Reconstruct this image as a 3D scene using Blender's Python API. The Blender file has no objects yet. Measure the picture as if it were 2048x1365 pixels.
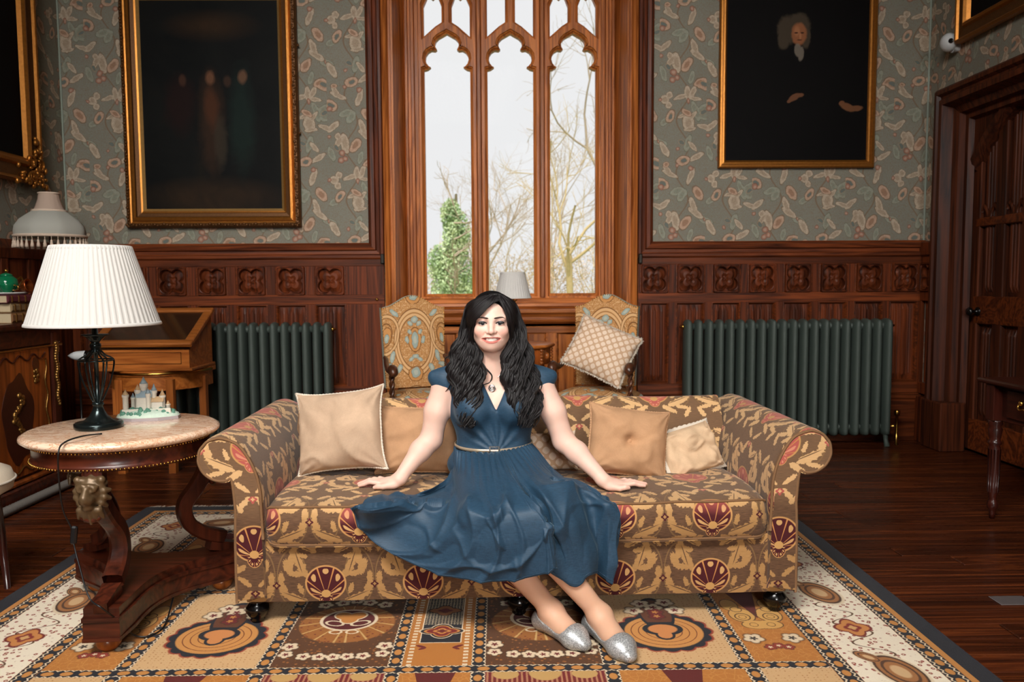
import bpy, bmesh, math, random
import numpy as np
from mathutils import Matrix, Vector

SC = bpy.context.scene
COL = SC.collection
random.seed(7)
RNG = np.random.default_rng(7)
PI = math.pi

# ------------------------------------------------------------------ camera
F_PX, CX, CY = 1593.0, 1024.0, 682.5
CAM = np.array([0.0, 0.0, 1.2])
_yaw, _pitch, _roll = math.atan(24 / 1593), math.atan(117 / 1593), math.radians(0.33)
_f = np.array([math.sin(_yaw) * math.cos(_pitch), math.cos(_yaw) * math.cos(_pitch), -math.sin(_pitch)])
_r0 = np.cross(_f, [0, 0, 1]); _r0 /= np.linalg.norm(_r0)
_u0 = np.cross(_r0, _f)
_r = _r0 * math.cos(_roll) - _u0 * math.sin(_roll)
_u = _u0 * math.cos(_roll) + _r0 * math.sin(_roll)
cam_data = bpy.data.cameras.new('camera')
cam_data.sensor_width = 36.0
cam_data.lens = F_PX / 2048 * 36.0
cam_data.clip_start = 0.05
cam_data.clip_end = 300
cam_data.dof.use_dof = True
cam_data.dof.focus_distance = 2.86
cam_data.dof.aperture_fstop = 4.5
cam = bpy.data.objects.new('camera', cam_data)
COL.objects.link(cam)
cam.matrix_world = Matrix(((_r[0], _u[0], -_f[0], CAM[0]), (_r[1], _u[1], -_f[1], CAM[1]),
                           (_r[2], _u[2], -_f[2], CAM[2]), (0, 0, 0, 1)))
SC.camera = cam


def _ray(px, py):
    return _f + _r * (px - CX) / F_PX - _u * (py - CY) / F_PX


def at(px, py, Y):
    """a point of the room at depth Y metres, read off the photograph"""
    d = _ray(px, py)
    return CAM + d * (Y / d[1])


def atz(px, py, z):
    d = _ray(px, py)
    return CAM + d * ((z - 1.2) / d[2])


# ------------------------------------------------------------------ world, sun, added area lights, exposure
w = bpy.data.worlds.new('overcast_sky'); SC.world = w
w.use_nodes = True
bg = w.node_tree.nodes['Background']
bg.inputs[0].default_value = (0.985, 0.99, 1.0, 1)
bg.inputs[1].default_value = 0.86

sun_d = bpy.data.lights.new('hazy_sun', 'SUN'); sun_d.energy = 4.5; sun_d.angle = math.radians(20)
sun_d.color = (1.0, 0.97, 0.92)
sun = bpy.data.objects.new('hazy_sun', sun_d); COL.objects.link(sun)
sun.rotation_euler = (math.radians(34), 0, math.radians(-12))


def area(name, loc, target, sx, sy, power, color, spread=180):
    d = bpy.data.lights.new(name, 'AREA'); d.shape = 'RECTANGLE'; d.size = sx; d.size_y = sy
    d.energy = power; d.color = color; d.spread = math.radians(spread)
    o = bpy.data.objects.new(name, d); COL.objects.link(o)
    o.location = loc
    o.rotation_euler = (Vector(target) - Vector(loc)).to_track_quat('-Z', 'Y').to_euler()
    return o


# added key light overhead and fill behind the camera; neither source is seen
area('added_key_overhead', (-.9, -.3, 4.45), (.0, 3.2, .6), 2.4, 1.8, 255, (1.0, 0.965, 0.92), 114)
area('added_fill_behind', (1.0, -6.6, 3.2), (.1, 3.6, 1.0), 1.5, 2.6, 36, (1.0, 0.965, 0.92), 46)

SC.view_settings.view_transform = 'Standard'
SC.view_settings.look = 'None'
SC.view_settings.exposure = 0.0
SC.view_settings.gamma = 1.0
SC.view_settings.use_curve_mapping = False
SC.cycles.max_bounces = 6
SC.cycles.diffuse_bounces = 3
SC.cycles.glossy_bounces = 3
SC.cycles.transmission_bounces = 3
SC.cycles.caustics_reflective = False
SC.cycles.caustics_refractive = False
SC.cycles.sample_clamp_indirect = 6.0

# ------------------------------------------------------------------ naming helpers


def tag(o, label=None, cat=None, group=None, kind=None):
    if label: o['label'] = label
    if cat: o['category'] = cat
    if group: o['group'] = group
    if kind: o['kind'] = kind
    return o


def empty(name, loc=(0, 0, 0), rz=0.0):
    o = bpy.data.objects.new(name, None); COL.objects.link(o)
    o.empty_display_size = 0.1
    o.location = loc; o.rotation_euler = (0, 0, rz)
    return o


def thing(name, label, cat, loc=(0, 0, 0), rz=0.0, group=None):
    return tag(empty(name, loc, rz), label, cat, group)


def link_mesh(name, me, mat, parent=None):
    o = bpy.data.objects.new(name, me); COL.objects.link(o)
    if mat is not None and not me.materials:
        for m_ in (mat if isinstance(mat, (list, tuple)) else [mat]):
            me.materials.append(m_)
    if parent is not None: o.parent = parent
    return o


def copy_tree(o, parent=None):
    c = o.copy(); COL.objects.link(c); c.parent = parent
    for ch in list(o.children):
        copy_tree(ch, c)
    return c


# ------------------------------------------------------------------ mesh builder
class MB:
    def __init__(s):
        s.v, s.f, s.m, s.uv, s.sm = [], [], [], [], []
        s.n = 0

    def add(s, V, Fs, mi=0, uv=None, smooth=True):
        V = np.asarray(V, float).reshape(-1, 3)
        s.v.append(V)
        for f in Fs:
            s.f.append(tuple(int(i) + s.n for i in f))
            s.m.append(mi); s.sm.append(smooth)
        s.uv.append(np.zeros((len(V), 2)) if uv is None else np.asarray(uv, float).reshape(-1, 2))
        s.n += len(V)
        return s

    def box(s, x0, x1, y0, y1, z0, z1, b=0.0, mi=0):
        """box with chamfered edges"""
        if b <= 0:
            V = [(x, y, z) for x in (x0, x1) for y in (y0, y1) for z in (z0, z1)]
            Fs = [(0, 1, 3, 2), (4, 6, 7, 5), (0, 4, 5, 1), (2, 3, 7, 6), (0, 2, 6, 4), (1, 5, 7, 3)]
            return s.add(V, Fs, mi, smooth=False)
        b = min(b, abs(x1 - x0) * .49, abs(y1 - y0) * .49, abs(z1 - z0) * .49)
        V, idx = [], {}
        X, Y, Z = (x0, x1), (y0, y1), (z0, z1)
        for i in range(2):
            for j in range(2):
                for k in range(2):
                    sx, sy, sz = 1 - 2 * i, 1 - 2 * j, 1 - 2 * k
                    for a in range(3):
                        p = [X[i] + sx * b, Y[j] + sy * b, Z[k] + sz * b]
                        p[a] = (X[i], Y[j], Z[k])[a]
                        idx[i, j, k, a] = len(V); V.append(p)
        g = lambda i, j, k, a: idx[i, j, k, a]
        Fs = []
        for q in range(2):
            fl = (lambda t: t) if q else (lambda t: t[::-1])
            Fs.append(fl((g(q, 0, 0, 0), g(q, 1, 0, 0), g(q, 1, 1, 0), g(q, 0, 1, 0))))
            Fs.append(fl((g(0, q, 0, 1), g(0, q, 1, 1), g(1, q, 1, 1), g(1, q, 0, 1))))
            Fs.append(fl((g(0, 0, q, 2), g(1, 0, q, 2), g(1, 1, q, 2), g(0, 1, q, 2))))
        for i in range(2):
            for j in range(2):
                Fs.append((g(i, j, 0, 0), g(i, j, 1, 0), g(i, j, 1, 1), g(i, j, 0, 1)))
                Fs.append((g(i, 0, j, 0), g(i, 1, j, 0), g(i, 1, j, 2), g(i, 0, j, 2)))
                Fs.append((g(0, i, j, 1), g(1, i, j, 1), g(1, i, j, 2), g(0, i, j, 2)))
                for k in range(2):
                    Fs.append((g(i, j, k, 0), g(i, j, k, 1), g(i, j, k, 2)))
        return s.add(V, Fs, mi, smooth=False)

    def grid(s, P, mi=0, closed_u=False, closed_v=False, uv=None, smooth=True, flip=False):
        """P: (nu, nv, 3) grid"""
        P = np.asarray(P, float); nu, nv = P.shape[:2]
        Fs = []
        for i in range(nu if closed_u else nu - 1):
            i2 = (i + 1) % nu
            for j in range(nv if closed_v else nv - 1):
                j2 = (j + 1) % nv
                q = (i * nv + j, i2 * nv + j, i2 * nv + j2, i * nv + j2)
                Fs.append(q[::-1] if flip else q)
        return s.add(P, Fs, mi, None if uv is None else np.asarray(uv).reshape(-1, 2), smooth)

    def lathe(s, prof, c=(0, 0, 0), n=24, mi=0, cap=True, axis='z', sx=1.0, sy=1.0):
        prof = np.asarray(prof, float)
        a = np.arange(n) * 2 * PI / n
        P = np.zeros((len(prof), n, 3))
        P[..., 0] = prof[:, 0:1] * np.cos(a) * sx
        P[..., 1] = prof[:, 0:1] * np.sin(a) * sy
        P[..., 2] = prof[:, 1:2]
        if axis == 'x': P = P[..., [2, 0, 1]]
        if axis == 'y': P = P[..., [1, 2, 0]]
        P = P + np.asarray(c, float)
        s.grid(P, mi, closed_v=True, flip=True)
        if cap:
            base = s.n - P.shape[0] * n
            s.f.append(tuple(base + i for i in range(n))[::-1]); s.m.append(mi); s.sm.append(False)
            s.f.append(tuple(base + (len(prof) - 1) * n + i for i in range(n))); s.m.append(mi); s.sm.append(False)
        return s

    def tube(s, pts, r, n=8, mi=0, flat=None, cap=True, closed=False):
        """sweep a circle (or flattened ellipse) along a polyline; r scalar or list"""
        pts = np.asarray(pts, float); m = len(pts)
        r = np.full(m, r, float) if np.isscalar(r) else np.asarray(r, float)
        if closed:
            T = np.roll(pts, -1, 0) - np.roll(pts, 1, 0)
        else:
            T = np.gradient(pts, axis=0)
        T /= np.linalg.norm(T, axis=1)[:, None] + 1e-12
        ref = np.array([0, 0, 1.0]) if abs(T[0][2]) < 0.9 else np.array([1.0, 0, 0])
        Nn = np.zeros_like(pts)
        nrm = np.cross(T[0], ref); nrm /= np.linalg.norm(nrm)
        for i in range(m):
            nrm = nrm - T[i] * (nrm @ T[i]); nrm /= np.linalg.norm(nrm) + 1e-12
            Nn[i] = nrm
        B = np.cross(T, Nn)
        a = np.arange(n) * 2 * PI / n
        fl = 1.0 if flat is None else flat
        P = pts[:, None] + r[:, None, None] * (np.cos(a)[None, :, None] * Nn[:, None] + fl * np.sin(a)[None, :, None] * B[:, None])
        al = np.concatenate([[0], np.cumsum(np.linalg.norm(np.diff(pts, axis=0), axis=1))])
        uv = np.stack([np.broadcast_to(np.arange(n) / n, (m, n)) + (s.n % 97) * .31, np.broadcast_to(al[:, None], (m, n))], -1)
        s.grid(P, mi, closed_u=closed, closed_v=True, uv=uv)
        if cap and not closed:
            base = s.n - m * n
            s.f.append(tuple(base + i for i in range(n))[::-1]); s.m.append(mi); s.sm.append(False)
            s.f.append(tuple(base + (m - 1) * n + i for i in range(n))); s.m.append(mi); s.sm.append(False)
        return s

    def ball(s, c, r, n=12, mi=0):
        r = np.array([r, r, r], float) if np.isscalar(r) else np.asarray(r, float)
        t = np.linspace(0.02, PI - 0.02, max(6, n // 2 + 2)); a = np.arange(n) * 2 * PI / n
        P = np.zeros((len(t), n, 3))
        P[..., 0] = np.sin(t)[:, None] * np.cos(a) * r[0]
        P[..., 1] = np.sin(t)[:, None] * np.sin(a) * r[1]
        P[..., 2] = np.cos(t)[:, None] * r[2]
        s.grid(P + np.asarray(c, float), mi, closed_v=True)
        base = s.n - len(t) * n
        s.f.append(tuple(base + i for i in range(n))); s.m.append(mi); s.sm.append(True)
        s.f.append(tuple(base + (len(t) - 1) * n + i for i in range(n))[::-1]); s.m.append(mi); s.sm.append(True)
        return s

    def prism(s, poly, a0, a1, axis='z', mi=0, smooth=False):
        """extrude a 2d polygon (ccw) from a0 to a1 along an axis: z->(x,y), y->(x,z), x->(y,z)"""
        poly = np.asarray(poly, float); n = len(poly)
        def emb(a):
            V = np.zeros((n, 3))
            if axis == 'z': V[:, 0], V[:, 1], V[:, 2] = poly[:, 0], poly[:, 1], a
            elif axis == 'y': V[:, 0], V[:, 2], V[:, 1] = poly[:, 0], poly[:, 1], a
            else: V[:, 1], V[:, 2], V[:, 0] = poly[:, 0], poly[:, 1], a
            return V
        V = np.vstack([emb(a0), emb(a1)])
        side = [(i, (i + 1) % n, n + (i + 1) % n, n + i) for i in range(n)]
        s.add(V, side, mi, smooth=smooth)
        s.add(V, [tuple(range(n))[::-1], tuple(range(n, 2 * n))], mi, smooth=False)
        return s

    def frame(s, x0, x1, z0, z1, prof, y, mi=0, smooth=False):
        """mitred rectangular frame in an xz plane facing -y; prof: (inset, proud) pairs from outer edge inwards"""
        prof = np.asarray(prof, float)
        P = np.zeros((4, len(prof), 3))
        for k, (X, Z, dx, dz) in enumerate(((x0, z0, 1, 1), (x1, z0, -1, 1), (x1, z1, -1, -1), (x0, z1, 1, -1))):
            P[k, :, 0] = X + dx * prof[:, 0]; P[k, :, 2] = Z + dz * prof[:, 0]; P[k, :, 1] = y - prof[:, 1]
        return s.grid(P, mi, closed_u=True, smooth=smooth)

    def xf(s, M):
        M = np.array(M)
        s.v = [np.c_[V, np.ones(len(V))] @ M[:3].T for V in s.v]
        return s

    def build(s, name, mat, parent=None, uv=False, merge=False):
        V = np.vstack(s.v)
        me = bpy.data.meshes.new(name)
        me.from_pydata(V.tolist(), [], s.f)
        me.polygons.foreach_set('material_index', np.array(s.m, dtype=np.int32))
        me.polygons.foreach_set('use_smooth', np.array(s.sm, dtype=bool))
        if uv:
            U = np.vstack(s.uv)
            l = me.uv_layers.new(name='UVMap')
            vi = np.zeros(len(me.loops), dtype=np.int32); me.loops.foreach_get('vertex_index', vi)
            l.data.foreach_set('uv', U[vi].astype(np.float32).ravel())
        for m_ in (mat if isinstance(mat, (list, tuple)) else [mat]):
            me.materials.append(m_)
        if merge:
            b = bmesh.new(); b.from_mesh(me); bmesh.ops.remove_doubles(b, verts=b.verts, dist=1e-5)
            bmesh.ops.recalc_face_normals(b, faces=b.faces); b.to_mesh(me); b.free()
        me.update()
        o = bpy.data.objects.new(name, me); COL.objects.link(o)
        if parent is not None: o.parent = parent
        return o


def grid_mesh(name, P, mat, parent=None, uv=None, closed_u=False, closed_v=False, flip=False):
    return MB().grid(P, 0, closed_u, closed_v, uv, True, flip).build(name, mat, parent, uv=uv is not None)


def crom(P, n):
    """Catmull-Rom through points P (k, d), n samples"""
    P = np.asarray(P, float); k = len(P)
    Q = np.vstack([2 * P[0] - P[1], P, 2 * P[-1] - P[-2]])
    t = np.linspace(0, k - 1, n); i = np.minimum(t.astype(int), k - 2); u = (t - i)[:, None]
    a, b, c, d = Q[i], Q[i + 1], Q[i + 2], Q[i + 3]
    return 0.5 * (2 * b + (c - a) * u + (2 * a - 5 * b + 4 * c - d) * u * u + (3 * b - a - 3 * c + d) * u ** 3)


def smooth(a, b, x):
    t = np.clip((x - a) / (b - a), 0, 1); return t * t * (3 - 2 * t)


# smooth value noise for fabric wrinkles
_NT = RNG.random((64, 64, 64))


def vnoise(p):
    p = np.asarray(p, float); i = np.floor(p).astype(int); f = p - i; f = f * f * (3 - 2 * f)
    r = 0
    for dx in (0, 1):
        for dy in (0, 1):
            for dz in (0, 1):
                wgt = (f[..., 0] if dx else 1 - f[..., 0]) * (f[..., 1] if dy else 1 - f[..., 1]) * (f[..., 2] if dz else 1 - f[..., 2])
                r = r + wgt * _NT[(i[..., 0] + dx) % 64, (i[..., 1] + dy) % 64, (i[..., 2] + dz) % 64]
    return r * 2 - 1


# ------------------------------------------------------------------ signed-distance modelling (for organic shapes)
def smin(a, b, k):
    h = np.clip(0.5 + 0.5 * (b - a) / k, 0, 1)
    return b + (a - b) * h - k * h * (1 - h)


def smax(a, b, k):
    return -smin(-a, -b, k)


def sd_ball(p, c, r):
    return np.linalg.norm(p - np.asarray(c), axis=-1) - r


def sd_ell(p, c, r, R=None):
    q = p - np.asarray(c)
    if R is not None: q = q @ R
    r = np.asarray(r)
    k0 = np.linalg.norm(q / r, axis=-1); k1 = np.linalg.norm(q / (r * r), axis=-1)
    return k0 * (k0 - 1) / (k1 + 1e-9)


def sd_cap(p, a, b, ra, rb, flat=None):
    """tapered capsule; flat=(axis, factor): squash along an axis"""
    a = np.asarray(a, float); b = np.asarray(b, float)
    ab = b - a; t = np.clip(((p - a) @ ab) / (ab @ ab), 0, 1)
    q = p - a - t[..., None] * ab
    if flat is not None:
        ax = np.asarray(flat[0], float); ax = ax / np.linalg.norm(ax)
        q = q + (q @ ax)[..., None] * ax * (flat[1] - 1)
    return np.linalg.norm(q, axis=-1) - (ra + (rb - ra) * t)


def sdf_mesh(fn, lo, hi, h, B=12):
    """surface nets over sparse blocks -> verts, quads"""
    lo = np.asarray(lo, float); nb = np.ceil((np.asarray(hi) - lo) / (h * B)).astype(int)
    I = np.stack(np.meshgrid(*[np.arange(k) for k in nb], indexing='ij'), -1).reshape(-1, 3)
    ctr = lo + (I + .5) * h * B
    keep = np.abs(fn(ctr)) < h * B * 1.05
    I = I[keep]
    g = np.arange(B + 1)
    G = np.stack(np.meshgrid(g, g, g, indexing='ij'), -1)
    N = (nb * B + 4).astype(np.int64)
    gid = lambda c: ((c[..., 0] + 1) * N[1] + c[..., 1] + 1) * N[2] + c[..., 2] + 1
    ids, vs, quads = [], [], []
    corners = np.array([(a, b, c) for a in (0, 1) for b in (0, 1) for c in (0, 1)])
    for blk in I:
        nodes = G + blk * B
        f = fn(lo + nodes.reshape(-1, 3) * h).reshape(B + 1, B + 1, B + 1)
        if f.min() > 0 or f.max() < 0: continue
        s = f < 0
        C = np.stack([s[a:B + a, b:B + b, c:B + c] for a, b, c in corners], -1)
        act = C.any(-1) & ~C.all(-1)
        ci = np.argwhere(act)
        if len(ci) == 0: continue
        acc = np.zeros((len(ci), 3)); cnt = np.zeros(len(ci))
        fv = np.stack([f[ci[:, 0] + a, ci[:, 1] + b, ci[:, 2] + c] for a, b, c in corners], -1)
        for e0 in range(8):
            for d in range(3):
                if corners[e0][d]: continue
                e1 = e0 + (4, 2, 1)[d]
                A, Bv = fv[:, e0], fv[:, e1]
                x = (A < 0) != (Bv < 0)
                t = np.where(x, A / np.where(x, A - Bv, 1), 0)
                acc[x] += (corners[e0] + t[:, None] * (corners[e1] - corners[e0]))[x]; cnt[x] += 1
        gc = ci + blk * B
        ids.append(gid(gc)); vs.append(lo + (gc + acc / cnt[:, None]) * h)
        for d in range(3):
            sl0 = [slice(0, B)] * 3; sl1 = [slice(0, B)] * 3; sl1[d] = slice(1, B + 1)
            s0 = s[tuple(sl0)]; s1 = s[tuple(sl1)]
            e = np.argwhere(s0 != s1)
            if len(e) == 0: continue
            inside = s0[e[:, 0], e[:, 1], e[:, 2]]
            e = e + blk * B
            o1 = np.zeros(3, int); o2 = np.zeros(3, int)
            o1[(d + 1) % 3] = 1; o2[(d + 2) % 3] = 1
            q = np.stack([gid(e - o1 - o2), gid(e - o2), gid(e), gid(e - o1)], 1)
            q[~inside] = q[~inside][:, ::-1]
            quads.append(q)
    ids = np.concatenate(ids); vs = np.concatenate(vs); quads = np.concatenate(quads)
    o = np.argsort(ids); ids = ids[o]; vs = vs[o]
    k = np.searchsorted(ids, quads); k = np.minimum(k, len(ids) - 1)
    ok = (ids[k] == quads).all(1)
    return vs, k[ok]


def sdf_obj(name, fn, lo, hi, h, mat, parent=None, relax=1):
    V, Q = sdf_mesh(fn, lo, hi, h)
    for _ in range(relax):      # a light Laplacian pass takes the voxel steps out
        acc = np.zeros_like(V); cnt = np.zeros(len(V))
        for a, b in ((0, 1), (1, 2), (2, 3), (3, 0)):
            np.add.at(acc, Q[:, a], V[Q[:, b]]); np.add.at(cnt, Q[:, a], 1)
            np.add.at(acc, Q[:, b], V[Q[:, a]]); np.add.at(cnt, Q[:, b], 1)
        V = V * .5 + .5 * acc / np.maximum(cnt, 1)[:, None]
    me = bpy.data.meshes.new(name)
    me.vertices.add(len(V)); me.vertices.foreach_set('co', V.astype(np.float32).ravel())
    me.loops.add(4 * len(Q)); me.loops.foreach_set('vertex_index', Q.astype(np.int32).ravel())
    me.polygons.add(len(Q)); me.polygons.foreach_set('loop_start', np.arange(0, 4 * len(Q), 4, dtype=np.int32))
    me.polygons.foreach_set('use_smooth', np.ones(len(Q), dtype=bool))
    me.update(calc_edges=True); me.validate()
    return link_mesh(name, me, mat, parent)
# ------------------------------------------------------------------ procedural materials
def rgb(r, g, b):
    f = lambda c: (c / 255 / 12.92) if c <= 10.3 else ((c / 255 + .055) / 1.055) ** 2.4
    return (f(r), f(g), f(b), 1.0)


class S:
    """a small wrapper that writes shader nodes"""

    def __init__(s, name, rough=0.5, spec=0.5, metal=0.0, color=None):
        s.mat = bpy.data.materials.new(name); s.mat.use_nodes = True
        s.t = s.mat.node_tree; s.b = s.t.nodes['Principled BSDF']
        s.b.inputs['Roughness'].default_value = rough
        s.b.inputs['Metallic'].default_value = metal
        s.b.inputs['Specular IOR Level'].default_value = spec
        if color is not None: s.b.inputs['Base Color'].default_value = color

    def n(s, typ, **kw):
        nd = s.t.nodes.new('ShaderNode' + typ)
        for k, v in kw.items(): setattr(nd, k, v)
        return nd

    def put(s, sock, v):
        if isinstance(v, bpy.types.NodeSocket): s.t.links.new(v, sock)
        elif v is not None:
            if isinstance(v, (tuple, list)) and len(v) == 4 and sock.type == 'VECTOR': v = v[:3]
            sock.default_value = v

    def m(s, op, a, b=None, c=None, clamp=False):
        nd = s.n('Math', operation=op, use_clamp=clamp)
        s.put(nd.inputs[0], a); s.put(nd.inputs[1], b); s.put(nd.inputs[2], c)
        return nd.outputs[0]

    def vm(s, op, a, b=None, c=None):
        nd = s.n('VectorMath', operation=op)
        s.put(nd.inputs[0], a); s.put(nd.inputs[1], b); s.put(nd.inputs[2], c)
        return nd.outputs['Value'] if op in ('LENGTH', 'DOT_PRODUCT', 'DISTANCE') else nd.outputs[0]

    def coord(s, kind='Object'):
        return s.n('TexCoord').outputs[kind]

    def sep(s, v):
        nd = s.n('SeparateXYZ'); s.put(nd.inputs[0], v); return nd.outputs[0], nd.outputs[1], nd.outputs[2]

    def comb(s, x=0.0, y=0.0, z=0.0):
        nd = s.n('CombineXYZ'); s.put(nd.inputs[0], x); s.put(nd.inputs[1], y); s.put(nd.inputs[2], z)
        return nd.outputs[0]

    def mapg(s, v, loc=(0, 0, 0), rot=(0, 0, 0), sc=(1, 1, 1), typ='POINT'):
        nd = s.n('Mapping', vector_type=typ); s.put(nd.inputs[0], v)
        nd.inputs['Location'].default_value = loc; nd.inputs['Rotation'].default_value = rot
        nd.inputs['Scale'].default_value = sc
        return nd.outputs[0]

    def noise(s, v, scale=5.0, detail=3.0, rough=0.5, dist=0.0):
        nd = s.n('TexNoise'); s.put(nd.inputs['Vector'], v)
        nd.inputs['Scale'].default_value = scale; nd.inputs['Detail'].default_value = detail
        nd.inputs['Roughness'].default_value = rough; nd.inputs['Distortion'].default_value = dist
        return nd.outputs['Fac'], nd.outputs['Color']

    def voro(s, v, scale=5.0, feature='F1', out='Distance', rnd=1.0):
        nd = s.n('TexVoronoi', feature=feature); s.put(nd.inputs['Vector'], v)
        nd.inputs['Scale'].default_value = scale; nd.inputs['Randomness'].default_value = rnd
        return nd.outputs[out]

    def ramp(s, fac, stops, interp='LINEAR'):
        nd = s.n('ValToRGB'); cr = nd.color_ramp; cr.interpolation = interp
        while len(cr.elements) < len(stops): cr.elements.new(0.5)
        for e, (p, c) in zip(cr.elements, stops):
            e.position = p; e.color = c if len(c) == 4 else (*c, 1)
        s.put(nd.inputs[0], fac)
        return nd.outputs[0]

    def mix(s, fac, a, b, mode='MIX'):
        nd = s.n('Mix', data_type='RGBA', blend_type=mode)
        s.put(nd.inputs[0], fac); s.put(nd.inputs[6], a); s.put(nd.inputs[7], b)
        return nd.outputs[2]

    def step(s, d, e, soft=0.02):
        """1 where d < e"""
        nd = s.n('MapRange'); s.put(nd.inputs[0], d)
        nd.inputs[1].default_value = e - soft; nd.inputs[2].default_value = e + soft
        nd.inputs[3].default_value = 1.0; nd.inputs[4].default_value = 0.0
        return nd.outputs[0]

    def ell(s, v, cx, cy, rx, ry, ang=0.0):
        """normalised distance field of an ellipse: 1 on the outline"""
        q = s.mapg(v, (cx, cy, 0), (0, 0, math.radians(ang)), (rx, ry, 1), 'TEXTURE')
        return s.vm('LENGTH', q)

    def dmin(s, *ds):
        r = ds[0]
        for d in ds[1:]: r = s.m('MINIMUM', r, d)
        return r

    def leaves(s, v, lst, chunk=4, teeth=8.0, depth=.22):
        """ellipses with toothed edges, for acanthus leaves"""
        d = None
        for i in range(0, len(lst), chunk):
            if d is not None: v = s.vm('MULTIPLY_ADD', d, (1e-9, 1e-9, 0), v)
            for (cx, cy, rx, ry, ang) in lst[i:i + chunk]:
                q = s.mapg(v, (cx, cy, 0), (0, 0, math.radians(ang)), (rx, ry, 1), 'TEXTURE')
                l = s.vm('LENGTH', q); x, y, _ = s.sep(q)
                ph = s.m('MULTIPLY', s.m('SUBTRACT', x, s.m('MULTIPLY', s.m('ABSOLUTE', y), .35)), teeth)
                l = s.m('MULTIPLY_ADD', s.m('ABSOLUTE', s.m('SINE', ph)), depth, l)
                d = l if d is None else s.m('MINIMUM', d, l)
        return d

    def ells(s, v, lst, chunk=8):
        # chunks wait for one another, so that only a few fields are held at once
        d = None
        for i in range(0, len(lst), chunk):
            if d is not None: v = s.vm('MULTIPLY_ADD', d, (1e-9, 1e-9, 0), v)
            e = s.dmin(*[s.ell(v, *q) for q in lst[i:i + chunk]])
            d = e if d is None else s.m('MINIMUM', d, e)
        return d

    def tile(s, x, y, A, B, drop=False):
        """wrap to a centred cell A x B; drop: every other column slides half a repeat"""
        if drop:
            col = s.m('FLOOR', s.m('DIVIDE', s.m('ADD', x, A / 2), A))
            par = s.m('PINGPONG', col, 1.0)
            y = s.m('MULTIPLY_ADD', par, B / 2, y)
        wx = s.m('WRAP', x, A / 2, -A / 2); wy = s.m('WRAP', y, B / 2, -B / 2)
        return wx, wy

    def bump(s, h, strength=0.3, dist=0.002, normal=None):
        nd = s.n('Bump'); nd.inputs['Strength'].default_value = strength; nd.inputs['Distance'].default_value = dist
        s.put(nd.inputs['Height'], h)
        if normal is not None: s.put(nd.inputs['Normal'], normal)
        s.put(s.b.inputs['Normal'], nd.outputs[0])
        return nd.outputs[0]

    def base(s, c): s.put(s.b.inputs['Base Color'], c); return s
    def rough(s, c): s.put(s.b.inputs['Roughness'], c); return s

    def sheen(s, wgt, rough=0.4, tint=(1, 1, 1, 1)):
        s.b.inputs['Sheen Weight'].default_value = wgt; s.b.inputs['Sheen Roughness'].default_value = rough
        s.b.inputs['Sheen Tint'].default_value = tint; return s

    def coat(s, wgt, rough=0.1):
        s.b.inputs['Coat Weight'].default_value = wgt; s.b.inputs['Coat Roughness'].default_value = rough; return s


def plain(name, col, rough=0.5, metal=0.0, spec=0.5, nz=0.0, nscale=40.0, bump=0.0):
    s = S(name, rough, spec, metal)
    if nz > 0 or bump > 0:
        fac, _ = s.noise(s.coord(), nscale, 3)
        c2 = tuple(min(1, c * (1 + nz)) for c in col[:3]) + (1,)
        c1 = tuple(c * (1 - nz) for c in col[:3]) + (1,)
        s.base(s.mix(fac, c1, c2))
        if bump > 0: s.bump(fac, bump, 0.003)
    else:
        s.base(col)
    return s.mat


def wood(name, dark, light, axis='z', rough=0.35, scale=1.0, coat=0.04, rnd=0.22, spec=0.2):
    s = S(name, rough, spec)
    v = s.coord()
    oi = s.n('ObjectInfo')
    v = s.vm('ADD', v, s.vm('SCALE', oi.outputs['Location'], None))
    v = s.vm('ADD', v, s.comb(s.m('MULTIPLY', oi.outputs['Random'], 31.0), s.m('MULTIPLY', oi.outputs['Random'], 17.0), 0.0))
    st = {'x': (1.2, 22, 22), 'y': (22, 1.2, 22), 'z': (22, 22, 1.2)}[axis]
    q = s.mapg(v, sc=tuple(k * scale for k in st))
    big, _ = s.noise(s.mapg(v, sc=tuple(k * scale * .25 for k in st)), 1.0, 3, .6, .6)
    fine, _ = s.noise(q, 2.6, 4, .65, .3)
    ring = s.m('FRACT', s.m('MULTIPLY', big, 9.0))
    ring = s.m('ABSOLUTE', s.m('SUBTRACT', ring, .5))
    g = s.m('ADD', s.m('MULTIPLY', fine, .65), s.m('MULTIPLY', ring, .7))
    c = s.ramp(g, [(.22, dark), (.78, light)])
    hs = s.n('HueSaturation'); s.put(hs.inputs['Color'], c)
    s.put(hs.inputs['Value'], s.m('MULTIPLY_ADD', oi.outputs['Random'], 2 * rnd, 1 - rnd))
    s.base(hs.outputs[0])
    s.rough(s.m('MULTIPLY_ADD', fine, .25, rough))
    s.bump(fine, .15, .001)
    if coat: s.coat(coat, .2)
    return s.mat


M = {}
M['oak'] = wood('oak_panelling', rgb(40, 15, 7), rgb(118, 55, 24), 'z', .4)
M['oak_h'] = wood('oak_rail', rgb(48, 18, 8), rgb(128, 62, 27), 'x', .38)
M['oak_light'] = wood('oak_window_frame', rgb(112, 54, 19), rgb(202, 120, 56), 'z', .3)
M['oak_light_h'] = wood('oak_window_sill', rgb(112, 54, 19), rgb(202, 120, 56), 'x', .3)
M['oak_door'] = wood('oak_door', rgb(30, 12, 6), rgb(92, 44, 22), 'z', .45, spec=.2)
M['mahogany'] = wood('mahogany', rgb(32, 12, 7), rgb(82, 35, 19), 'z', .28, coat=.3)
M['mahogany_h'] = wood('mahogany_flat', rgb(34, 13, 8), rgb(86, 37, 20), 'x', .26, coat=.3)
M['dark_wood'] = wood('dark_turned_wood', rgb(24, 9, 7), rgb(64, 24, 15), 'z', .2, coat=.6)
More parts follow.
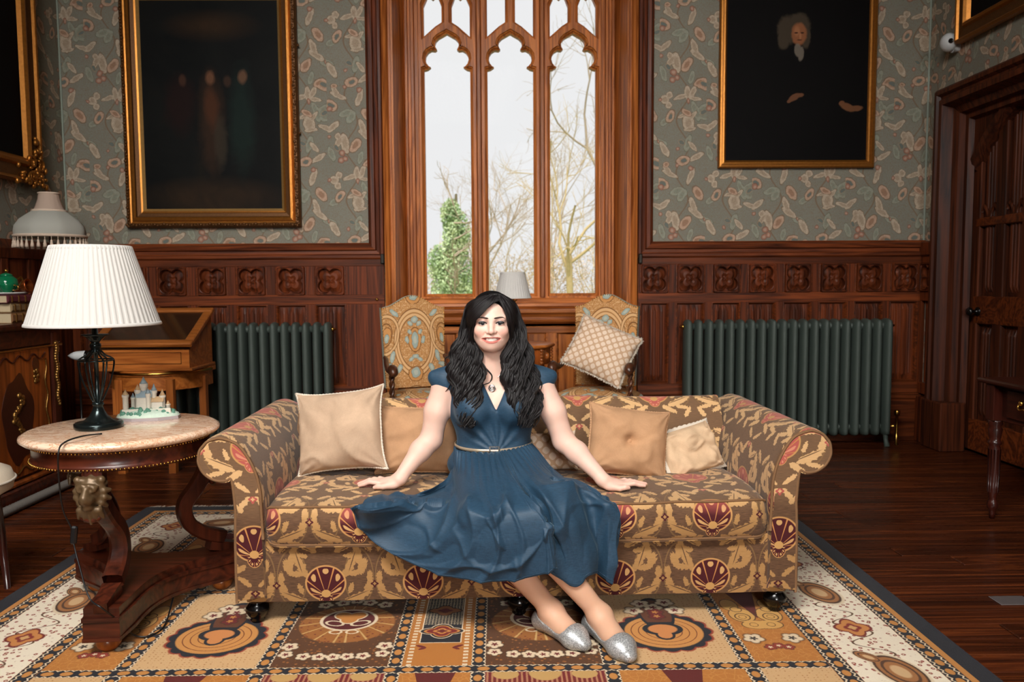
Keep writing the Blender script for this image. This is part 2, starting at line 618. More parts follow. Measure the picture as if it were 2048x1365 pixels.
M['dark_wood_h'] = wood('dark_table_wood', rgb(24, 9, 7), rgb(66, 26, 16), 'y', .2, coat=.6)
M['satinwood'] = wood('satinwood', rgb(128, 66, 22), rgb(186, 110, 48), 'x', .3, coat=.3)
M['satinwood_z'] = wood('satinwood_leg', rgb(122, 62, 22), rgb(178, 104, 46), 'z', .3, coat=.3)
M['marquetry'] = wood('marquetry_veneer', rgb(88, 40, 13), rgb(164, 84, 30), 'z', .28, .6, coat=.4)
M['burr'] = plain('burr_walnut', rgb(62, 26, 14), .3, nz=.5, nscale=60)
M['walnut_arm'] = wood('walnut_arm', rgb(34, 17, 10), rgb(92, 52, 30), 'y', .25, coat=.4)


def floor_mat():
    s = S('floor_boards', .3, .35)
    v = s.coord(); oi = s.n('ObjectInfo')
    v = s.vm('ADD', v, s.comb(s.m('MULTIPLY', oi.outputs['Random'], 31.0), s.m('MULTIPLY', oi.outputs['Random'], 7.0), 0.0))
    q = s.mapg(v, sc=(1.4, 26, 1))
    big, _ = s.noise(s.mapg(v, sc=(.7, 9, 1)), 1.0, 3, .6, 1.2)
    fine, _ = s.noise(q, 2.2, 4, .7, .2)
    ring = s.m('ABSOLUTE', s.m('SUBTRACT', s.m('FRACT', s.m('MULTIPLY', big, 7.0)), .5))
    g = s.m('ADD', s.m('MULTIPLY', fine, .6), s.m('MULTIPLY', ring, .8))
    c = s.ramp(g, [(.2, rgb(30, 12, 6)), (.55, rgb(72, 32, 14)), (.85, rgb(112, 56, 24))])
    hs = s.n('HueSaturation'); s.put(hs.inputs['Color'], c)
    s.put(hs.inputs['Value'], s.m('MULTIPLY_ADD', oi.outputs['Random'], .4, .8))
    scr, _ = s.noise(s.mapg(v, sc=(3, 14, 1)), 4, 3, .7)
    s.base(hs.outputs[0]); s.rough(s.m('MULTIPLY_ADD', scr, .28, .16))
    s.bump(fine, .12, .001)
    return s.mat


M['floor'] = floor_mat()
M['gap'] = plain('dark_gap', rgb(14, 8, 6), .9)
M['gold'] = plain('gilt_frame', rgb(168, 108, 44), .38, .75, nz=.3, nscale=60, bump=.25)
M['gold_dark'] = plain('gilt_frame_worn', rgb(98, 62, 28), .5, .55, nz=.5, nscale=90, bump=.5)
M['gold_bright'] = plain('gilt_slip', rgb(206, 164, 100), .35, .6, nz=.15, nscale=50)
M['brass'] = plain('brass', rgb(196, 150, 74), .25, 1.0)
M['ormolu'] = plain('ormolu', rgb(150, 112, 58), .35, .9, nz=.4, nscale=120, bump=.4)
M['iron'] = plain('radiator_iron', rgb(66, 76, 70), .55, .1, nz=.16, nscale=350, bump=.25)
M['lamp_metal'] = plain('gunmetal', rgb(40, 48, 48), .22, .8)
M['black'] = plain('black_lacquer', rgb(10, 9, 9), .18)
M['cable'] = plain('black_cable', rgb(14, 14, 16), .4)
M['white_plastic'] = plain('white_plastic', rgb(206, 208, 208), .35)
M['white'] = plain('white_ceramic', rgb(214, 214, 208), .3)
M['green_glaze'] = plain('green_glaze', rgb(14, 104, 66), .12, nz=.1, nscale=30)
M['copper'] = plain('copper_lustre', rgb(150, 76, 34), .2, .8)
M['rope'] = plain('white_cord', rgb(198, 186, 170), .8, nz=.15, nscale=300, bump=.4)
M['fringe'] = plain('tassel_fringe', rgb(206, 184, 164), .8, nz=.12, nscale=200)
M['grey_hose'] = plain('grey_ribbed_hose', rgb(122, 118, 112), .6, nz=.15, nscale=80)
M['camera_black'] = plain('lens_black', rgb(12, 13, 14), .2)


def shade_mat(name, col, trans=.35):
    s = S(name, .8, .2)
    f, _ = s.noise(s.mapg(s.coord(), sc=(1, 1, .2)), 300, 2)
    s.base(s.mix(s.m('MULTIPLY', f, .12), col, tuple(c * .8 for c in col[:3]) + (1,)))
    s.b.inputs['Subsurface Weight'].default_value = 0.0
    tr = s.n('BsdfTranslucent'); tr.inputs[0].default_value = col
    mx = s.n('MixShader'); mx.inputs[0].default_value = trans
    s.t.links.new(s.b.outputs[0], mx.inputs[1]); s.t.links.new(tr.outputs[0], mx.inputs[2])
    s.t.links.new(mx.outputs[0], s.t.nodes['Material Output'].inputs[0])
    return s.mat


M['shade'] = shade_mat('pleated_lampshade', rgb(214, 211, 206), .2)
M['shade_grey'] = shade_mat('silk_lampshade', rgb(196, 196, 186), .3)
M['shade_pink'] = shade_mat('gathered_silk', rgb(206, 182, 164), .3)


def velvet(name, col, amp=.12, sh=.35):
    s = S(name, .85, .2)
    a, _ = s.noise(s.coord(), 9, 4, .6, .4)
    b, _ = s.noise(s.coord(), 240, 2)
    g = s.m('ADD', s.m('MULTIPLY', a, .8), s.m('MULTIPLY', b, .2))
    s.base(s.ramp(g, [(.3, tuple(c * (1 - amp * 1.8) for c in col[:3])), (.7, tuple(min(1, c * (1 + amp)) for c in col[:3]))]))
    s.sheen(sh, .35, tuple(min(1, c * 1.3) for c in col[:3]) + (1,))
    s.bump(b, .15, .001)
    return s.mat


M['velvet_tan'] = velvet('tan_velvet', rgb(174, 134, 100))
M['velvet_beige'] = velvet('beige_velvet', rgb(180, 153, 128))
M['velvet_pale'] = velvet('pale_beige_velvet', rgb(200, 170, 138))


def marble():
    s = S('pink_marble', .16, .5)
    v = s.coord()
    d, col = s.noise(s.mapg(v, rot=(0, 0, .6), sc=(3.0, 9, 9)), 1.6, 6, .65, 1.2)
    e, _ = s.noise(s.mapg(v, rot=(0, 0, .5), sc=(6, 22, 22)), 1.5, 5, .7, 2.0)
    vein = s.m('ABSOLUTE', s.m('SUBTRACT', e, .5))
    c = s.ramp(d, [(.3, rgb(206, 170, 140)), (.55, rgb(226, 198, 172)), (.75, rgb(232, 212, 192))])
    c = s.mix(s.step(vein, .022, .02), c, rgb(190, 130, 92))
    s.base(c); s.coat(.4, .1)
    return s.mat


M['marble'] = marble()


def sofa_fabric():
    s = S('damask_upholstery', .8, .25)
    uv = s.coord('UV')
    x, y, _ = s.sep(uv)
    A, B = .337 / 2, .33
    wob, wc = s.noise(s.coord('UV'), 85, 1)
    tx, ty = s.tile(x, y, A * 2, B)
    # wobble the leaf outlines so they read as serrated acanthus
    wv = s.n('VectorMath', operation='SCALE'); s.put(wv.inputs[0], s.vm('SUBTRACT', wc, (.5, .5, .5))); wv.inputs['Scale'].default_value = .012
    ax = s.m('ABSOLUTE', tx)
    v = s.comb(tx, ty); va0 = s.comb(ax, ty)
    va = s.vm('ADD', va0, wv.outputs[0])
    # palmette at the cell centre
    pd = s.dmin(s.ell(v, 0, .0, .066, .060), s.ell(v, 0, -.052, .024, .03))
    disc = s.step(pd, 1.0, .02); rim = s.m('MULTIPLY', s.step(pd, 1.07, .02), s.m('SUBTRACT', 1.0, s.step(pd, .98, .02)))
    th = s.m('ARCTAN2', tx, s.m('ADD', ty, .045))
    rad = s.vm('LENGTH', s.comb(tx, s.m('ADD', ty, .045)))
    c9 = s.m('COSINE', s.m('MULTIPLY', th, 11.0))
    tr_ = s.m('DIVIDE', s.m('SUBTRACT', pd, .72), .17)
    tear = s.m('SUBTRACT', c9, s.m('MULTIPLY_ADD', s.m('MULTIPLY', tr_, tr_), .7, .25))
    tear = s.m('GREATER_THAN', tear, 0.0)
    tear = s.m('MULTIPLY', tear, s.step(pd, .86, .02))
    ray = s.m('MULTIPLY', s.m('LESS_THAN', c9, -.95), s.m('MULTIPLY', s.m('GREATER_THAN', rad, .02), disc))
    core = s.step(s.ell(v, 0, -.038, .016, .014), 1.0, .05)
    # acanthus leaves, mirrored about the palmette
    leaf = s.leaves(va, [(0.104, -0.056, 0.0620, 0.0173, 24), (0.060, -0.094, 0.0400, 0.0128, -30), (0.146, -0.020, 0.0300, 0.0154, 66), (0.118, -0.084, 0.0340, 0.0115, -12),
                       (0.084, 0.060, 0.0500, 0.0166, 62), (0.112, 0.098, 0.0440, 0.0160, 104), (0.062, 0.126, 0.0400, 0.0128, 26), (0.104, 0.036, 0.0300, 0.0128, 8),
                       (0.128, 0.062, 0.0179, 0.0320, -18), (0.030, 0.140, 0.0380, 0.0115, -50), (0.034, -0.134, 0.0340, 0.0102, 36),
                       (0.138, 0.134, 0.0340, 0.0128, -45), (0.138, -0.110, 0.0320, 0.0115, 58), (0.152, 0.020, 0.0128, 0.0260, 0), (0.082, 0.098, 0.0260, 0.0102, 10), (0.086, -0.020, 0.0240, 0.0102, 70)])
    hole = s.ells(va0, [(.100, -.049, .048, .0020, 22), (.092, .076, .036, .0018, 72), (.070, .124, .024, .0016, 28), (.136, .128, .02, .0016, -45)])
    leafm = s.m('MULTIPLY', s.step(leaf, 1.0, .06), s.m('SUBTRACT', 1.0, s.step(hole, 1.0, .2)))
    # thin stems and small flowers
    stem = s.m('ABSOLUTE', s.m('SUBTRACT', s.ell(va0, .115, .02, .05, .10, 0), 1.0))
    stem = s.step(stem, .035, .02)
    fl = s.ells(v, [(0, .155, .016, .007, 0), (0, .155, .007, .016, 0)])
    fl = s.dmin(fl, s.ells(va0, [(A, -.005, .014, .006, 0), (A, -.005, .006, .014, 0)]))
    flm = s.step(fl, 1.0, .05); fld = s.step(fl, .45, .05)
    weave, _ = s.noise(s.mapg(uv, sc=(40, 600, 1)), 1.0, 2)
    thread, _ = s.noise(s.mapg(uv, sc=(900, 900, 1)), 1.0, 1)
    ground = s.ramp(weave, [(.3, rgb(66, 45, 30)), (.7, rgb(100, 71, 48))])
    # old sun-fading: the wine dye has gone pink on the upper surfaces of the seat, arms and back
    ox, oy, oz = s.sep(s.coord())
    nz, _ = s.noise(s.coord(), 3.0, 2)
    fade_lit = s.m('SUBTRACT', 1.0, s.step(s.m('MULTIPLY_ADD', nz, .10, oz), .455, .03))
    ground = s.mix(s.m('MULTIPLY', fade_lit, .25), ground, rgb(146, 114, 82))  # ground paler on top: painted light as well as fading
    wine = s.mix(fade_lit, rgb(62, 11, 18), rgb(160, 78, 70))
    gold = s.mix(fade_lit, s.mix(weave, rgb(132, 96, 56), rgb(172, 132, 82)), s.mix(weave, rgb(178, 138, 92), rgb(208, 170, 122)))  # gold also painted lighter on top and darker in front, as light falls
    c = s.mix(s.m('MULTIPLY', stem, .6), ground, rgb(126, 96, 58))
    c = s.mix(leafm, c, gold)
    c = s.mix(flm, c, wine); c = s.mix(fld, c, gold)
    c = s.mix(disc, c, wine)
    c = s.mix(tear, c, s.mix(fade_lit, rgb(180, 138, 88), rgb(190, 124, 98)))
    c = s.mix(ray, c, rgb(176, 118, 66)); c = s.mix(rim, c, rgb(176, 130, 78)); c = s.mix(core, c, rgb(176, 134, 80))
    s.base(c)
    h = s.m('ADD', s.m('MULTIPLY', leafm, .5), s.m('MULTIPLY', thread, .5))
    s.bump(h, .25, .0012); s.sheen(.12, .5)
    return s.mat


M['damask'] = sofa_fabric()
M['damask_piping'] = plain('damask_piping', rgb(112, 80, 50), .85, nz=.15, nscale=200)


def wallpaper():
    s = S('floral_wallpaper', .75, .3)
    ox, oy, oz = s.sep(s.coord())
    x = s.m('ADD', ox, s.m('MULTIPLY', oy, 1.0))       # the side walls run along y
    _, nc = s.noise(s.coord(), 26, 2)
    wv = s.n('VectorMath', operation='SCALE'); s.put(wv.inputs[0], s.vm('SUBTRACT', nc, (.5, .5, .5))); wv.inputs['Scale'].default_value = .020
    A, B = .345, 1.14
    tx, ty = s.tile(x, oz, A, B, drop=True)
    v0 = s.comb(tx, ty); v = s.vm('ADD', v0, wv.outputs[0])
    px = lambda X, Y: ((X - 395) / 720, -(Y - 890) / 720)
    def E(X, Y, a, b, ang): return (*px(X, Y), a / 720, b / 720, ang)
    fx, fy = s.tile(s.m('MULTIPLY_ADD', x, -1.0, A * .42), s.m('ADD', oz, B * .19), A, B, drop=True)
    vb = s.vm('ADD', s.comb(fx, fy), wv.outputs[0])
    held = [None]

    def both(lst):
        w_ = v if held[0] is None else s.vm('MULTIPLY_ADD', held[0], (1e-9, 1e-9, 0), v)
        d1 = s.ells(w_, lst)
        d = s.m('MINIMUM', d1, s.ells(s.vm('MULTIPLY_ADD', d1, (1e-9, 1e-9, 0), vb), lst[1::3]))
        held[0] = d
        return d
    cream = both([E(360, 935, 22, 52, 12), E(330, 925, 14, 36, -32), E(470, 895, 46, 16, -35), E(300, 850, 40, 15, 40),
                       E(385, 1110, 40, 12, 18), E(448, 1085, 14, 36, -24), E(420, 1092, 15, 38, 4), E(460, 1120, 34, 10, -8),
                       E(300, 1125, 22, 22, 0), E(325, 1100, 18, 18, 0), E(320, 1155, 16, 18, 0),
                       E(425, 1245, 30, 44, 8), E(400, 1205, 34, 10, 20), E(445, 1210, 12, 34, -42),
                       E(300, 560, 18, 44, 30), E(470, 600, 42, 15, 30), E(440, 700, 16, 46, -20), E(330, 690, 44, 13, -25)])
    fan = both([E(500, 1175, 40, 20, 40), E(470, 1195, 18, 42, 15), E(505, 1205, 34, 26, -20), E(300, 1240, 30, 16, 30),
                     E(370, 780, 38, 18, 20), E(395, 800, 20, 36, -30), E(290, 990, 16, 40, 20), E(440, 1010, 14, 34, -15)])
    pink = both([E(505, 1045, 44, 28, -20), E(480, 1035, 30, 14, 30), E(330, 1210, 34, 20, 60), E(290, 740, 36, 26, -30),
                      E(480, 790, 22, 40, 35), E(400, 620, 34, 24, 15), E(310, 640, 16, 12, 0)])
    teal = both([E(508, 1045, 22, 11, -20), E(330, 1212, 16, 9, 60), E(292, 740, 18, 11, -30), E(402, 620, 16, 10, 15), E(505, 1190, 16, 9, 30)])
    red = both([E(345, 985, 15, 15, 0), E(362, 1012, 13, 13, 0), E(338, 1022, 14, 14, 0), E(520, 930, 9, 9, 0), E(280, 900, 9, 9, 0),
                      E(440, 660, 12, 12, 0), E(425, 1130, 8, 14, 0), E(370, 560, 9, 9, 0)])
    vine = s.m('ABSOLUTE', s.m('SUBTRACT', tx, s.m('MULTIPLY', s.m('SINE', s.m('MULTIPLY', ty, 2 * PI / B * 3)), .045)))
    vine = s.step(vine, .0055, .002)
    g, _ = s.noise(s.coord(), 3.0, 2)
    tex, _ = s.noise(s.mapg(s.coord(), sc=(250, 250, 90)), 1.0, 1)
    c = s.mix(g, rgb(124, 124, 112), rgb(138, 137, 124))
    c = s.mix(s.m('MULTIPLY', vine, .75), c, rgb(122, 92, 66))
    br = rgb(118, 88, 64)
    def layer(c, d, fill, out=br, k=1.14, inner=None):
        c = s.mix(s.m('MULTIPLY', s.step(d, k, .04), .75), c, out)
        c = s.mix(s.step(d, 1.0, .04), c, fill)
        if inner is not None:
            c = s.mix(s.m('MULTIPLY', s.step(d, .55, .12), .7), c, inner)
        return c
    c = layer(c, fan, rgb(150, 154, 138), rgb(100, 106, 90), 1.12, rgb(126, 132, 116))
    c = layer(c, cream, rgb(194, 176, 154), br, 1.12, rgb(162, 142, 120))
    c = layer(c, pink, rgb(196, 162, 138), br, 1.16, rgb(140, 100, 74))
    c = layer(c, teal, rgb(104, 114, 110), rgb(170, 140, 110), 1.25)
    vein, _ = s.noise(s.coord(), 70, 2, .7, .8)
    c = s.mix(s.m('MULTIPLY', s.step(s.m('ABSOLUTE', s.m('SUBTRACT', vein, .5)), .03, .02), .55), c, rgb(126, 100, 78))
    c = layer(c, red, rgb(158, 112, 92), rgb(120, 72, 56), 1.2, rgb(190, 160, 140))
    c = s.mix(s.m('MULTIPLY', tex, .18), c, rgb(90, 90, 78))
    s.base(c)
    return s.mat


M['wallpaper'] = wallpaper()


def chair_fabric():
    s = S('paisley_tapestry', .85, .2)
    uv = s.coord('UV'); x, y, _ = s.sep(uv)
    _, nc = s.noise(uv, 40, 2)
    wv = s.n('VectorMath', operation='SCALE'); s.put(wv.inputs[0], s.vm('SUBTRACT', nc, (.5, .5, .5))); wv.inputs['Scale'].default_value = .016
    ax = s.m('ABSOLUTE', x)
    wy = s.m('WRAP', y, .26, -.26)
    v0 = s.comb(ax, wy); v = s.vm('ADD', v0, wv.outputs[0])
    ogee = s.ell(v0, 0, 0, .125, .20)
    og = s.m('ABSOLUTE', s.m('SUBTRACT', ogee, 1.0))
    og2 = s.m('ABSOLUTE', s.m('SUBTRACT', s.ell(v0, .2, .05, .085, .13, 12), 1.0))
    og3 = s.m('ABSOLUTE', s.m('SUBTRACT', s.ell(v0, .2, .05, .045, .08, 12), 1.0))
    lat, _ = s.noise(s.mapg(uv, sc=(70, 70, 1)), 1.0, 2)
    ground = s.ramp(lat, [(.35, rgb(196, 150, 100)), (.5, rgb(170, 118, 66)), (.62, rgb(206, 164, 118))])
    blue = s.ells(v, [(0, .155, .024, .022, 0), (.03, .13, .02, .012, 40), (0, .02, .022, .055, 0), (.036, .075, .018, .012, 60),
                      (.055, .02, .012, .026, -12), (0, -.09, .022, .014, 0), (.03, -.11, .02, .011, -40), (.135, .2, .035, .014, 40),
                      (.155, -.09, .014, .042, 14), (.19, -.15, .032, .014, -20), (.11, -.17, .016, .03, 25), (0, -.2, .03, .035, 0), (.19, .03, .014, .03, 10)])
    pal = s.ells(v, [(0, .02, .044, .08, 0), (0, -.21, .05, .05, 0), (.19, .05, .03, .055, 12)])
    br = rgb(122, 80, 42)
    c = s.mix(s.m('MULTIPLY', s.step(og, .13, .02), .9), ground, rgb(214, 172, 124))
    c = s.mix(s.step(s.m('ABSOLUTE', s.m('SUBTRACT', og, .14)), .018, .01), c, br)
    c = s.mix(s.step(og, .02, .012), c, rgb(156, 106, 58))
    c = s.mix(s.step(og2, .08, .02), c, rgb(210, 168, 120)); c = s.mix(s.step(s.m('ABSOLUTE', s.m('SUBTRACT', og2, .09)), .02, .01), c, br)
    c = s.mix(s.step(og3, .06, .02), c, br)
    c = s.mix(s.step(pal, 1.0, .04), c, rgb(196, 140, 84)); c = s.mix(s.step(s.m('ABSOLUTE', s.m('SUBTRACT', pal, 1.0)), .05, .02), c, br)
    c = s.mix(s.step(blue, 1.14, .04), c, rgb(146, 108, 70)); c = s.mix(s.step(blue, 1.0, .05), c, rgb(150, 164, 156))
    c = s.mix(s.m('MULTIPLY', s.step(blue, .5, .1), .6), c, rgb(190, 188, 170))
    s.base(c); s.bump(lat, .15, .001)
    return s.mat


M['tapestry'] = chair_fabric()


def lattice_cushion():
    s = S('lattice_woven_cushion', .85, .2)
    uv = s.coord('UV')
    v = s.mapg(uv, rot=(0, 0, 0), sc=(40, 40, 1))
    d = s.voro(v, 1.0, 'DISTANCE_TO_EDGE', 'Distance', 0.0)
    x, y, _ = s.sep(v)
    a = s.m('ABSOLUTE', s.m('SINE', s.m('MULTIPLY', s.m('ADD', x, y), PI / 2)))
    b = s.m('ABSOLUTE', s.m('SINE', s.m('MULTIPLY', s.m('SUBTRACT', x, y), PI / 2)))
    g = s.m('MULTIPLY', a, b)
    c = s.mix(s.step(g, .34, .06), rgb(222, 200, 178), rgb(194, 158, 126))
    s.base(c); s.bump(g, .3, .003)
    return s.mat


M['lattice'] = lattice_cushion()


def dress_mat():
    s = S('blue_shantung_silk', .56, .32)
    v = s.coord()
    f, _ = s.noise(s.mapg(v, rot=(0, 0, 0), sc=(60, 60, 700)), 1.0, 2)
    g, _ = s.noise(s.mapg(v, sc=(900, 900, 60)), 1.0, 2)
    h = s.m('ADD', s.m('MULTIPLY', f, .6), s.m('MULTIPLY', g, .4))
    s.base(s.ramp(h, [(.3, rgb(24, 46, 64)), (.7, rgb(43, 71, 93))]))
    s.b.inputs['Anisotropic'].default_value = .3
    s.sheen(.18, .3, rgb(150, 182, 200))
    s.bump(h, .12, .0008)
    return s.mat


M['dress'] = dress_mat()
M['belt'] = plain('pale_gold_belt', rgb(196, 176, 150), .3, .6)
M['silver'] = plain('silver', rgb(205, 205, 205), .25, 1.0)


def glitter():
    s = S('silver_glitter', .35, .5, .55)
    d = s.voro(s.coord(), 700, 'F1', 'Color')
    x, y, z = s.sep(d)
    s.base(s.ramp(x, [(.0, rgb(120, 122, 124)), (.6, rgb(176, 178, 178)), (1, rgb(232, 234, 234))]))
    n = s.n('NormalMap') if False else None
    s.bump(y, .5, .001)
    return s.mat


M['glitter'] = glitter()


def hair_mat():
    s = S('black_hair', .42, .4)
    uv = s.coord('UV')
    f, _ = s.noise(s.mapg(uv, sc=(70, 3, 1)), 1.0, 3, .6)
    s.base(s.ramp(f, [(.3, rgb(7, 6, 8)), (.75, rgb(24, 18, 19))]))
    s.bump(f, .5, .002)
    s.b.inputs['Anisotropic'].default_value = .5
    return s.mat


M['hair'] = hair_mat()


def glass_mat():
    s = S('window_glass', .02)
    tr = s.n('BsdfTransparent'); gl = s.n('BsdfGlossy'); gl.inputs['Roughness'].default_value = .03
    fr = s.n('Fresnel'); fr.inputs[0].default_value = 1.04
    mx = s.n('MixShader'); s.put(mx.inputs[0], fr.outputs[0])
    s.t.links.new(tr.outputs[0], mx.inputs[1]); s.t.links.new(gl.outputs[0], mx.inputs[2])
    s.t.links.new(mx.outputs[0], s.t.nodes['Material Output'].inputs[0])
    return s.mat


M['glass'] = glass_mat()
# ================================================================== the room
YW, XL, XR, ZC = 5.90, -3.15, 3.15, 4.6       # back wall, side walls, ceiling
DZ0, DZ1 = 1.375, 1.475                         # dado cap
WX = 0.087                                      # centre of the window


def struct(o, label=None):
    o['kind'] = 'structure'
    if label: o['label'] = label
    return o


# floor: sub-floor and boards
fl = struct(MB().box(XL - .3, XR + .4, -7.5, YW + .5, -.12, -.018).build('floor', M['gap']),
            'dark polished floor of narrow wooden boards')
pb = MB().box(-.5, .5, -.0560, .0560, -.018, 0, .0025)
pm = pb.build('board', M['floor'], fl)
rows = int((YW - .3) / .115)
first = True
for i in range(rows):
    y = YW - .0575 - i * .115
    cuts = [XL - .1] + [(k_ + random.uniform(.25, .75)) * (XR - XL) / 2 + XL for k_ in range(random.choice((1, 2, 2)))] + [XR + .3]
    for a, b in zip(cuts, cuts[1:]):
        
        o = pm if first else bpy.data.objects.new('board', pm.data)
        if not first: COL.objects.link(o); o.parent = fl
        first = False
        o.location = ((a + b) / 2, y, random.uniform(-.0006, .0004)); o.scale = (b - a - .003, 1, 1)

# walls
wb = MB()
wb.box(XL - .1, -.84, YW, YW + .3, 0, ZC); wb.box(1.02, XR + .3, YW, YW + .3, 0, ZC)
wb.box(-.84, 1.02, YW, YW + .3, 4.15, ZC); wb.box(-.84, 1.02, YW + .12, YW + .3, 0, .97)
wall_back = struct(wb.build('wall_back', M['wallpaper']), 'back wall with sage floral wallpaper above carved oak panelling')
wall_left = struct(MB().box(XL - .12, XL, -7.5, YW, 0, ZC).build('wall_left', M['wallpaper']), 'left wall with dark floral wallpaper')
wr = MB()
wr.box(XR, XR + .12, 5.56, YW + .3, 0, ZC); wr.box(XR, XR + .12, -7.5, 4.02, 0, ZC); wr.box(XR, XR + .12, 4.02, 5.56, 2.44, ZC)
wall_right = struct(wr.build('wall_right', M['wallpaper']), 'right wall with floral wallpaper around an arched doorway')
struct(MB().box(XL - .1, XR + .3, -7.5, YW + .5, ZC, ZC + .1).build('ceiling', plain('ceiling_plaster', rgb(150, 140, 122), .9)), 'plaster ceiling')
# corner beads where the papered walls meet
bead = plain('corner_bead', rgb(150, 160, 148), .6)
MB().box(XL, XL + .012, YW - .012, YW, DZ1, ZC, .003).build('corner_bead', bead, wall_back)
MB().box(XR - .012, XR, YW - .012, YW, DZ1, ZC, .003).build('corner_bead', bead, wall_back)

# ---- panelling pieces
def quatrefoil():
    a = np.arange(64) * 2 * PI / 64 + PI / 64
    hs = .1
    sq = hs / np.maximum(np.abs(np.cos(a)), np.abs(np.sin(a)))
    phi = np.abs((a - PI / 4 + PI / 4) % (PI / 2) - PI / 4)
    d, R = .058, .0455
    r = d * np.cos(phi) + np.sqrt(np.maximum(R * R - (d * np.sin(phi)) ** 2, 0))
    rings = [(sq * 1.06, -.004), (sq, -.022), (sq * .95, -.022), (sq * .92, -.012), (np.minimum(r * 1.13, sq * .90), -.012), (np.minimum(r * 1.05, sq * .89), -.020), (np.minimum(r * 1.0, sq * .88), -.018),
             (np.minimum(r * .95, sq * .84), .022), (r * .86, .020), (r * .62, .006), (r * .42, .004), (r * .24, .012), (r * .10, .004), (r * .02, .002)]
    P = np.zeros((len(rings), 64, 3))
    for i, (rr, y) in enumerate(rings):
        P[i, :, 0] = rr * np.cos(a); P[i, :, 2] = rr * np.sin(a); P[i, :, 1] = y
    return MB().grid(P, closed_v=True, smooth=False)


def linenfold(wd, ht):
    """vertical folds like hung cloth, with scalloped ends, inside a small moulded edge"""
    n = 41
    x = np.linspace(-.5, .5, n)
    prof = np.interp(np.abs(x) * 2, [0, .10, .14, .30, .34, .42, .52, .56, .68, .74, .84, .88, 1],
                     [.020, .020, .012, .010, .016, .018, .008, .012, .014, .006, .008, .002, 0])
    fold = .01 + .5 * (1 - np.abs(x) * 2) * .05
    z = [-ht / 2, -ht / 2 + .012, -ht / 2 + .05, 0, ht / 2 - .05, ht / 2 - .012, ht / 2]
    k = [0, 0, 1, 1, 1, 0, 0]
    P = np.zeros((len(z), n, 3))
    for i in range(len(z)):
        P[i, :, 0] = x * wd; P[i, :, 1] = -prof * k[i]
        P[i, :, 2] = z[i] + (np.abs(np.sin(x * PI * 5)) * .016 * (1 if i == 2 else -1 if i == 4 else 0))
    return MB().grid(P, smooth=False, flip=True)


def panelling(parent, x0, x1, centres, half, yb=YW):
    """dado: quatrefoil frieze over tall linenfold panels, with stiles and rails, at plane yb facing -y"""
    q = lf = None
    edges = [x0] + [c for c in centres] + [x1]
    for c in centres:
        if q is None:
            q = quatrefoil().build('quatrefoil_panel', M['oak'], parent)
            lf = linenfold(2 * half * .98, .60).build('linenfold_panel', M['oak'], parent)
            a, b = q, lf
        else:
            a = bpy.data.objects.new('quatrefoil_panel', q.data); COL.objects.link(a); a.parent = parent
            b = bpy.data.objects.new('linenfold_panel', lf.data); COL.objects.link(b); b.parent = parent
        a.location = (c, yb - .026, 1.222); b.location = (c, yb - .004, .745)
        a.scale = (half / .1, 1, 1.02)
        # small moulded surrounds
        for (z0, z1) in ((1.118, 1.326), (.442, 1.048)):
            MB().frame(c - half - .012, c + half + .012, z0, z1, [(0, .030), (.006, .031), (.012, .022), (.018, .004)], yb).build('panel_moulding', M['oak_h'], parent)
    ends = [x0] + [v for c in centres for v in (c - half - .012, c + half + .012)] + [x1]
    for a, b in zip(ends[0::2], ends[1::2]):
        MB().box(a, b, yb - .030, yb, .40, DZ0, .003).build('stile', M['oak'], parent)
    for z0, z1 in ((1.326, DZ0 + .005), (1.048, 1.118), (.36, .442)):
        MB().box(x0, x1, yb - .033, yb, z0, z1, .003).build('rail', M['oak_h'], parent)
    # base: moulding over a plain plinth
    MB().prism([(yb, .26), (yb, .36), (yb - .035, .36), (yb - .05, .345), (yb - .05, .325), (yb - .036, .31), (yb - .036, .26)][::-1],
               x0, x1, 'x').build('base_moulding', M['oak_h'], parent)
    MB().box(x0, x1, yb - .04, yb, 0, .27, .004).build('plinth', M['oak_h'], parent)


CL = [-2.39 - .287 * 2 + .287 * k for k in range(8)]       # left of the window
CL = [round(c, 4) for c in CL if c > XL + .12]
panelling(wall_back, XL, -.845, [c for c in CL if c < -.86 - .1], .100)
# right of the window: narrower bays
CR = [1.142 + .2655 * k for k in range(8)]
panelling(wall_back, 1.018, XR, CR[:8], .094)

# moulded frame round each papered field: cap over the dado and uprights beside the window
FP = [(0, 0), (0, .035), (.012, .05), (.03, .05), (.04, .035), (.062, .032), (.07, .05), (.095, .055), (.105, .035), (.12, .022), (.122, 0)]
for fx0, fx1 in ((XL - .2, -.835), (1.008, XR + .25)):
    fb_ = MB().frame(fx0, fx1, DZ0, ZC + .2, FP, YW)
    G = fb_.v[0].reshape(4, len(FP), 3)
    for k in range(4):
        MB().grid(np.stack([G[k], G[(k + 1) % 4]]), smooth=False).build('wallpaper_frame', M['oak_h'] if k % 2 == 0 else M['oak'], wall_back)
# cupboard furniture in the panelling: keyholes and a knob
for (x, z) in ((-.853, 1.378), (1.032, 1.37)):
    MB().box(x - .014, x + .014, YW - .062, YW - .03, z - .036, z + .036, .006).build('lock_plate', plain('old_iron', rgb(42, 36, 30), .5, .6), wall_back)
MB().ball((-.90, YW - .045, 1.083), .012, 10).build('knob', M['brass'], wall_back)

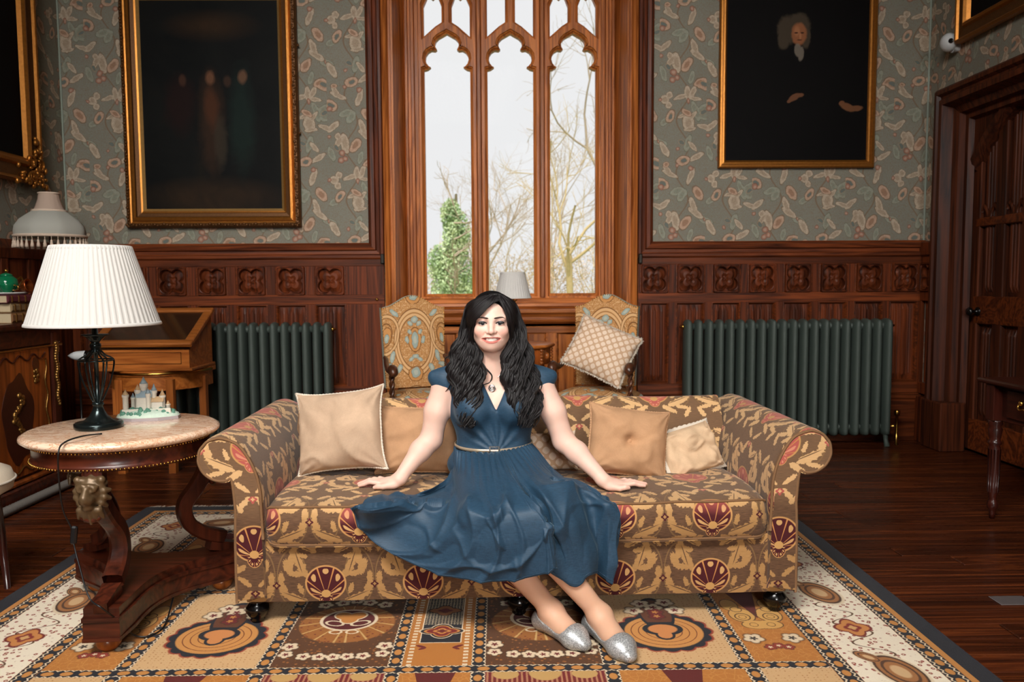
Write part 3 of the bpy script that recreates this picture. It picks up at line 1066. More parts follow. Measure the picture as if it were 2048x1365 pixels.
# left wall dado, seen behind the cabinet
MB().box(XL, XL + .03, -3, YW - .05, 0, DZ0, .002).build('panel', M['oak'], wall_left)
for k in range(8):
    y = YW - .25 - k * .29
    MB().box(XL + .03, XL + .045, y - .035, y + .035, .4, DZ0, .003).build('stile', M['oak'], wall_left)
MB().prism([(XL, DZ0), (XL + .05, DZ0), (XL + .055, DZ0 + .06), (XL + .03, DZ1 + .02), (XL, DZ1 + .02)], -1, YW - .05, 'y').xf(
    Matrix.Identity(4)).build('dado_cap', M['oak'], wall_left)
# right wall dado strip beside the door
sr = [5.60, 5.88]
lfr = linenfold(.17, .60).xf(Matrix.Translation((XR - .004, 5.755, .745)) @ Matrix.Rotation(-PI / 2, 4, 'Z')); lfr.build('linenfold_panel', M['oak'], wall_right)
qr = quatrefoil().xf(Matrix.Translation((XR - .026, 5.755, 1.222)) @ Matrix.Rotation(-PI / 2, 4, 'Z')); qr.build('quatrefoil_panel', M['oak'], wall_right)
for a, b, z0, z1 in ((5.60, 5.655, .36, DZ0), (5.855, 5.9, .36, DZ0)):
    MB().box(XR - .03, XR, a, b, z0, z1, .003).build('stile', M['oak'], wall_right)
for z0, z1 in ((1.326, DZ0), (1.048, 1.118), (.36, .442)):
    MB().box(XR - .033, XR, 5.60, 5.9, z0, z1, .003).build('rail', M['oak'], wall_right)
MB().box(XR - .05, XR, 5.60, 5.9, 0, .34, .004).build('plinth', M['oak'], wall_right)
MB().box(XR - .05, XR, 5.60, 5.9, DZ0, DZ1 + .01, .012).build('dado_cap', M['oak'], wall_right)

# ---- window: oak casing, reveals, tracery, panes
win = struct(empty('window_1', (0, 0, 0)), 'tall gothic oak window with three traceried lights')
cas = [(-.835, 5.9), (-.835, 5.845), (-.815, 5.835), (-.80, 5.845), (-.79, 5.865), (-.775, 5.865), (-.77, 5.845), (-.755, 5.845), (-.748, 5.875),
       (-.700, 6.075), (-.692, 6.06), (-.676, 6.06), (-.672, 6.085), (-.655, 6.085), (-.648, 6.065), (-.630, 6.065), (-.624, 6.10), (-.600, 6.10), (-.594, 6.3), (-.835, 6.3)]
for sgn, nm in ((1, 'left'), (-1, 'right')):
    poly = [(WX + sgn * (x - WX), y) for x, y in cas]
    if sgn < 0: poly = poly[::-1]
    MB().prism(poly[::-1], 0, 4.2, 'z').build('casing', M['oak_light'], win)
from mathutils.geometry import tessellate_polygon
SP = 2.815   # springing height


def light_outline(cx):
    k = .00172
    right = [(101, -6), (86, -2), (72, 8), (80, 12), (90, 24), (95, 40), (92, 58), (82, 72), (68, 80), (52, 78), (44, 84), (50, 94), (53, 106), (48, 120), (36, 132), (18, 142)]
    pts = [(cx + .175, 1.115)] + [(cx + x * k, SP + z * k) for x, z in right] + [(cx, SP + 152 * k)]
    pts += [(cx - x * k, SP + z * k) for x, z in right[::-1]] + [(cx - .175, 1.115)]
    return pts


def upper_outlines(cx, top):
    k = .00172
    r = []
    for sg in (1, -1):
        p = [(cx + sg * 22 * k, SP + 200 * k), (cx + sg * 22 * k, top - .05), (cx + sg * 40 * k, top + .03), (cx + sg * 60 * k, top), (cx + sg * 80 * k, top + .03), (cx + sg * 101 * k, top - .05),
             (cx + sg * 101 * k, SP + 138 * k), (cx + sg * 80 * k, SP + 156 * k), (cx + sg * 50 * k, SP + 182 * k)]
        if sg > 0: p = p[::-1]
        r.append(p)
    return r


def offset_poly(P, d):
    P = np.asarray(P, float); n = len(P); out = []
    for i in range(n):
        e0 = P[i] - P[i - 1]; e1 = P[(i + 1) % n] - P[i]
        n0 = np.array([e0[1], -e0[0]]) / (np.linalg.norm(e0) + 1e-9); n1 = np.array([e1[1], -e1[0]]) / (np.linalg.norm(e1) + 1e-9)
        m_ = n0 + n1; l = np.linalg.norm(m_)
        m_ = m_ / l if l > .3 else n0
        out.append(P[i] + m_ * d / max(.6, l / 2))
    return np.array(out)


outl = []
for k, cx in enumerate((-.386, .092, .566)):
    outl.append(light_outline(cx))
    outl += upper_outlines(cx, 3.33 if k != 1 else 3.62)
YG = 6.17
tr = MB()
holes = []
for o_ in outl:
    P0 = np.array(o_)
    area2 = np.sum(P0[:, 0] * np.roll(P0[:, 1], -1) - np.roll(P0[:, 0], -1) * P0[:, 1])
    if area2 < 0: P0 = P0[::-1]
    rings = [(P0, YG + .05), (P0, YG - .005), (offset_poly(P0, .009), YG - .012), (offset_poly(P0, .011), YG - .024), (offset_poly(P0, .020), YG - .032), (offset_poly(P0, .022), YG - .045)]
    G = np.zeros((len(rings), len(P0), 3))
    for i, (R_, y) in enumerate(rings):
        G[i, :, 0] = R_[:, 0]; G[i, :, 2] = R_[:, 1]; G[i, :, 1] = y
    tr.grid(G, closed_v=True, smooth=False)
    holes.append(offset_poly(P0, .022))
outer = [(-.60, 1.04), (.774, 1.04), (.774, 4.2), (-.60, 4.2)]
polys = [[Vector((x, 0, z)) for x, z in outer]] + [[Vector((p[0], 0, p[1])) for p in h_] for h_ in holes]
tris = tessellate_polygon(polys)
flat = [v for pl in polys for v in pl]
tr.add([(v.x, YG - .045, v.z) for v in flat], tris, smooth=False)
tr.build('tracery', M['oak_light'], win)
for cx in (-.386, .092, .566):      # raised ribs on the mullions
    pass
for mx in (-.147, .329):
    MB().prism([(mx - .022, YG - .044), (mx - .010, YG - .075), (mx + .010, YG - .075), (mx + .022, YG - .044)], 1.09, 4.2, 'z').build('mullion', M['oak_light'], win)
for o_ in outl:
    P0 = np.array(o_); x0, z0 = P0.min(0); x1, z1 = P0.max(0)
    MB().box(x0 - .01, x1 + .01, YG + .02, YG + .024, z0 - .01, z1 + .01).build('pane', M['glass'], win)
# sill and moulded rails under the lights
ms = MB()
ms.prism([(6.3, 1.03), (6.3, 1.085), (6.13, 1.085), (6.11, 1.07), (6.10, 1.045), (6.055, 1.04), (6.05, 1.02), (6.07, 1.0), (6.3, .99)][::-1], -.62, .79, 'x')
ms.build('sill', M['oak_light_h'], win)
MB().prism([(6.3, .86), (6.3, 1.0), (5.985, 1.0), (5.965, .992), (5.965, .975), (5.99, .955), (6.0, .94), (6.0, .92), (5.985, .905), (6.0, .89), (6.02, .885), (6.02, .86)][::-1],
           -.78, .95, 'x').build('sill_moulding', M['oak_light_h'], win)
# apron panels below the sill
ap = [-.74 + .226 * k for k in range(8)]
for k, x in enumerate(ap):
    MB().box(x - .032, x + .032, 5.99, 6.03, 0, .87, .003).build('apron_stile', M['oak_light'], win)
    if k < len(ap) - 1:
        MB().frame(x + .03, x + .196, .34, .835, [(0, .03), (.01, .03), (.02, .012), (.026, .01)], 6.025).build('panel_moulding', M['oak_light_h'], win)
        MB().box(x + .03, x + .196, 6.015, 6.03, .1, .85).build('apron_panel', M['oak_light'], win)
MB().box(-.76, .93, 5.985, 6.03, .82, .87, .003).build('apron_rail', M['oak_light_h'], win)
MB().box(-.76, .93, 5.98, 6.03, 0, .34, .003).build('apron_rail', M['oak_light_h'], win)

# ---- doorway in the right wall: moulded square frame, four-centred arch, panelled door
door = struct(empty('door_1', (0, 0, 0)), 'dark oak panelled door in a carved arched frame')
fr = [(3.15, .0), (3.10, .0), (3.075, .02), (3.075, .045), (3.10, .06), (3.10, .075), (3.07, .09), (3.07, .125), (3.11, .14), (3.14, .15), (3.16, .19), (3.20, .20), (3.20, .235), (3.24, .25)]
YF0, YF1, ZF = 5.70, 3.88, 2.535


def jamb(y_of, z0, z1):
    m_ = MB()
    P = np.zeros((2, len(fr), 3))
    for i, z in enumerate((z0, z1)):
        for j, (x, d) in enumerate(fr):
            P[i, j] = (x, y_of(d), z if i == 0 else z - d)
    return m_.grid(P, smooth=False)


jamb(lambda d: YF0 - d, 0.34, ZF).build('jamb', M['oak_door'], door)
jamb(lambda d: YF1 + d, 0.34, ZF).build('jamb', M['oak_door'], door)
for y0, y1 in ((YF0 - .26, YF0 + .005), (YF1 - .005, YF1 + .26)):
    MB().box(3.06, 3.24, y0, y1, 0, .345, .008).build('plinth_block', M['oak_door'], door)
P = np.zeros((2, len(fr), 3))
for i, (y, sg) in enumerate(((YF0, -1), (YF1, 1))):
    for j, (x, d) in enumerate(fr):
        P[i, j] = (x, y + sg * d, ZF - d)
MB().grid(P, smooth=False).build('head_moulding', M['oak_door'], door)
# arched spandrel board
ya, yb_ = YF0 - .24, YF1 + .24; ymid = (ya + yb_) / 2; hw = (ya - yb_) / 2
tt = np.linspace(-1, 1, 41)
zarch = 1.93 + .34 * (1 - np.abs(tt) ** 2.2) + .05 * (1 - np.abs(tt))
P = np.zeros((41, 6, 3))
for j, (dx, up) in enumerate(((3.235, 9), (3.235, .11), (3.215, .09), (3.225, .05), (3.25, .02), (3.30, 0))):
    P[:, j, 0] = dx; P[:, j, 1] = ymid + tt * (hw - min(up, .11) * .0); P[:, j, 2] = np.minimum(zarch + min(up, 3), ZF - .22) if up < 9 else ZF - .2
MB().grid(P, smooth=False).build('arch', M['oak_door'], door)
# leaf
dl = MB().box(3.30, 3.345, yb_, ya, .01, 2.34).build('door_leaf', M['oak_door'], door)
npan = 5; pw = (2 * hw) / npan
for k in range(npan + 1):
    y = yb_ + k * pw
    MB().box(3.268, 3.302, y - .05, y + .05, .02, 2.32, .006).build('muntin', M['oak_door'], door)
for z0, z1 in ((.02, .24), (.90, 1.09), (1.56, 1.62)):
    MB().box(3.266, 3.302, yb_, ya, z0, z1, .006).build('rail', M['oak_h'], door)
for k in range(npan):
    y = yb_ + (k + .5) * pw
    for z0, z1 in ((.25, .89), (1.10, 2.30)):
        lfp = linenfold(pw - .11, z1 - z0).xf(Matrix.Translation((3.301, y, (z0 + z1) / 2)) @ Matrix.Rotation(-PI / 2, 4, 'Z'))
        lfp.build('panel', M['oak_door'], door)
    # pierced tracery head between the upper and lower panels
    t_ = MB()
    for sy in (-1, 1):
        t_.tube([(3.285, y + sy * (pw / 2 - .05), 1.66), (3.283, y + sy * .055, 1.70), (3.283, y + sy * .03, 1.665), (3.283, y + sy * .012, 1.62)], [.014, .016, .013, .01], 6)
    t_.build('tracery_cusp', M['oak_door'], door)
MB().lathe([(.0, 0), (.03, 0), (.03, .006), (.012, .01), (.011, .04), (.027, .05), (.03, .062), (.022, .074), (0, .076)], (0, 0, 0), 16, axis='x').xf(
    Matrix.Translation((3.262, ya - .075, .985)) @ Matrix.Rotation(PI, 4, 'Z')).build('knob', M['black'], door)

struct(MB().box(3.46, 3.5, 3.2, 6.2, 0, 2.7).build('wall_lobby', M['gap']), 'dark lobby wall behind the door')

# wall behind the photographer; unseen frames added around the fill and key lights
wf = MB()
wf.box(XL - .1, .2, -7.5, -7.35, 0, ZC); wf.box(1.8, XR + .3, -7.5, -7.35, 0, ZC); wf.box(.2, 1.8, -7.5, -7.35, 0, 1.8); wf.box(.2, 1.8, -7.5, -7.35, 4.5, ZC)
struct(wf.build('wall_front', M['wallpaper']), 'papered wall behind the photographer')
w3 = struct(empty('added_rear_frame', (1.0, -7.4, 3.15)), 'added window frame at the fill light behind the photographer')
MB().box(-.86, -.78, -.08, .1, -1.4, 1.4, .01).box(.78, .86, -.08, .1, -1.4, 1.4, .01).box(-.8, .8, -.08, .1, 1.34, 1.42, .01).box(-.8, .8, -.08, .1, -1.42, -1.34, .01).box(-.03, .03, -.05, .05, -1.35, 1.35, .008).build('added_frame', M['oak_light'], w3)
w2 = struct(empty('added_roof_frame', (-.9, -.3, ZC)), 'added roof-light frame at the key light under the ceiling')
MB().box(-1.35, -1.22, -1.0, 1.0, -.05, .02, .01).box(1.22, 1.35, -1.0, 1.0, -.05, .02, .01).box(-1.3, 1.3, -1.05, -.92, -.05, .02, .01).box(-1.3, 1.3, .92, 1.05, -.05, .02, .01).build('added_frame', M['oak_light_h'], w2)
for k in range(3):
    MB().box(-1.25, 1.25, -.5 + .5 * k - .02, -.5 + .5 * k + .02, -.03, .0, .005).build('added_bar', M['oak_light_h'], w2)
# ================================================================== rug
def rug_mats():
    out = {}
    NAVY, GOLD, CREAM, WINE, BROWN, ORANGE, TAN = rgb(22, 27, 36), rgb(190, 128, 62), rgb(222, 200, 168), rgb(104, 26, 26), rgb(86, 52, 26), rgb(178, 112, 46), rgb(206, 166, 118)

    def start(name):
        s = S(name, .95, .1)
        uv = s.coord('UV')
        pile, pc = s.noise(uv, 420, 2)
        wv = s.n('VectorMath', operation='SCALE'); s.put(wv.inputs[0], s.vm('SUBTRACT', pc, (.5, .5, .5))); wv.inputs['Scale'].default_value = .006
        v = s.vm('ADD', uv, wv.outputs[0])
        s.pile = pile
        return s, v

    def finish(s, c):
        c = s.mix(s.m('MULTIPLY', s.pile, .25), c, rgb(60, 40, 26))
        s.base(c); s.bump(s.pile, .5, .003); s.sheen(.1, .5)
        return s.mat

    def flowers(s, c, v, pts, R, petal=None, centre=None):
        """five-petalled flowers: scalloped discs"""
        petal = petal or CREAM; centre = centre or WINE
        d = None
        for i, (x, y) in enumerate(pts):
            if i and i % 3 == 0: v = s.vm('MULTIPLY_ADD', d, (1e-9, 1e-9, 0), v)
            q = s.mapg(v, (x, y, 0), (0, 0, .3 * i), (R, R, 1), 'TEXTURE')
            l = s.vm('LENGTH', q); qx, qy, _ = s.sep(q)
            l = s.m('MULTIPLY_ADD', s.m('ABSOLUTE', s.m('SINE', s.m('MULTIPLY', s.m('ARCTAN2', qx, qy), 2.5))), -.28, s.m('ADD', l, .22))
            d = l if d is None else s.m('MINIMUM', d, l)
        c = s.mix(s.step(d, 1.05, .12), c, rgb(60, 34, 20)); c = s.mix(s.step(d, .9, .1), c, petal)
        return s.mix(s.step(d, .36, .06), c, centre)

    # guard bands: navy, gold beads, white zigzag edges
    s, v = start('rug_guard_band')
    x, y, _ = s.sep(v)
    per = .058
    wx = s.m('WRAP', x, per / 2, -per / 2)
    bead = s.step(s.ell(s.comb(wx, y), 0, 0, .019, .0125), 1.0, .1)
    zig = s.m('PINGPONG', x, .012)
    ed = s.m('ABSOLUTE', s.m('SUBTRACT', s.m('ABSOLUTE', y), s.m('MULTIPLY_ADD', zig, .7, .0165)))
    c = s.mix(bead, NAVY, GOLD)
    c = s.mix(s.step(ed, .0028, .001), c, CREAM)
    c = s.mix(s.m('GREATER_THAN', s.m('ABSOLUTE', y), .029), c, rgb(146, 92, 46))
    out['guard'] = finish(s, c)

    # plain bands
    for nm, col in (('navy', NAVY), ('goldline', GOLD)):
        s, v = start('rug_' + nm); out[nm] = finish(s, col)

    # wide cream border with vine blossoms and paisleys
    s, v = start('rug_cream_border')
    x, y, _ = s.sep(v)
    P_ = .62
    wx = s.m('WRAP', x, P_ / 2, -P_ / 2)
    vv = s.comb(wx, y)
    leaf = s.voro(v, 50.0, 'F1', 'Distance', .7)
    c = s.mix(s.step(leaf, .34, .05), rgb(236, 222, 198), rgb(140, 46, 34))
    c = s.mix(s.step(leaf, .16, .05), c, rgb(226, 206, 176))
    vine = s.m('ABSOLUTE', s.m('SUBTRACT', y, s.m('MULTIPLY', s.m('SINE', s.m('MULTIPLY', x, 2 * PI / .155)), .05)))
    c = s.mix(s.step(vine, .004, .0015), c, rgb(96, 66, 40))
    pz = s.dmin(s.ell(vv, -.155, -.01, .105, .062, 10), s.ell(vv, -.06, .045, .05, .026, 40))
    c = s.mix(s.step(pz, 1.16, .04), c, rgb(222, 200, 168)); c = s.mix(s.step(pz, 1.02, .03), c, rgb(70, 44, 28)); c = s.mix(s.step(pz, .9, .03), c, rgb(158, 104, 58))
    c = s.mix(s.step(s.m('ABSOLUTE', s.m('SUBTRACT', pz, .66)), .06, .02), c, rgb(82, 52, 32)); c = s.mix(s.step(pz, .38, .04), c, rgb(206, 168, 122))
    md = s.ells(vv, [(.155, 0, .062, .030, 0), (.155, 0, .034, .056, 0)])
    c = s.mix(s.step(md, 1.18, .04), c, rgb(116, 34, 28)); c = s.mix(s.step(md, 1.0, .04), c, rgb(196, 128, 66)); c = s.mix(s.step(md, .55, .05), c, rgb(128, 40, 32)); c = s.mix(s.step(md, .28, .05), c, rgb(206, 160, 100))
    out['border'] = finish(s, c)

    # cream cell with horseshoe paisley
    s, v = start('rug_paisley_cell')
    x, y, _ = s.sep(v)
    dots = s.voro(v, 70.0, 'F1', 'Distance', .3)
    c = s.mix(s.step(dots, .2, .05), TAN, rgb(168, 120, 72))
    x2, y2 = x, s.m('ADD', y, .075)
    th = s.m('ARCTAN2', x2, y2)
    d = s.ell(v, 0, -.075, .135, .125)
    sc = s.m('MULTIPLY', s.m('ABSOLUTE', s.m('COSINE', s.m('MULTIPLY', th, 8.0))), .10)
    ds = s.m('SUBTRACT', d, sc)
    c = s.mix(s.step(ds, 1.16, .02), c, rgb(150, 60, 36)); c = s.mix(s.step(ds, 1.10, .02), c, NAVY); c = s.mix(s.step(d, .98, .02), c, rgb(200, 138, 72))
    ln = s.m('ABSOLUTE', s.m('SUBTRACT', s.m('FRACT', s.m('MULTIPLY', d, 5.5)), .5))
    c = s.mix(s.m('MULTIPLY', s.step(ln, .07, .03), s.step(d, .97, .02)), c, rgb(118, 58, 26))
    gap = s.ells(v, [(0, .075, .06, .13, 0)])
    c = s.mix(s.step(gap, 1.06, .02), c, NAVY); c = s.mix(s.m('MULTIPLY', s.step(gap, .9, .02), s.m('GREATER_THAN', y, .0)), c, rgb(96, 52, 28))
    tear = s.ells(v, [(0, -.055, .062, .045, 0), (0, -.10, .03, .035, 0)])
    c = s.mix(s.step(tear, 1.12, .03), c, NAVY); c = s.mix(s.step(tear, .8, .05), c, rgb(204, 132, 74))
    c = s.mix(s.step(s.m('ABSOLUTE', s.m('SINE', s.m('MULTIPLY', th, 5.0))), .25, .05), c, c)
    c = flowers(s, c, v, [(-.075, .10), (0, .125), (.075, .10), (-.04, .16), (.05, .17)], .036)
    c = flowers(s, c, v, [(0, .05), (0, .085)], .03, WINE, GOLD)
    out['paisley'] = finish(s, c)

    # brown cell with medallion, fan and row of blossoms
    s, v = start('rug_medallion_cell')
    x, y, _ = s.sep(v)
    nz = s.voro(v, 55.0, 'F1', 'Distance', 1.0)
    c = s.mix(s.step(nz, .26, .06), BROWN, rgb(150, 92, 42))
    fan = s.ell(v, 0, .02, .165, .15)
    th = s.m('ARCTAN2', x, s.m('SUBTRACT', y, .06))
    spk = s.m('PINGPONG', th, .19)
    c = s.mix(s.m('MULTIPLY', s.step(fan, 1.0, .02), .9), c, s.mix(s.step(nz, .24, .05), rgb(158, 98, 42), rgb(110, 44, 26)))
    c = s.mix(s.m('MULTIPLY', s.step(spk, .02, .01), s.step(fan, 1.0, .02)), c, rgb(200, 160, 100))
    md = s.ell(v, 0, .05, .094, .082)
    c = s.mix(s.step(md, 1.08, .02), c, CREAM); c = s.mix(s.step(md, .96, .02), c, rgb(84, 18, 20))
    ax = s.m('ABSOLUTE', x); va = s.comb(ax, y)
    ht = s.ells(va, [(.022, .082, .036, .028, 35), (0, .055, .03, .034, 0)])
    c = s.mix(s.step(ht, 1.15, .03), c, CREAM); c = s.mix(s.step(ht, .95, .03), c, rgb(190, 122, 54))
    cr = s.m('ABSOLUTE', s.m('SUBTRACT', s.ell(va, .045, .022, .032, .018, 20), 1.0))
    c = s.mix(s.step(cr, .16, .04), c, CREAM)
    sw = s.m('ABSOLUTE', s.m('SUBTRACT', s.ell(va, .028, -.048, .02, .013, 0), 1.0)); c = s.mix(s.step(sw, .2, .05), c, CREAM)
    c = flowers(s, c, v, [(-.155, -.21), (-.095, -.225), (-.045, -.228), (0, -.23), (.045, -.228), (.095, -.225), (.155, -.21)], .026)
    c = flowers(s, c, va, [(.155, -.155), (.05, .20), (0, .22), (.11, .18)], .030)
    out['medallion'] = finish(s, c)

    # narrow gold cell with an arched navy niche
    s, v = start('rug_niche_cell')
    x, y, _ = s.sep(v)
    ax = s.m('ABSOLUTE', x); va = s.comb(ax, y)
    c0 = ORANGE
    tick = s.m('LESS_THAN', s.m('WRAP', y, .011, -.011), .001)
    rim = s.m('MULTIPLY', tick, s.m('LESS_THAN', s.m('ABSOLUTE', s.m('SUBTRACT', ax, .088)), .008))
    c = s.mix(rim, c0, CREAM)
    inn = s.m('MULTIPLY', s.m('LESS_THAN', ax, .07), s.m('GREATER_THAN', y, -.14))
    c = s.mix(inn, c, CREAM)
    inn2 = s.m('MULTIPLY', s.m('LESS_THAN', ax, .066), s.m('GREATER_THAN', y, -.136))
    net = s.voro(v, 90.0, 'DISTANCE_TO_EDGE', 'Distance', .1)
    c = s.mix(inn2, c, s.mix(s.m('MULTIPLY', s.step(net, .09, .04), s.m('GREATER_THAN', y, .0)), NAVY, rgb(190, 170, 138)))
    q = s.ells(v, [(0, -.05, .062, .024, 0), (0, -.05, .034, .045, 0)])
    for e, col in ((1.28, CREAM), (1.18, NAVY), (1.0, rgb(196, 130, 64)), (.85, rgb(120, 28, 24)), (.5, rgb(196, 130, 64)), (.3, WINE)):
        c = s.mix(s.step(q, e, .03), c, col)
    q = s.ells(v, [(0, .12, .055, .022, 0), (0, .12, .03, .04, 0)])
    for e, col in ((1.15, rgb(60, 34, 20)), (1.0, rgb(140, 84, 40)), (.5, WINE)):
        c = s.mix(s.step(q, e, .03), c, col)
    pet = s.ells(va, [(.06, -.165, .02, .007, 30), (.055, -.18, .014, .006, -30)]); c = s.mix(s.step(pet, 1, .06), c, WINE)
    out['niche'] = finish(s, c)

    # orange cell with scrolls
    s, v = start('rug_scroll_cell')
    x, y, _ = s.sep(v)
    ax = s.m('ABSOLUTE', x); va = s.comb(ax, y)
    vn = s.voro(v, 40, 'DISTANCE_TO_EDGE', 'Distance', 1.0)
    c = s.mix(s.step(vn, .03, .02), ORANGE, rgb(196, 136, 66))
    tri = s.m('SUBTRACT', s.m('MULTIPLY', s.m('SUBTRACT', y, .02), .22), ax)
    c = s.mix(s.m('GREATER_THAN', tri, 0.0), c, rgb(92, 26, 24))
    lob = s.ells(va, [(.048, .05, .044, .058, 0), (.02, -.03, .05, .034, 0), (.07, .14, .03, .05, 0)])
    c = s.mix(s.step(lob, 1.06, .03), c, rgb(74, 50, 28)); c = s.mix(s.step(lob, .98, .03), c, s.mix(s.m('GREATER_THAN', tri, 0.0), rgb(206, 156, 84), rgb(92, 26, 24)))
    for cx_, cy_, r_ in ((.05, .035, .026), (.05, .035, .013), (.055, .1, .02), (.03, -.03, .014)):
        rg = s.m('ABSOLUTE', s.m('SUBTRACT', s.ell(va, cx_, cy_, r_, r_ * 1.1), 1.0)); c = s.mix(s.step(rg, .09, .04), c, rgb(88, 58, 32))
    c = flowers(s, c, va, [(.065, -.135)], .036, CREAM, rgb(60, 50, 44))
    th = s.m('ARCTAN2', s.m('SUBTRACT', ax, .065), s.m('ADD', y, .135))
    c = flowers(s, c, va, [(.0, -.19), (.03, -.2)], .02, rgb(140, 48, 34), CREAM)
    out['scroll'] = finish(s, c)

    # red ribbed cell (only its far edge shows)
    s, v = start('rug_red_cell')
    x, y, _ = s.sep(v)
    st = s.m('SINE', s.m('MULTIPLY', x, 420.0))
    c = s.mix(s.m('GREATER_THAN', st, .3), rgb(112, 30, 32), rgb(176, 120, 84))
    q = s.ells(v, [(0, .3, .05, .05, 0), (-.12, .29, .04, .03, 0), (.12, .29, .04, .03, 0)]); c = s.mix(s.step(q, 1.0, .05), c, rgb(190, 150, 90))
    out['red'] = finish(s, c)
    return out


RM = rug_mats()
ORDER = ['guard', 'navy', 'goldline', 'border', 'paisley', 'medallion', 'niche', 'scroll', 'red']
RI = {k: i for i, k in enumerate(ORDER)}
rug = MB()
RZ = .012


def rq(x0, x1, y0, y1, mat, along=None):
    """one woven field; along: 'x' or 'y' = lengthwise direction of a band"""
    cx, cy = (x0 + x1) / 2, (y0 + y1) / 2
    V = [(x0, y0, RZ), (x1, y0, RZ), (x1, y1, RZ), (x0, y1, RZ)]
    if along is None: uv = [(a - cx, b - cy) for a, b, _ in V]
    elif along == 'x': uv = [(a, b - cy) for a, b, _ in V]
    else: uv = [(b, -(a - cx)) for a, b, _ in V]
    rug.add(V, [(0, 1, 2, 3)], RI[mat], uv, False)


RCX, RY0, RY1 = -.205, .55, 4.215
hw_ = [.108, .045, .365, .045, .385, .05, .22]          # niche half, band, medallion, band, paisley, band, scroll
cells_x = []; xx = 0
names = ['niche', 'b', 'medallion', 'b', 'paisley', 'b', 'scroll']
for w_, nm in zip(hw_, names):
    cells_x.append((xx, xx + w_, nm)); xx += w_
FHW = xx                                                  # field half width
bw = [('guard', .062), ('border', .255), ('guard', .062), ('goldline', .022), ('navy', .07)]
BT = sum(b for _, b in bw)
fy0, fy1 = RY0 + BT, RY1 - BT
rows_y = [(fy0, 1.06, None), (1.06, 1.105, 'b'), (1.105, 1.70, 'B'), (1.70, 1.745, 'b'), (1.745, 2.355, 'B'), (2.355, 2.40, 'b'), (2.40, 2.995, 'A'), (2.995, 3.04, 'b'), (3.04, fy1, 'A')]
for y0, y1, rk in rows_y:
    if rk is None: rq(RCX - FHW, RCX + FHW, y0, y1, 'red'); continue
    if rk == 'b': rq(RCX - FHW, RCX + FHW, y0, y1, 'guard', 'x'); continue
    for x0, x1, nm in cells_x:
        sides = (1,) if x0 == 0 else (-1, 1)
        for sg in sides:
            a, b = (RCX - x1, RCX + x1) if x0 == 0 else sorted((RCX + sg * x0, RCX + sg * x1))
            if nm == 'b': rq(a, b, y0, y1, 'guard', 'y'); continue
            k = nm
            if rk == 'B': k = {'niche': 'scroll', 'medallion': 'red', 'paisley': 'scroll', 'scroll': 'paisley'}[nm]
            rq(a, b, y0, y1, k)
x_in, y_lo, y_hi = FHW, fy0, fy1
for nm, t_ in bw:
    rq(RCX - x_in - t_, RCX - x_in, y_lo - t_, y_hi + t_, nm, 'y'); rq(RCX + x_in, RCX + x_in + t_, y_lo - t_, y_hi + t_, nm, 'y')
    rq(RCX - x_in, RCX + x_in, y_hi, y_hi + t_, nm, 'x'); rq(RCX - x_in, RCX + x_in, y_lo - t_, y_lo, nm, 'x')
    x_in += t_; y_lo -= t_; y_hi += t_
# edge thickness
X0, X1 = RCX - x_in, RCX + x_in
for a, b in (((X0, y_lo), (X1, y_lo)), ((X1, y_lo), (X1, y_hi)), ((X1, y_hi), (X0, y_hi)), ((X0, y_hi), (X0, y_lo))):
    rug.add([(*a, .001), (*b, .001), (*b, RZ), (*a, RZ)], [(0, 1, 2, 3)], RI['navy'], None, False)
rg = thing('carpet', 'large patterned rug with cream paisley border and navy edge under the sofa', 'rug', (0, 0, 0))
rug.build('woven_pile', [RM[k] for k in ORDER], rg, uv=True)
fb = MB()
for k in range(420):
    x = X0 + (k + .5) / 420 * (X1 - X0) + random.uniform(-.002, .002)
    l = random.uniform(.045, .065); dx = random.uniform(-.01, .01)
    fb.add([(x - .003, y_hi, .008), (x + .003, y_hi, .008), (x + .003 + dx, y_hi + l, .003), (x - .003 + dx, y_hi + l, .003)], [(0, 1, 2, 3)], smooth=False)
tag(fb.build('fringe', M['rope'], rg), kind='stuff')

# ================================================================== sofa
SOFA = thing('sofa', 'rolled-arm sofa in brown and gold floral damask with wine palmettes', 'sofa', (.0635, 2.715, RZ), math.radians(1.3))
IN = .878


def arm_profile(n=26):
    a = np.radians(np.linspace(118, -118, n))
    arc = [(.142 + .074 * math.cos(t), .598 + .074 * math.sin(t)) for t in a]
    inner = [(.0, .10), (0, .2), (0, .3), (.0, .40), (.004, .48), (.018, .545), (.045, .605), (.078, .648)]
    outer = [(.101, .50), (.098, .40), (.098, .28), (.098, .16), (.098, .085)]
    return crom(np.array(inner + arc + outer), 110)


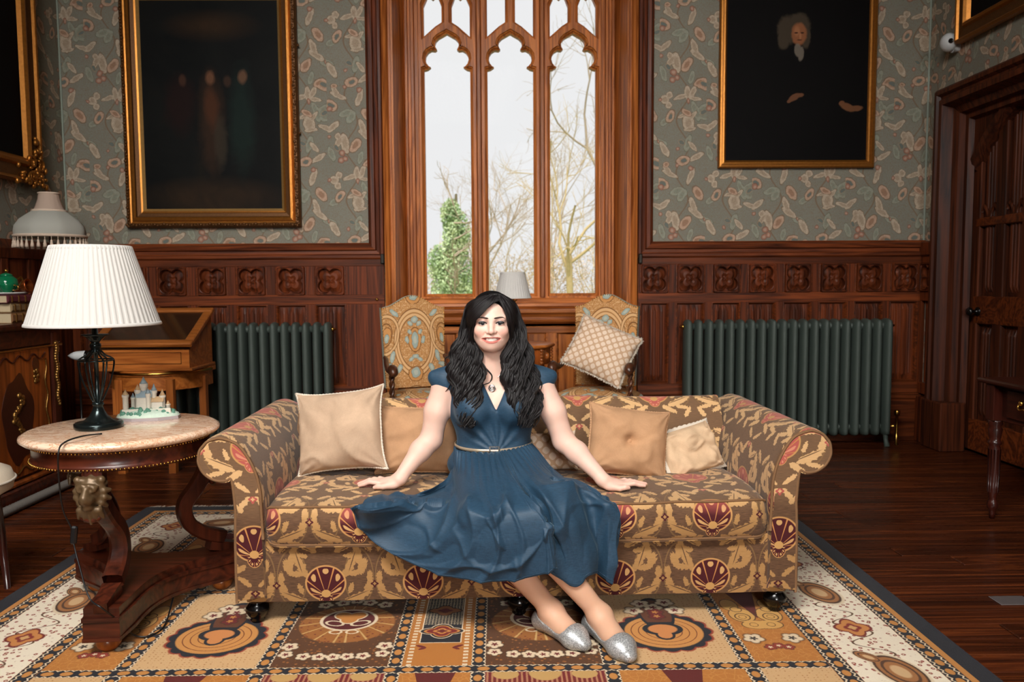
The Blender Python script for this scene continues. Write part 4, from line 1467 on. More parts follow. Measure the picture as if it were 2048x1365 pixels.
def sofa_arm(sg):
    pf = arm_profile()
    cen = np.array([.06, .42])
    ys = [(-.012, .90), (-.006, .955), (0.0, .985), (.012, 1.0), (.05, 1.0)] + [(y, 1.0) for y in np.linspace(.09, .86, 24)] + [(.9, .98), (.915, .92)]
    P = np.zeros((len(ys), len(pf), 3)); UV = np.zeros((len(ys), len(pf), 2))
    s_ = np.concatenate([[0], np.cumsum(np.linalg.norm(np.diff(pf, axis=0), axis=1))])
    for i, (y, k) in enumerate(ys):
        q = pf.copy()
        d = np.linalg.norm(pf - cen, axis=1)[:, None]
        q = pf - (pf - cen) / d * (1 - k) * .13
        # soft gathers where the cover is pleated over the scroll
        pl = np.sin(np.linspace(0, 1, len(pf)) * 70) * .0022 * math.exp(-abs(y - .05) / .05) * ((pf[:, 1] > .55))
        q = q + (pf - cen) / d * pl[:, None]
        P[i, :, 0] = sg * (IN + q[:, 0]); P[i, :, 1] = y; P[i, :, 2] = q[:, 1]
        UV[i, :, 0] = y * 1.0 + (0.05 if sg > 0 else .12); UV[i, :, 1] = s_ + .02
    m_ = MB().grid(P, uv=UV, flip=(sg < 0))
    # facing panel
    n = len(pf)
    q = P[0]
    c2 = q.mean(0)
    rings = [q, q * .6 + c2 * .4]
    rings[1][:, 1] -= .004
    G = np.stack(rings)
    # close the front with a fan of thin quads along matching profile points
    half = n // 2
    V, Fs, uv = [], [], []
    V = list(q); uv = [(sg * (p[0]) + .1, p[2] + .03) for p in q]
    for i in range(n // 2 - 1):
        Fs.append((i, i + 1, n - 2 - i, n - 1 - i) if sg > 0 else (i, n - 1 - i, n - 2 - i, i + 1))
    m_.add(V, Fs, 0, uv, False)
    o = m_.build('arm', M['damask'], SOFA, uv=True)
    e = P[1].copy(); e[:, 1] -= .003
    MB().tube(e[6:], .0055, 6).build('piping', M['damask_piping'], o)
    return o


sofa_arm(-1); sofa_arm(1)


def sofa_back():
    a = np.radians(np.linspace(110, -110, 20))
    pf = np.array([(.60, .30), (.605, .40), (.62, .50), (.645, .58), (.675, .635)] + [(.745 + .075 * math.cos(t), .612 + .075 * math.sin(t)) for t in a] + [(.735, .48), (.74, .3), (.74, .085)])
    pf = crom(pf, 70)
    s_ = np.concatenate([[0], np.cumsum(np.linalg.norm(np.diff(pf, axis=0), axis=1))])
    xs = np.linspace(-IN - .03, IN + .03, 60)
    P = np.zeros((60, 70, 3)); UV = np.zeros((60, 70, 2))
    for i, x in enumerate(xs):
        P[i, :, 0] = x; P[i, :, 1] = pf[:, 0]; P[i, :, 2] = pf[:, 1] + .004 * math.sin(x * 7)
        UV[i, :, 0] = x + .05; UV[i, :, 1] = s_ - .12
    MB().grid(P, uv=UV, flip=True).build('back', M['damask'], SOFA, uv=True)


sofa_back()


def sofa_seat():
    pf = np.array([(.66, .40), (.5, .425), (.3, .436), (.12, .434), (.04, .427), (.004, .419), (-.008, .405), (-.02, .375), (-.023, .345), (-.016, .31), (-.004, .292), (.01, .286), (.3, .284), (.66, .284)])
    pf = crom(pf, 80)
    s_ = np.concatenate([[0], np.cumsum(np.linalg.norm(np.diff(pf, axis=0), axis=1))])
    N = 110
    xs = np.linspace(-IN + .004, IN - .004, N)
    P = np.zeros((N, 80, 3)); UV = np.zeros((N, 80, 2))
    for i, x in enumerate(xs):
        e = max(0, (abs(x) - (IN - .055)) / .055)
        k = math.sqrt(max(0, 1 - e * e))
        bow = .02 * (1 - (x / IN) ** 2)
        P[i, :, 0] = x
        P[i, :, 1] = pf[:, 0] - bow * (1 - smooth(0, .4, pf[:, 0])) + (1 - k) * .05 * (1 - smooth(.0, .3, pf[:, 0]))
        mid = .352
        dip = .020 * math.exp(-((x + .03) / .30) ** 2) * smooth(.02, .12, pf[:, 0]) * (pf[:, 1] > .38)
        P[i, :, 2] = mid + (pf[:, 1] - mid) * (.72 + .28 * k) - dip
        UV[i, :, 0] = (abs(x + .03) - .026) if x > -.03 else (abs(x + .03) + .154); UV[i, :, 1] = -s_ + .705
    P[..., 2] += .003 * vnoise(P * 9) * (P[..., 2] > .4)
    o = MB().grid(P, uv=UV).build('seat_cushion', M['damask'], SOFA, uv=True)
    jt = int(np.argmin(np.abs(pf[:, 1] - .419) + np.abs(pf[:, 0] - .004)))
    jb = int(np.argmin(np.abs(pf[:, 1] - .292) + np.abs(pf[:, 0] + .004)))
    for j in (jt, jb):
        MB().tube(P[:, j] + np.array([0, -.003, .001]), .0048, 6).build('piping', M['damask_piping'], o)


sofa_seat()


def sofa_base():
    N, K = 80, 14
    xs = np.linspace(-IN - .07, IN + .07, N); zs = np.linspace(.085, .30, K)
    P = np.zeros((N, K, 3)); UV = np.zeros((N, K, 2))
    for i, x in enumerate(xs):
        P[i, :, 0] = x; P[i, :, 2] = zs; P[i, :, 1] = .012 - .008 * np.sin((zs - .085) / .215 * PI) + .002 * np.sin(x * 13 + zs * 20)
        UV[i, :, 0] = x; UV[i, :, 1] = zs - .15
    m_ = MB().grid(P, uv=UV)
    m_.box(-IN - .09, IN + .09, .02, .74, .09, .30)
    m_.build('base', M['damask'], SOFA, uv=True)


sofa_base()
foot = [(.0, 0), (.02, 0), (.026, .008), (.022, .014), (.03, .022), (.041, .04), (.040, .056), (.028, .068), (.024, .076), (.034, .082), (.034, .09)]
for x, y in ((-.925, .055), (.925, .055), (-.925, .80), (.925, .80), (.0, .07)):
    MB().lathe(foot, (x, y, 0), 20).build('foot', M['black'], SOFA)


# ================================================================== cushions
def pillow(name, label, cat, c, w_, h_, t_, mat, yaw=0, tilt=0, roll=0, pip=None, button=False, lace=False, seed=0, ear=.08, group=None, wr=.006, sag=0.0, sq=.9):
    n = 44
    u = np.sin(np.linspace(-PI / 2, PI / 2, n)); U, V = np.meshgrid(u, u, indexing='ij')
    prof = (np.clip(1 - np.abs(U) ** 2.6, 0, 1) * np.clip(1 - np.abs(V) ** 2.6, 0, 1)) ** .5
    edge = 1 - ear * (1 - np.abs(U * V) ** 1.2) * (np.maximum(np.abs(U), np.abs(V)) ** 6)
    ux = U * (1 - ear * (1 - V * V) ** 1 * .0 - ear * (1 - np.abs(V) ** 3) * np.abs(U) ** 3 * .9)
    vz = V * (1 - ear * (1 - np.abs(U) ** 3) * np.abs(V) ** 3 * .9)
    nz = vnoise(np.stack([U * 2.2 + seed * 7.3, V * 2.2 + seed * 3.1, U * 0 + seed], -1))
    nz2 = vnoise(np.stack([U * 5 + V * 2 + seed, V * 3 - U + seed * 2, U * 0 + seed * 5.5], -1))
    # creases that fan in from the corners
    cor = (np.abs(U * V)) ** 1.5
    fanw = np.sin(np.arctan2(np.abs(V) - 1.05, np.abs(U) - 1.05) * 16) * cor * .010
    nz = nz + .9 * (1 - np.abs(vnoise(np.stack([U * 1.6 + V * 1.1 + seed * 2.7, V * 1.8 - U * .9 + seed * 1.9, U * 0 + seed * 3], -1))) * 3).clip(0, 1)
    G = []
    for sd in (-1, 1):
        th = t_ / 2 * prof + (nz * wr + nz2 * wr * .6 + fanw) * prof ** .5
        if button: th = th - t_ * .30 * np.exp(-(U ** 2 + V ** 2) / .02) - .006 * np.abs(np.cos(np.arctan2(V, U) * 3)) * np.exp(-((np.hypot(U, V) - .3) / .2) ** 2)
        X = ux * w_ / 2; Z = vz * h_ / 2 - sag * (1 - U ** 2) * (V > 0) * V
        G.append(np.stack([X, sd * th, Z], -1))
    t = thing(name, label, cat, (0, 0, 0), 0, group)
    R = Matrix.Translation(Vector(c)) @ Matrix.Rotation(yaw, 4, 'Z') @ Matrix.Rotation(tilt, 4, 'X') @ Matrix.Rotation(roll, 4, 'Y')
    t.matrix_world = R
    uv = np.stack([ux * w_ / 2, vz * h_ / 2], -1)
    m_ = MB().grid(G[0], uv=uv, flip=False).grid(G[1], uv=uv, flip=True)
    body = m_.build('cover', mat, t, uv=True, merge=True)
    ring = np.concatenate([G[0][:, 0], G[0][-1, 1:], G[0][::-1, -1][1:], G[0][0, ::-1][1:-1]])
    if pip is not None:
        k = len(ring) * 3
        dense = np.stack([np.interp(np.arange(k) / 3, np.arange(len(ring) + 1), np.append(ring[:, d], ring[0, d])) for d in range(3)], -1)
        rr = .0052 + .0012 * np.sin(np.arange(k) * 1.9)
        MB().tube(dense, rr, 6, closed=True).build('cord_piping', pip, t)
    if lace:
        k = 260
        dense = np.stack([np.interp(np.linspace(0, len(ring), k, endpoint=False), np.arange(len(ring) + 1), np.append(ring[:, d], ring[0, d])) for d in range(3)], -1)
        out = dense.copy(); nrm = dense / np.maximum(np.linalg.norm(dense, axis=1)[:, None], 1e-6)
        w1 = .010 + .005 * np.abs(np.sin(np.arange(k) * .9))
        mid = dense + nrm * w1[:, None] * .5; mid[:, 1] -= .004
        out = dense + nrm * w1[:, None]
        inn = dense - nrm * .012; inn[:, 1] -= .008
        MB().grid(np.stack([inn, mid, out]), closed_v=True).build('lace_edging', M['rope'], t)
    if button:
        MB().ball((0, -t_ * .2, 0), (.011, .006, .011), 10).build('button', mat, t)
    return t


CU = 'cushions on the sofa'
pillow('velvet_cushion', 'large beige velvet cushion with white rope edging at the left sofa arm', 'cushion', at(682, 862, 3.12), .37, .33, .15, M['velvet_beige'],
       yaw=math.radians(-12), tilt=math.radians(-14), roll=math.radians(-7), pip=M['rope'], seed=1, group=CU, ear=.12, wr=.013)
pillow('velvet_cushion', 'tan velvet cushion half hidden behind the woman, beside the big beige one', 'cushion', at(846, 880, 3.17), .375, .27, .14, M['velvet_tan'],
       yaw=math.radians(2), tilt=math.radians(-15), roll=math.radians(1), pip=M['velvet_tan'], seed=2, group=CU, wr=.007)
pillow('tufted_cushion', 'tan velvet cushion with a buttoned centre on the right of the sofa', 'cushion', at(1255, 884, 3.10), .325, .275, .14, M['velvet_tan'],
       yaw=math.radians(6), tilt=math.radians(-20), roll=math.radians(9), pip=M['velvet_tan'], button=True, seed=3, group=CU, wr=.009)
pillow('lace_edged_cushion', 'pale crumpled cushion with white lace edging against the right sofa arm', 'cushion', at(1378, 902, 3.18), .28, .20, .11, M['velvet_pale'],
       yaw=math.radians(24), tilt=math.radians(-26), roll=math.radians(-9), lace=True, seed=4, group=CU, wr=.014)
pillow('small_cushion', 'small pale patterned cushion just visible behind the woman on her right-hand side of the picture', 'cushion', at(1105, 903, 3.22), .20, .16, .10, M['lattice'],
       yaw=math.radians(-5), tilt=math.radians(-18), roll=math.radians(-4), seed=5, group=CU)
# ================================================================== round marble-topped table
TC = np.array([-1.335, 2.81]); TZ = .70
tb = thing('pedestal_table', 'round pink marble topped table with lion-head legs beside the sofa', 'table', (TC[0], TC[1], RZ))
MB().lathe([(0, TZ - .044), (.30, TZ - .044), (.312, TZ - .040), (.322, TZ - .030), (.320, TZ - .022), (.308, TZ - .014), (.300, TZ - .0125), (0, TZ - .012)], n=96, cap=False).build('marble_top', M['marble'], tb)
MB().lathe([(.27, .590), (.286, .590), (.292, .598), (.288, .606), (.285, .61), (.285, .648), (.290, .652), (.290, .657), (.27, .657)], n=96).build('apron', M['mahogany_h'], tb)
bd = MB()
for z, R_, nb in ((.597, .292, 150), (.650, .290, 150)):
    for k in range(nb):
        a = 2 * PI * k / nb
        bd.ball((R_ * math.cos(a), R_ * math.sin(a), z), .0035, 6)
tag(bd.build('bead_trim', M['brass'], tb), kind='stuff')
FEET = [(-1.285, 2.545), (-1.095, 3.06), (-1.575, 3.06)]
FC = np.mean(np.array(FEET), 0)


def lion_sdf(p):
    d = sd_ell(p, (0, .01, .0), (.034, .034, .042))
    d = smin(d, sd_ell(p, (0, -.030, -.014), (.019, .020, .016)), .012)
    d = smin(d, sd_ell(p, (0, -.022, -.036), (.015, .014, .010)), .008)
    d = smin(d, sd_cap(p, (0, -.026, .018), (0, -.043, -.006), .008, .011), .008)
    for sx in (-1, 1):
        d = smin(d, sd_ball(p, (sx * .017, -.024, .014), .010), .008)
        d = smin(d, sd_cap(p, (sx * .008, -.028, .024), (sx * .026, -.020, .020), .006, .004), .006)
        d = smax(d, -sd_ball(p, (sx * .014, -.036, .013), .006), .004)
        d = smin(d, sd_ball(p, (sx * .030, -.002, .034), .011), .006)
    for k in range(11):
        a = math.radians(-40 + 260 * k / 10)
        d = smin(d, sd_cap(p, (.036 * math.cos(a), .0, .038 * math.sin(a) - .004), (.046 * math.cos(a), .012, .05 * math.sin(a) - .008), .010, .006), .006)
    for k in range(5):
        x = (k - 2) * .012
        d = smin(d, sd_cap(p, (x, -.012, -.046), (x * 1.3, -.002, -.085 + abs(k - 2) * .008), .010, .005), .006)
    d = smax(d, -sd_cap(p, (-.012, -.046, -.028), (.012, -.046, -.028), .004, .004), .003)
    return d


lion_me = None
leg_path = crom(np.array([(.262, .592), (.272, .54), (.262, .485), (.222, .425), (.178, .375), (.165, .33), (.178, .28), (.225, .235), (.29, .205)]), 34)
for k, f_ in enumerate(FEET):
    d2 = np.array(f_) - FC; L = np.linalg.norm(d2); d2 /= L; nn = np.array([-d2[1], d2[0]])
    off = FC - TC
    P = np.zeros((len(leg_path), 8, 3))
    T = np.gradient(leg_path, axis=0); T /= np.linalg.norm(T, axis=1)[:, None]; Nv = np.stack([T[:, 1], -T[:, 0]], 1)
    sec = [(-.028, -.022), (-.028, .016), (-.020, .024), (.020, .024), (.028, .016), (.028, -.022), (.018, -.028), (-.018, -.028)]
    for i, (r_, z) in enumerate(leg_path):
        sca = 1.0 + .25 * abs(i / 33 - .5)
        for j, (sw_, th_) in enumerate(sec):
            rr = r_ + Nv[i, 0] * th_; zz = z + Nv[i, 1] * th_
            xy = off * (1 - i / 33) * 0 + d2 * rr + nn * sw_ * sca
            base = (1 - i / 33) * np.zeros(2) + (i / 33) * off
            P[i, j] = (xy[0] + base[0], xy[1] + base[1], zz)
    m_ = MB().grid(P, closed_v=True, smooth=False)
    lg = m_.build('leg', M['mahogany'], tb)
    # carved lion mask at the knee
    hx, hy = d2 * .300
    ang = math.atan2(d2[1], d2[0]) + PI / 2
    if lion_me is None:
        lo_ = sdf_obj('lion_mask', lion_sdf, (-.07, -.06, -.11), (.07, .06, .07), .0025, plain('carved_bronze', rgb(94, 74, 50), .42, .35, nz=.3, nscale=60), lg)
        lion_me = lo_.data
    else:
        lo_ = bpy.data.objects.new('lion_mask', lion_me); COL.objects.link(lo_); lo_.parent = lg
    lo_.scale = (1.18, 1.18, 1.18); lo_.location = (hx, hy, .53); lo_.rotation_euler = (0, 0, ang)
    MB().tube([(d2[0] * .30 + nn[0] * t, d2[1] * .30 + nn[1] * t, .455 - .012 * math.cos(t / .034 * 1.5)) for t in np.linspace(-.034, .034, 9)], [.006, .01, .012, .013, .013, .013, .012, .01, .006], 8).build('collar_scroll', M['mahogany'], lg)
    # scroll foot lying on the platform
    fx, fy = np.array(f_) - TC
    MB().prism([(-.03, 0), (.03, 0), (.022, .11), (-.022, .11)], 0, .035, 'z').xf(
        Matrix.Translation((off[0] + d2[0] * (L + .005), off[1] + d2[1] * (L + .005), .155)) @ Matrix.Rotation(ang - PI, 4, 'Z') @ Matrix.Rotation(-.28, 4, 'X') @ Matrix.Translation((0, -.06, 0))).build('scroll_foot', M['mahogany'], lg)
    MB().lathe([(0, 0), (.022, 0), (.036, .014), (.04, .028), (.034, .044), (.02, .054), (0, .054)], (fx, fy, 0), 20).build('bun_foot', M['satinwood_z'], tb)


def tri_platform(grow, n=16):
    pts = []
    V = [np.array(f_) for f_ in FEET]
    for k in range(3):
        a, b = V[k], V[(k + 1) % 3]
        da = (a - FC) / np.linalg.norm(a - FC); na = np.array([-da[1], da[0]])
        for t in (-.055, 0, .055): pts.append(a + da * (.05 + grow) + na * (t * (1 + grow * 4)))
        db = (b - FC) / np.linalg.norm(b - FC); nb_ = np.array([-db[1], db[0]])
        p0 = a + na * (.06 + grow); p1 = b - nb_ * (.06 + grow)
        mid = (p0 + p1) / 2; inw = (FC - mid)
        for t in np.linspace(.08, .92, n):
            q = p0 + (p1 - p0) * t + inw * .42 * math.sin(PI * t) * (1 - grow * 3)
            pts.append(q)
    return [(p[0] - TC[0], p[1] - TC[1]) for p in pts]


pp = MB()
for (g_, z0, z1) in ((.012, .05, .062), (.006, .062, .115), (.012, .115, .128), (0, .128, .158)):
    poly = tri_platform(g_)
    ar = sum(poly[i][0] * poly[(i + 1) % len(poly)][1] - poly[(i + 1) % len(poly)][0] * poly[i][1] for i in range(len(poly)))
    pp.prism(poly if ar > 0 else poly[::-1], z0, z1, 'z')
pp.build('platform', M['mahogany_h'], tb)


# ================================================================== table lamp
LB = atz(198, 856, TZ + RZ - .012)
lamp = thing('table_lamp', 'gunmetal cage lamp with pleated white shade on the marble table', 'lamp', (LB[0], LB[1], TZ + RZ - .012))
MB().lathe([(0, 0), (.077, 0), (.079, .003), (.079, .018), (.074, .022), (.060, .024), (.045, .030), (.030, .044), (.020, .062), (.015, .078), (.019, .083), (.019, .088), (.013, .092), (.0, .092)], n=48).build('base', M['lamp_metal'], lamp)
cg = MB()
cg.tube([(0, 0, .09), (0, 0, .262)], .0075, 10)
cg.build('stem', M['lamp_metal'], lamp)
rp = crom(np.array([(.014, .092), (.024, .115), (.042, .16), (.053, .205), (.056, .235), (.046, .247), (.03, .256), (.016, .272)]), 30)
rib0 = None
for k in range(6):
    if rib0 is None:
        rib0 = MB().tube([(r_, 0, z) for r_, z in rp], .0032, 6).build('cage_rib', M['lamp_metal'], lamp); o = rib0
    else:
        o = bpy.data.objects.new('cage_rib', rib0.data); COL.objects.link(o); o.parent = lamp
    o.rotation_euler = (0, 0, k * PI / 3 + .35)
MB().tube([(.0555 * math.cos(a), .0555 * math.sin(a), .238) for a in np.linspace(0, 2 * PI, 36, endpoint=False)], .003, 6, closed=True).build('cage_ring', M['lamp_metal'], lamp)
MB().lathe([(0, .262), (.016, .262), (.019, .27), (.015, .278), (.019, .287), (.018, .295), (.013, .30), (.02, .31), (.034, .322), (.044, .326), (.044, .329), (.01, .329), (.01, .42), (0, .42)], n=32).build('cup', M['lamp_metal'], lamp)


def pleated_shade(r0, r1, z0, z1, n, amp, mat, parent, trim=True, name='shade'):
    a = np.arange(n * 4) * 2 * PI / (n * 4)
    w_ = np.abs((np.arange(n * 4) % 4) - 1.5) - .5
    P = np.zeros((9, n * 4, 3))
    for i, t in enumerate(np.linspace(0, 1, 9)):
        r_ = r0 + (r1 - r0) * t + amp * w_ * (1 - .3 * t)
        P[i, :, 0] = r_ * np.cos(a); P[i, :, 1] = r_ * np.sin(a); P[i, :, 2] = z0 + (z1 - z0) * t
    Pi = P * np.array([.985, .985, 1])
    m_ = MB().grid(P, closed_v=True, smooth=False, flip=True).grid(Pi, closed_v=True, smooth=False)
    sh = m_.build(name, mat, parent)
    if trim:
        for z, r_, hh in ((z0, r0, .008), (z1 - .012, r1, .014)):
            k = (r1 - r0) / (z1 - z0)
            MB().lathe([(r_ + .003, z - .002), (r_ + .0045, z), (r_ + .0045 + k * hh, z + hh), (r_ + .001 + k * hh, z + hh + .001)], n=64, cap=False).build('shade_trim', mat, sh)
    return sh


pleated_shade(.212, .128, .362, .632, 64, .0022, M['shade'], lamp)
MB().lathe([(.008, .42), (.02, .43), (.02, .48), (.008, .49)], n=12).build('bulb_holder', M['brass'], lamp)
# flex hanging over the table edge down to the rug
o_ = np.array([LB[0], LB[1], TZ])
cp = [at(203, 868, 2.66), at(165, 873, 2.56), at(130, 885, 2.50), at(117, 905, 2.45), at(118, 960, 2.47), at(126, 1020, 2.50), at(143, 1058, 2.52), at(148, 1090, 2.52), at(158, 1130, 2.50), at(178, 1195, 2.47), at(205, 1218, 2.45), atz(240, 1245, .11), atz(268, 1271, .03), atz(300, 1272, .018), atz(330, 1250, .018), atz(348, 1190, .05)]
cp = [p - np.array([LB[0], LB[1], TZ + RZ - .012]) for p in cp]
MB().tube(crom(np.array(cp), 120), .0028, 6).build('cord', M['cable'], lamp)
sw_c = at(148, 1071, 2.52) - np.array([LB[0], LB[1], TZ + RZ - .012])
sw = MB().box(-.010, .010, -.008, .008, -.030, .030, .005).build('cord_switch', M['cable'], lamp); sw.location = sw_c; sw.rotation_euler = (0, .12, 0)

# ================================================================== small castle ornament
CB = atz(297, 838, TZ + RZ - .012)
cas_ = thing('castle_ornament', 'small painted castle model on a grey plinth, on the marble table', 'ornament', (CB[0], CB[1], TZ + RZ - .012), math.radians(12)); cas_.scale = (1.2, 1.2, 1.15)
wallm = plain('castle_wall', rgb(212, 206, 192), .7, nz=.1, nscale=200)
roofm = plain('castle_roof', rgb(146, 166, 176), .6, nz=.1, nscale=200)
tanm = plain('castle_tan_roof', rgb(196, 164, 124), .6, nz=.1, nscale=200)
bushm = plain('castle_bushes', rgb(92, 140, 120), .9, nz=.35, nscale=160, bump=.5)
snow = plain('castle_ground', rgb(188, 206, 190), .8, nz=.15, nscale=120)
oc = [(.098 * math.cos(a) * (1 if abs(math.cos(a)) > .5 else 1), .055 * math.sin(a)) for a in np.linspace(PI / 8, 2 * PI + PI / 8, 8, endpoint=False)]
MB().prism(oc, 0, .010, 'z').build('plinth', plain('lilac_grey', rgb(160, 150, 152), .6), cas_)
MB().lathe([(.092, .010), (.088, .018), (.07, .026), (.045, .034), (0, .038)], n=24, cap=False, sy=.55).build('mound', snow, cas_)
bm = MB()
for k in range(60):
    a = random.uniform(0, 2 * PI); r_ = random.uniform(.35, .95)
    bm.ball((.088 * r_ * math.cos(a), .047 * r_ * math.sin(a), .016 + .02 * (1 - r_) + random.uniform(0, .006)), (random.uniform(.005, .009),) * 2 + (random.uniform(.006, .013),), 6)
tag(bm.build('bushes', bushm, cas_), kind='stuff')
for (x, y, z0, r_, h_, rh, m_, rf) in ((-.062, -.008, .03, .0085, .052, .018, wallm, tanm), (-.012, .008, .03, .0105, .085, .022, wallm, roofm), (-.028, .0, .03, .008, .066, .018, wallm, tanm),
                                     (.018, .004, .03, .008, .062, .022, wallm, roofm), (.042, .004, .03, .008, .045, .020, wallm, tanm), (.004, -.012, .03, .007, .055, .016, wallm, roofm),
                                     (.06, -.008, .025, .006, .022, .012, wallm, tanm), (-.045, .012, .03, .006, .04, .014, wallm, roofm)):
    tw = MB().lathe([(r_ * 1.05, z0 - .012), (r_, z0), (r_, z0 + h_ * .82), (r_ * 1.22, z0 + h_ * .86), (r_ * 1.22, z0 + h_), (0, z0 + h_)], (x, y, 0), 12).build('tower', m_, cas_)
    MB().lathe([(r_ * 1.15, z0 + h_), (r_ * .5, z0 + h_ + rh * .5), (.0005, z0 + h_ + rh)], (x, y, 0), 12).build('spire', rf, tw)
kp = MB().box(-.030, .012, -.014, .014, .028, .072, .002).build('keep', wallm, cas_)
MB().prism([(-.016, .072), (.016, .072), (0, .094)], -.032, .014, 'x').build('gable_roof', roofm, kp)
kp = MB().box(.012, .045, -.012, .012, .028, .056, .002).build('hall', wallm, cas_)
MB().prism([(-.014, .056), (.014, .056), (0, .072)], .010, .047, 'x').build('gable_roof', tanm, kp)
MB().box(-.07, .07, -.024, -.019, .018, .036, .001).build('curtain_wall', wallm, cas_)

# ================================================================== cabinet against the left wall
CX0, CX1, CY0, CY1 = XL + .05, -2.62, 3.35, 4.79
cab = thing('marquetry_cabinet', 'inlaid marquetry cabinet with gilt mounts against the left wall', 'cabinet', ((CX0 + CX1) / 2, (CY0 + CY1) / 2, 0))
ox_, oy_ = (CX0 + CX1) / 2, (CY0 + CY1) / 2


def cbox(name, x0, x1, y0, y1, z0, z1, mat, b=.004, parent=cab):
    return MB().box(x0 - ox_, x1 - ox_, y0 - oy_, y1 - oy_, z0, z1, b).build(name, mat, parent)


cbox('body', CX0, CX1 - .02, CY0 + .02, CY1 - .02, .12, .93, M['mahogany'])
cbox('plinth', CX0, CX1 + .005, CY0, CY1 + .005, 0, .10, M['mahogany_h'], .01)
cbox('plinth_moulding', CX0, CX1 - .002, CY0, CY1 - .002, .10, .135, M['marquetry'], .012)
cbox('frieze', CX0, CX1 - .004, CY0 + .01, CY1 - .008, .86, .955, M['mahogany_h'])
cbox('top', CX0, CX1 + .025, CY0 - .01, CY1 + .02, .955, .992, M['mahogany_h'], .012)
MB().box(CX1 - .002 - ox_, CX1 + .004 - ox_, CY0 - oy_, CY1 - oy_, .845, .855, .001).build('gilt_line', M['ormolu'], cab)
for dy0, dy1 in ((3.40, 3.985), (4.02, 4.665)):
    dr = cbox('door', CX1 - .025, CX1 - .008, dy0, dy1, .15, .84, M['marquetry'])
    ym = (dy0 + dy1) / 2
    MB().lathe([(0, 0), (.0, .003)], n=3).build('hinge', M['ormolu'], dr) if False else None
    a_ = np.arange(40) * 2 * PI / 40
    pl = [(ym - oy_ + (.14 + .012 * math.sin(5 * t)) * math.cos(t), .47 + (.24 + .02 * math.sin(6 * t)) * math.sin(t)) for t in a_]
    MB().prism(pl, CX1 - .009 - ox_, CX1 - .006 - ox_, 'x').build('inlay', M['burr'], dr)
    # gilt cartouche: a rococo figure of scrolls
    m_ = MB()
    rs = random.Random(5)
    for k in range(26):
        t = k / 25; yy = ym - oy_ + .035 * math.sin(t * 9) + rs.uniform(-.012, .012); zz = .34 + .26 * t
        m_.ball((CX1 - .004 - ox_, yy, zz), (.010, rs.uniform(.012, .024), rs.uniform(.010, .02)), 8)
    m_.build('gilt_mount', M['ormolu'], dr)
    for yy in (ym - .2, ym + .18):
        m_ = MB()
        for k in range(9):
            m_.ball((CX1 - .005 - ox_, yy - oy_ + rs.uniform(-.018, .018), .69 + rs.uniform(-.035, .03)), (.008, .013, .013), 6)
        m_.build('gilt_mount', M['ormolu'], dr)
        MB().prism([(yy - oy_ + .03 * math.cos(t), .755 + .04 * math.sin(t)) for t in a_], CX1 - .009 - ox_, CX1 - .0055 - ox_, 'x').build('inlay', M['burr'], dr)
        m_ = MB()
        for k in range(7):
            m_.ball((CX1 - .005 - ox_, yy - oy_ + .014 * math.cos(k), .235 + .016 * math.sin(k)), (.007, .011, .011), 6)
        m_.build('gilt_mount', M['ormolu'], dr)
    # wavy gilt edging round the door
    sz = np.linspace(0, 1, 60)
    for side in (0, 1):
        yy = (dy0 + .06) if side == 0 else (dy1 - .05)
        MB().tube([(CX1 - .004 - ox_, yy - oy_ + .010 * math.sin(t * 22), .20 + .58 * t) for t in sz], .0045, 6).build('gilt_edging', M['ormolu'], dr)
    for zz in (.80, .19):
        MB().tube([(CX1 - .004 - ox_, dy0 + .06 - oy_ + (dy1 - dy0 - .11) * t, zz + .016 * math.sin(t * 26)) for t in sz], .0045, 6).build('gilt_edging', M['mahogany_h'] if zz > .5 else M['ormolu'], dr)
for yy in (4.71, 3.37):
    cbox('pilaster', CX1 - .03, CX1 + .002, yy - .03, yy + .045, .13, .93, M['mahogany'], .008)
    m_ = MB()
    rs = random.Random(9)
    for k in range(24):
        t = k / 23
        m_.ball((CX1 + .004 - ox_, yy + .01 - oy_ + .008 * math.sin(t * 20), .86 - .36 * t), (.012, .018 * (1 - .55 * t), .014), 8)
    m_.build('gilt_mount', M['ormolu'], cab)
# ribbed hose lying along the foot of the cabinet
hp = np.array([(-2.575, 3.2, .027), (-2.572, 3.8, .027), (-2.568, 4.4, .027), (-2.56, 4.80, .027)])
hp = crom(hp, 150)
tag(MB().tube(hp, .022 + .005 * (np.arange(150) % 2), 10).build('ribbed_hose', M['grey_hose']), 'grey ribbed hose lying on the floor along the cabinet plinth', 'hose')

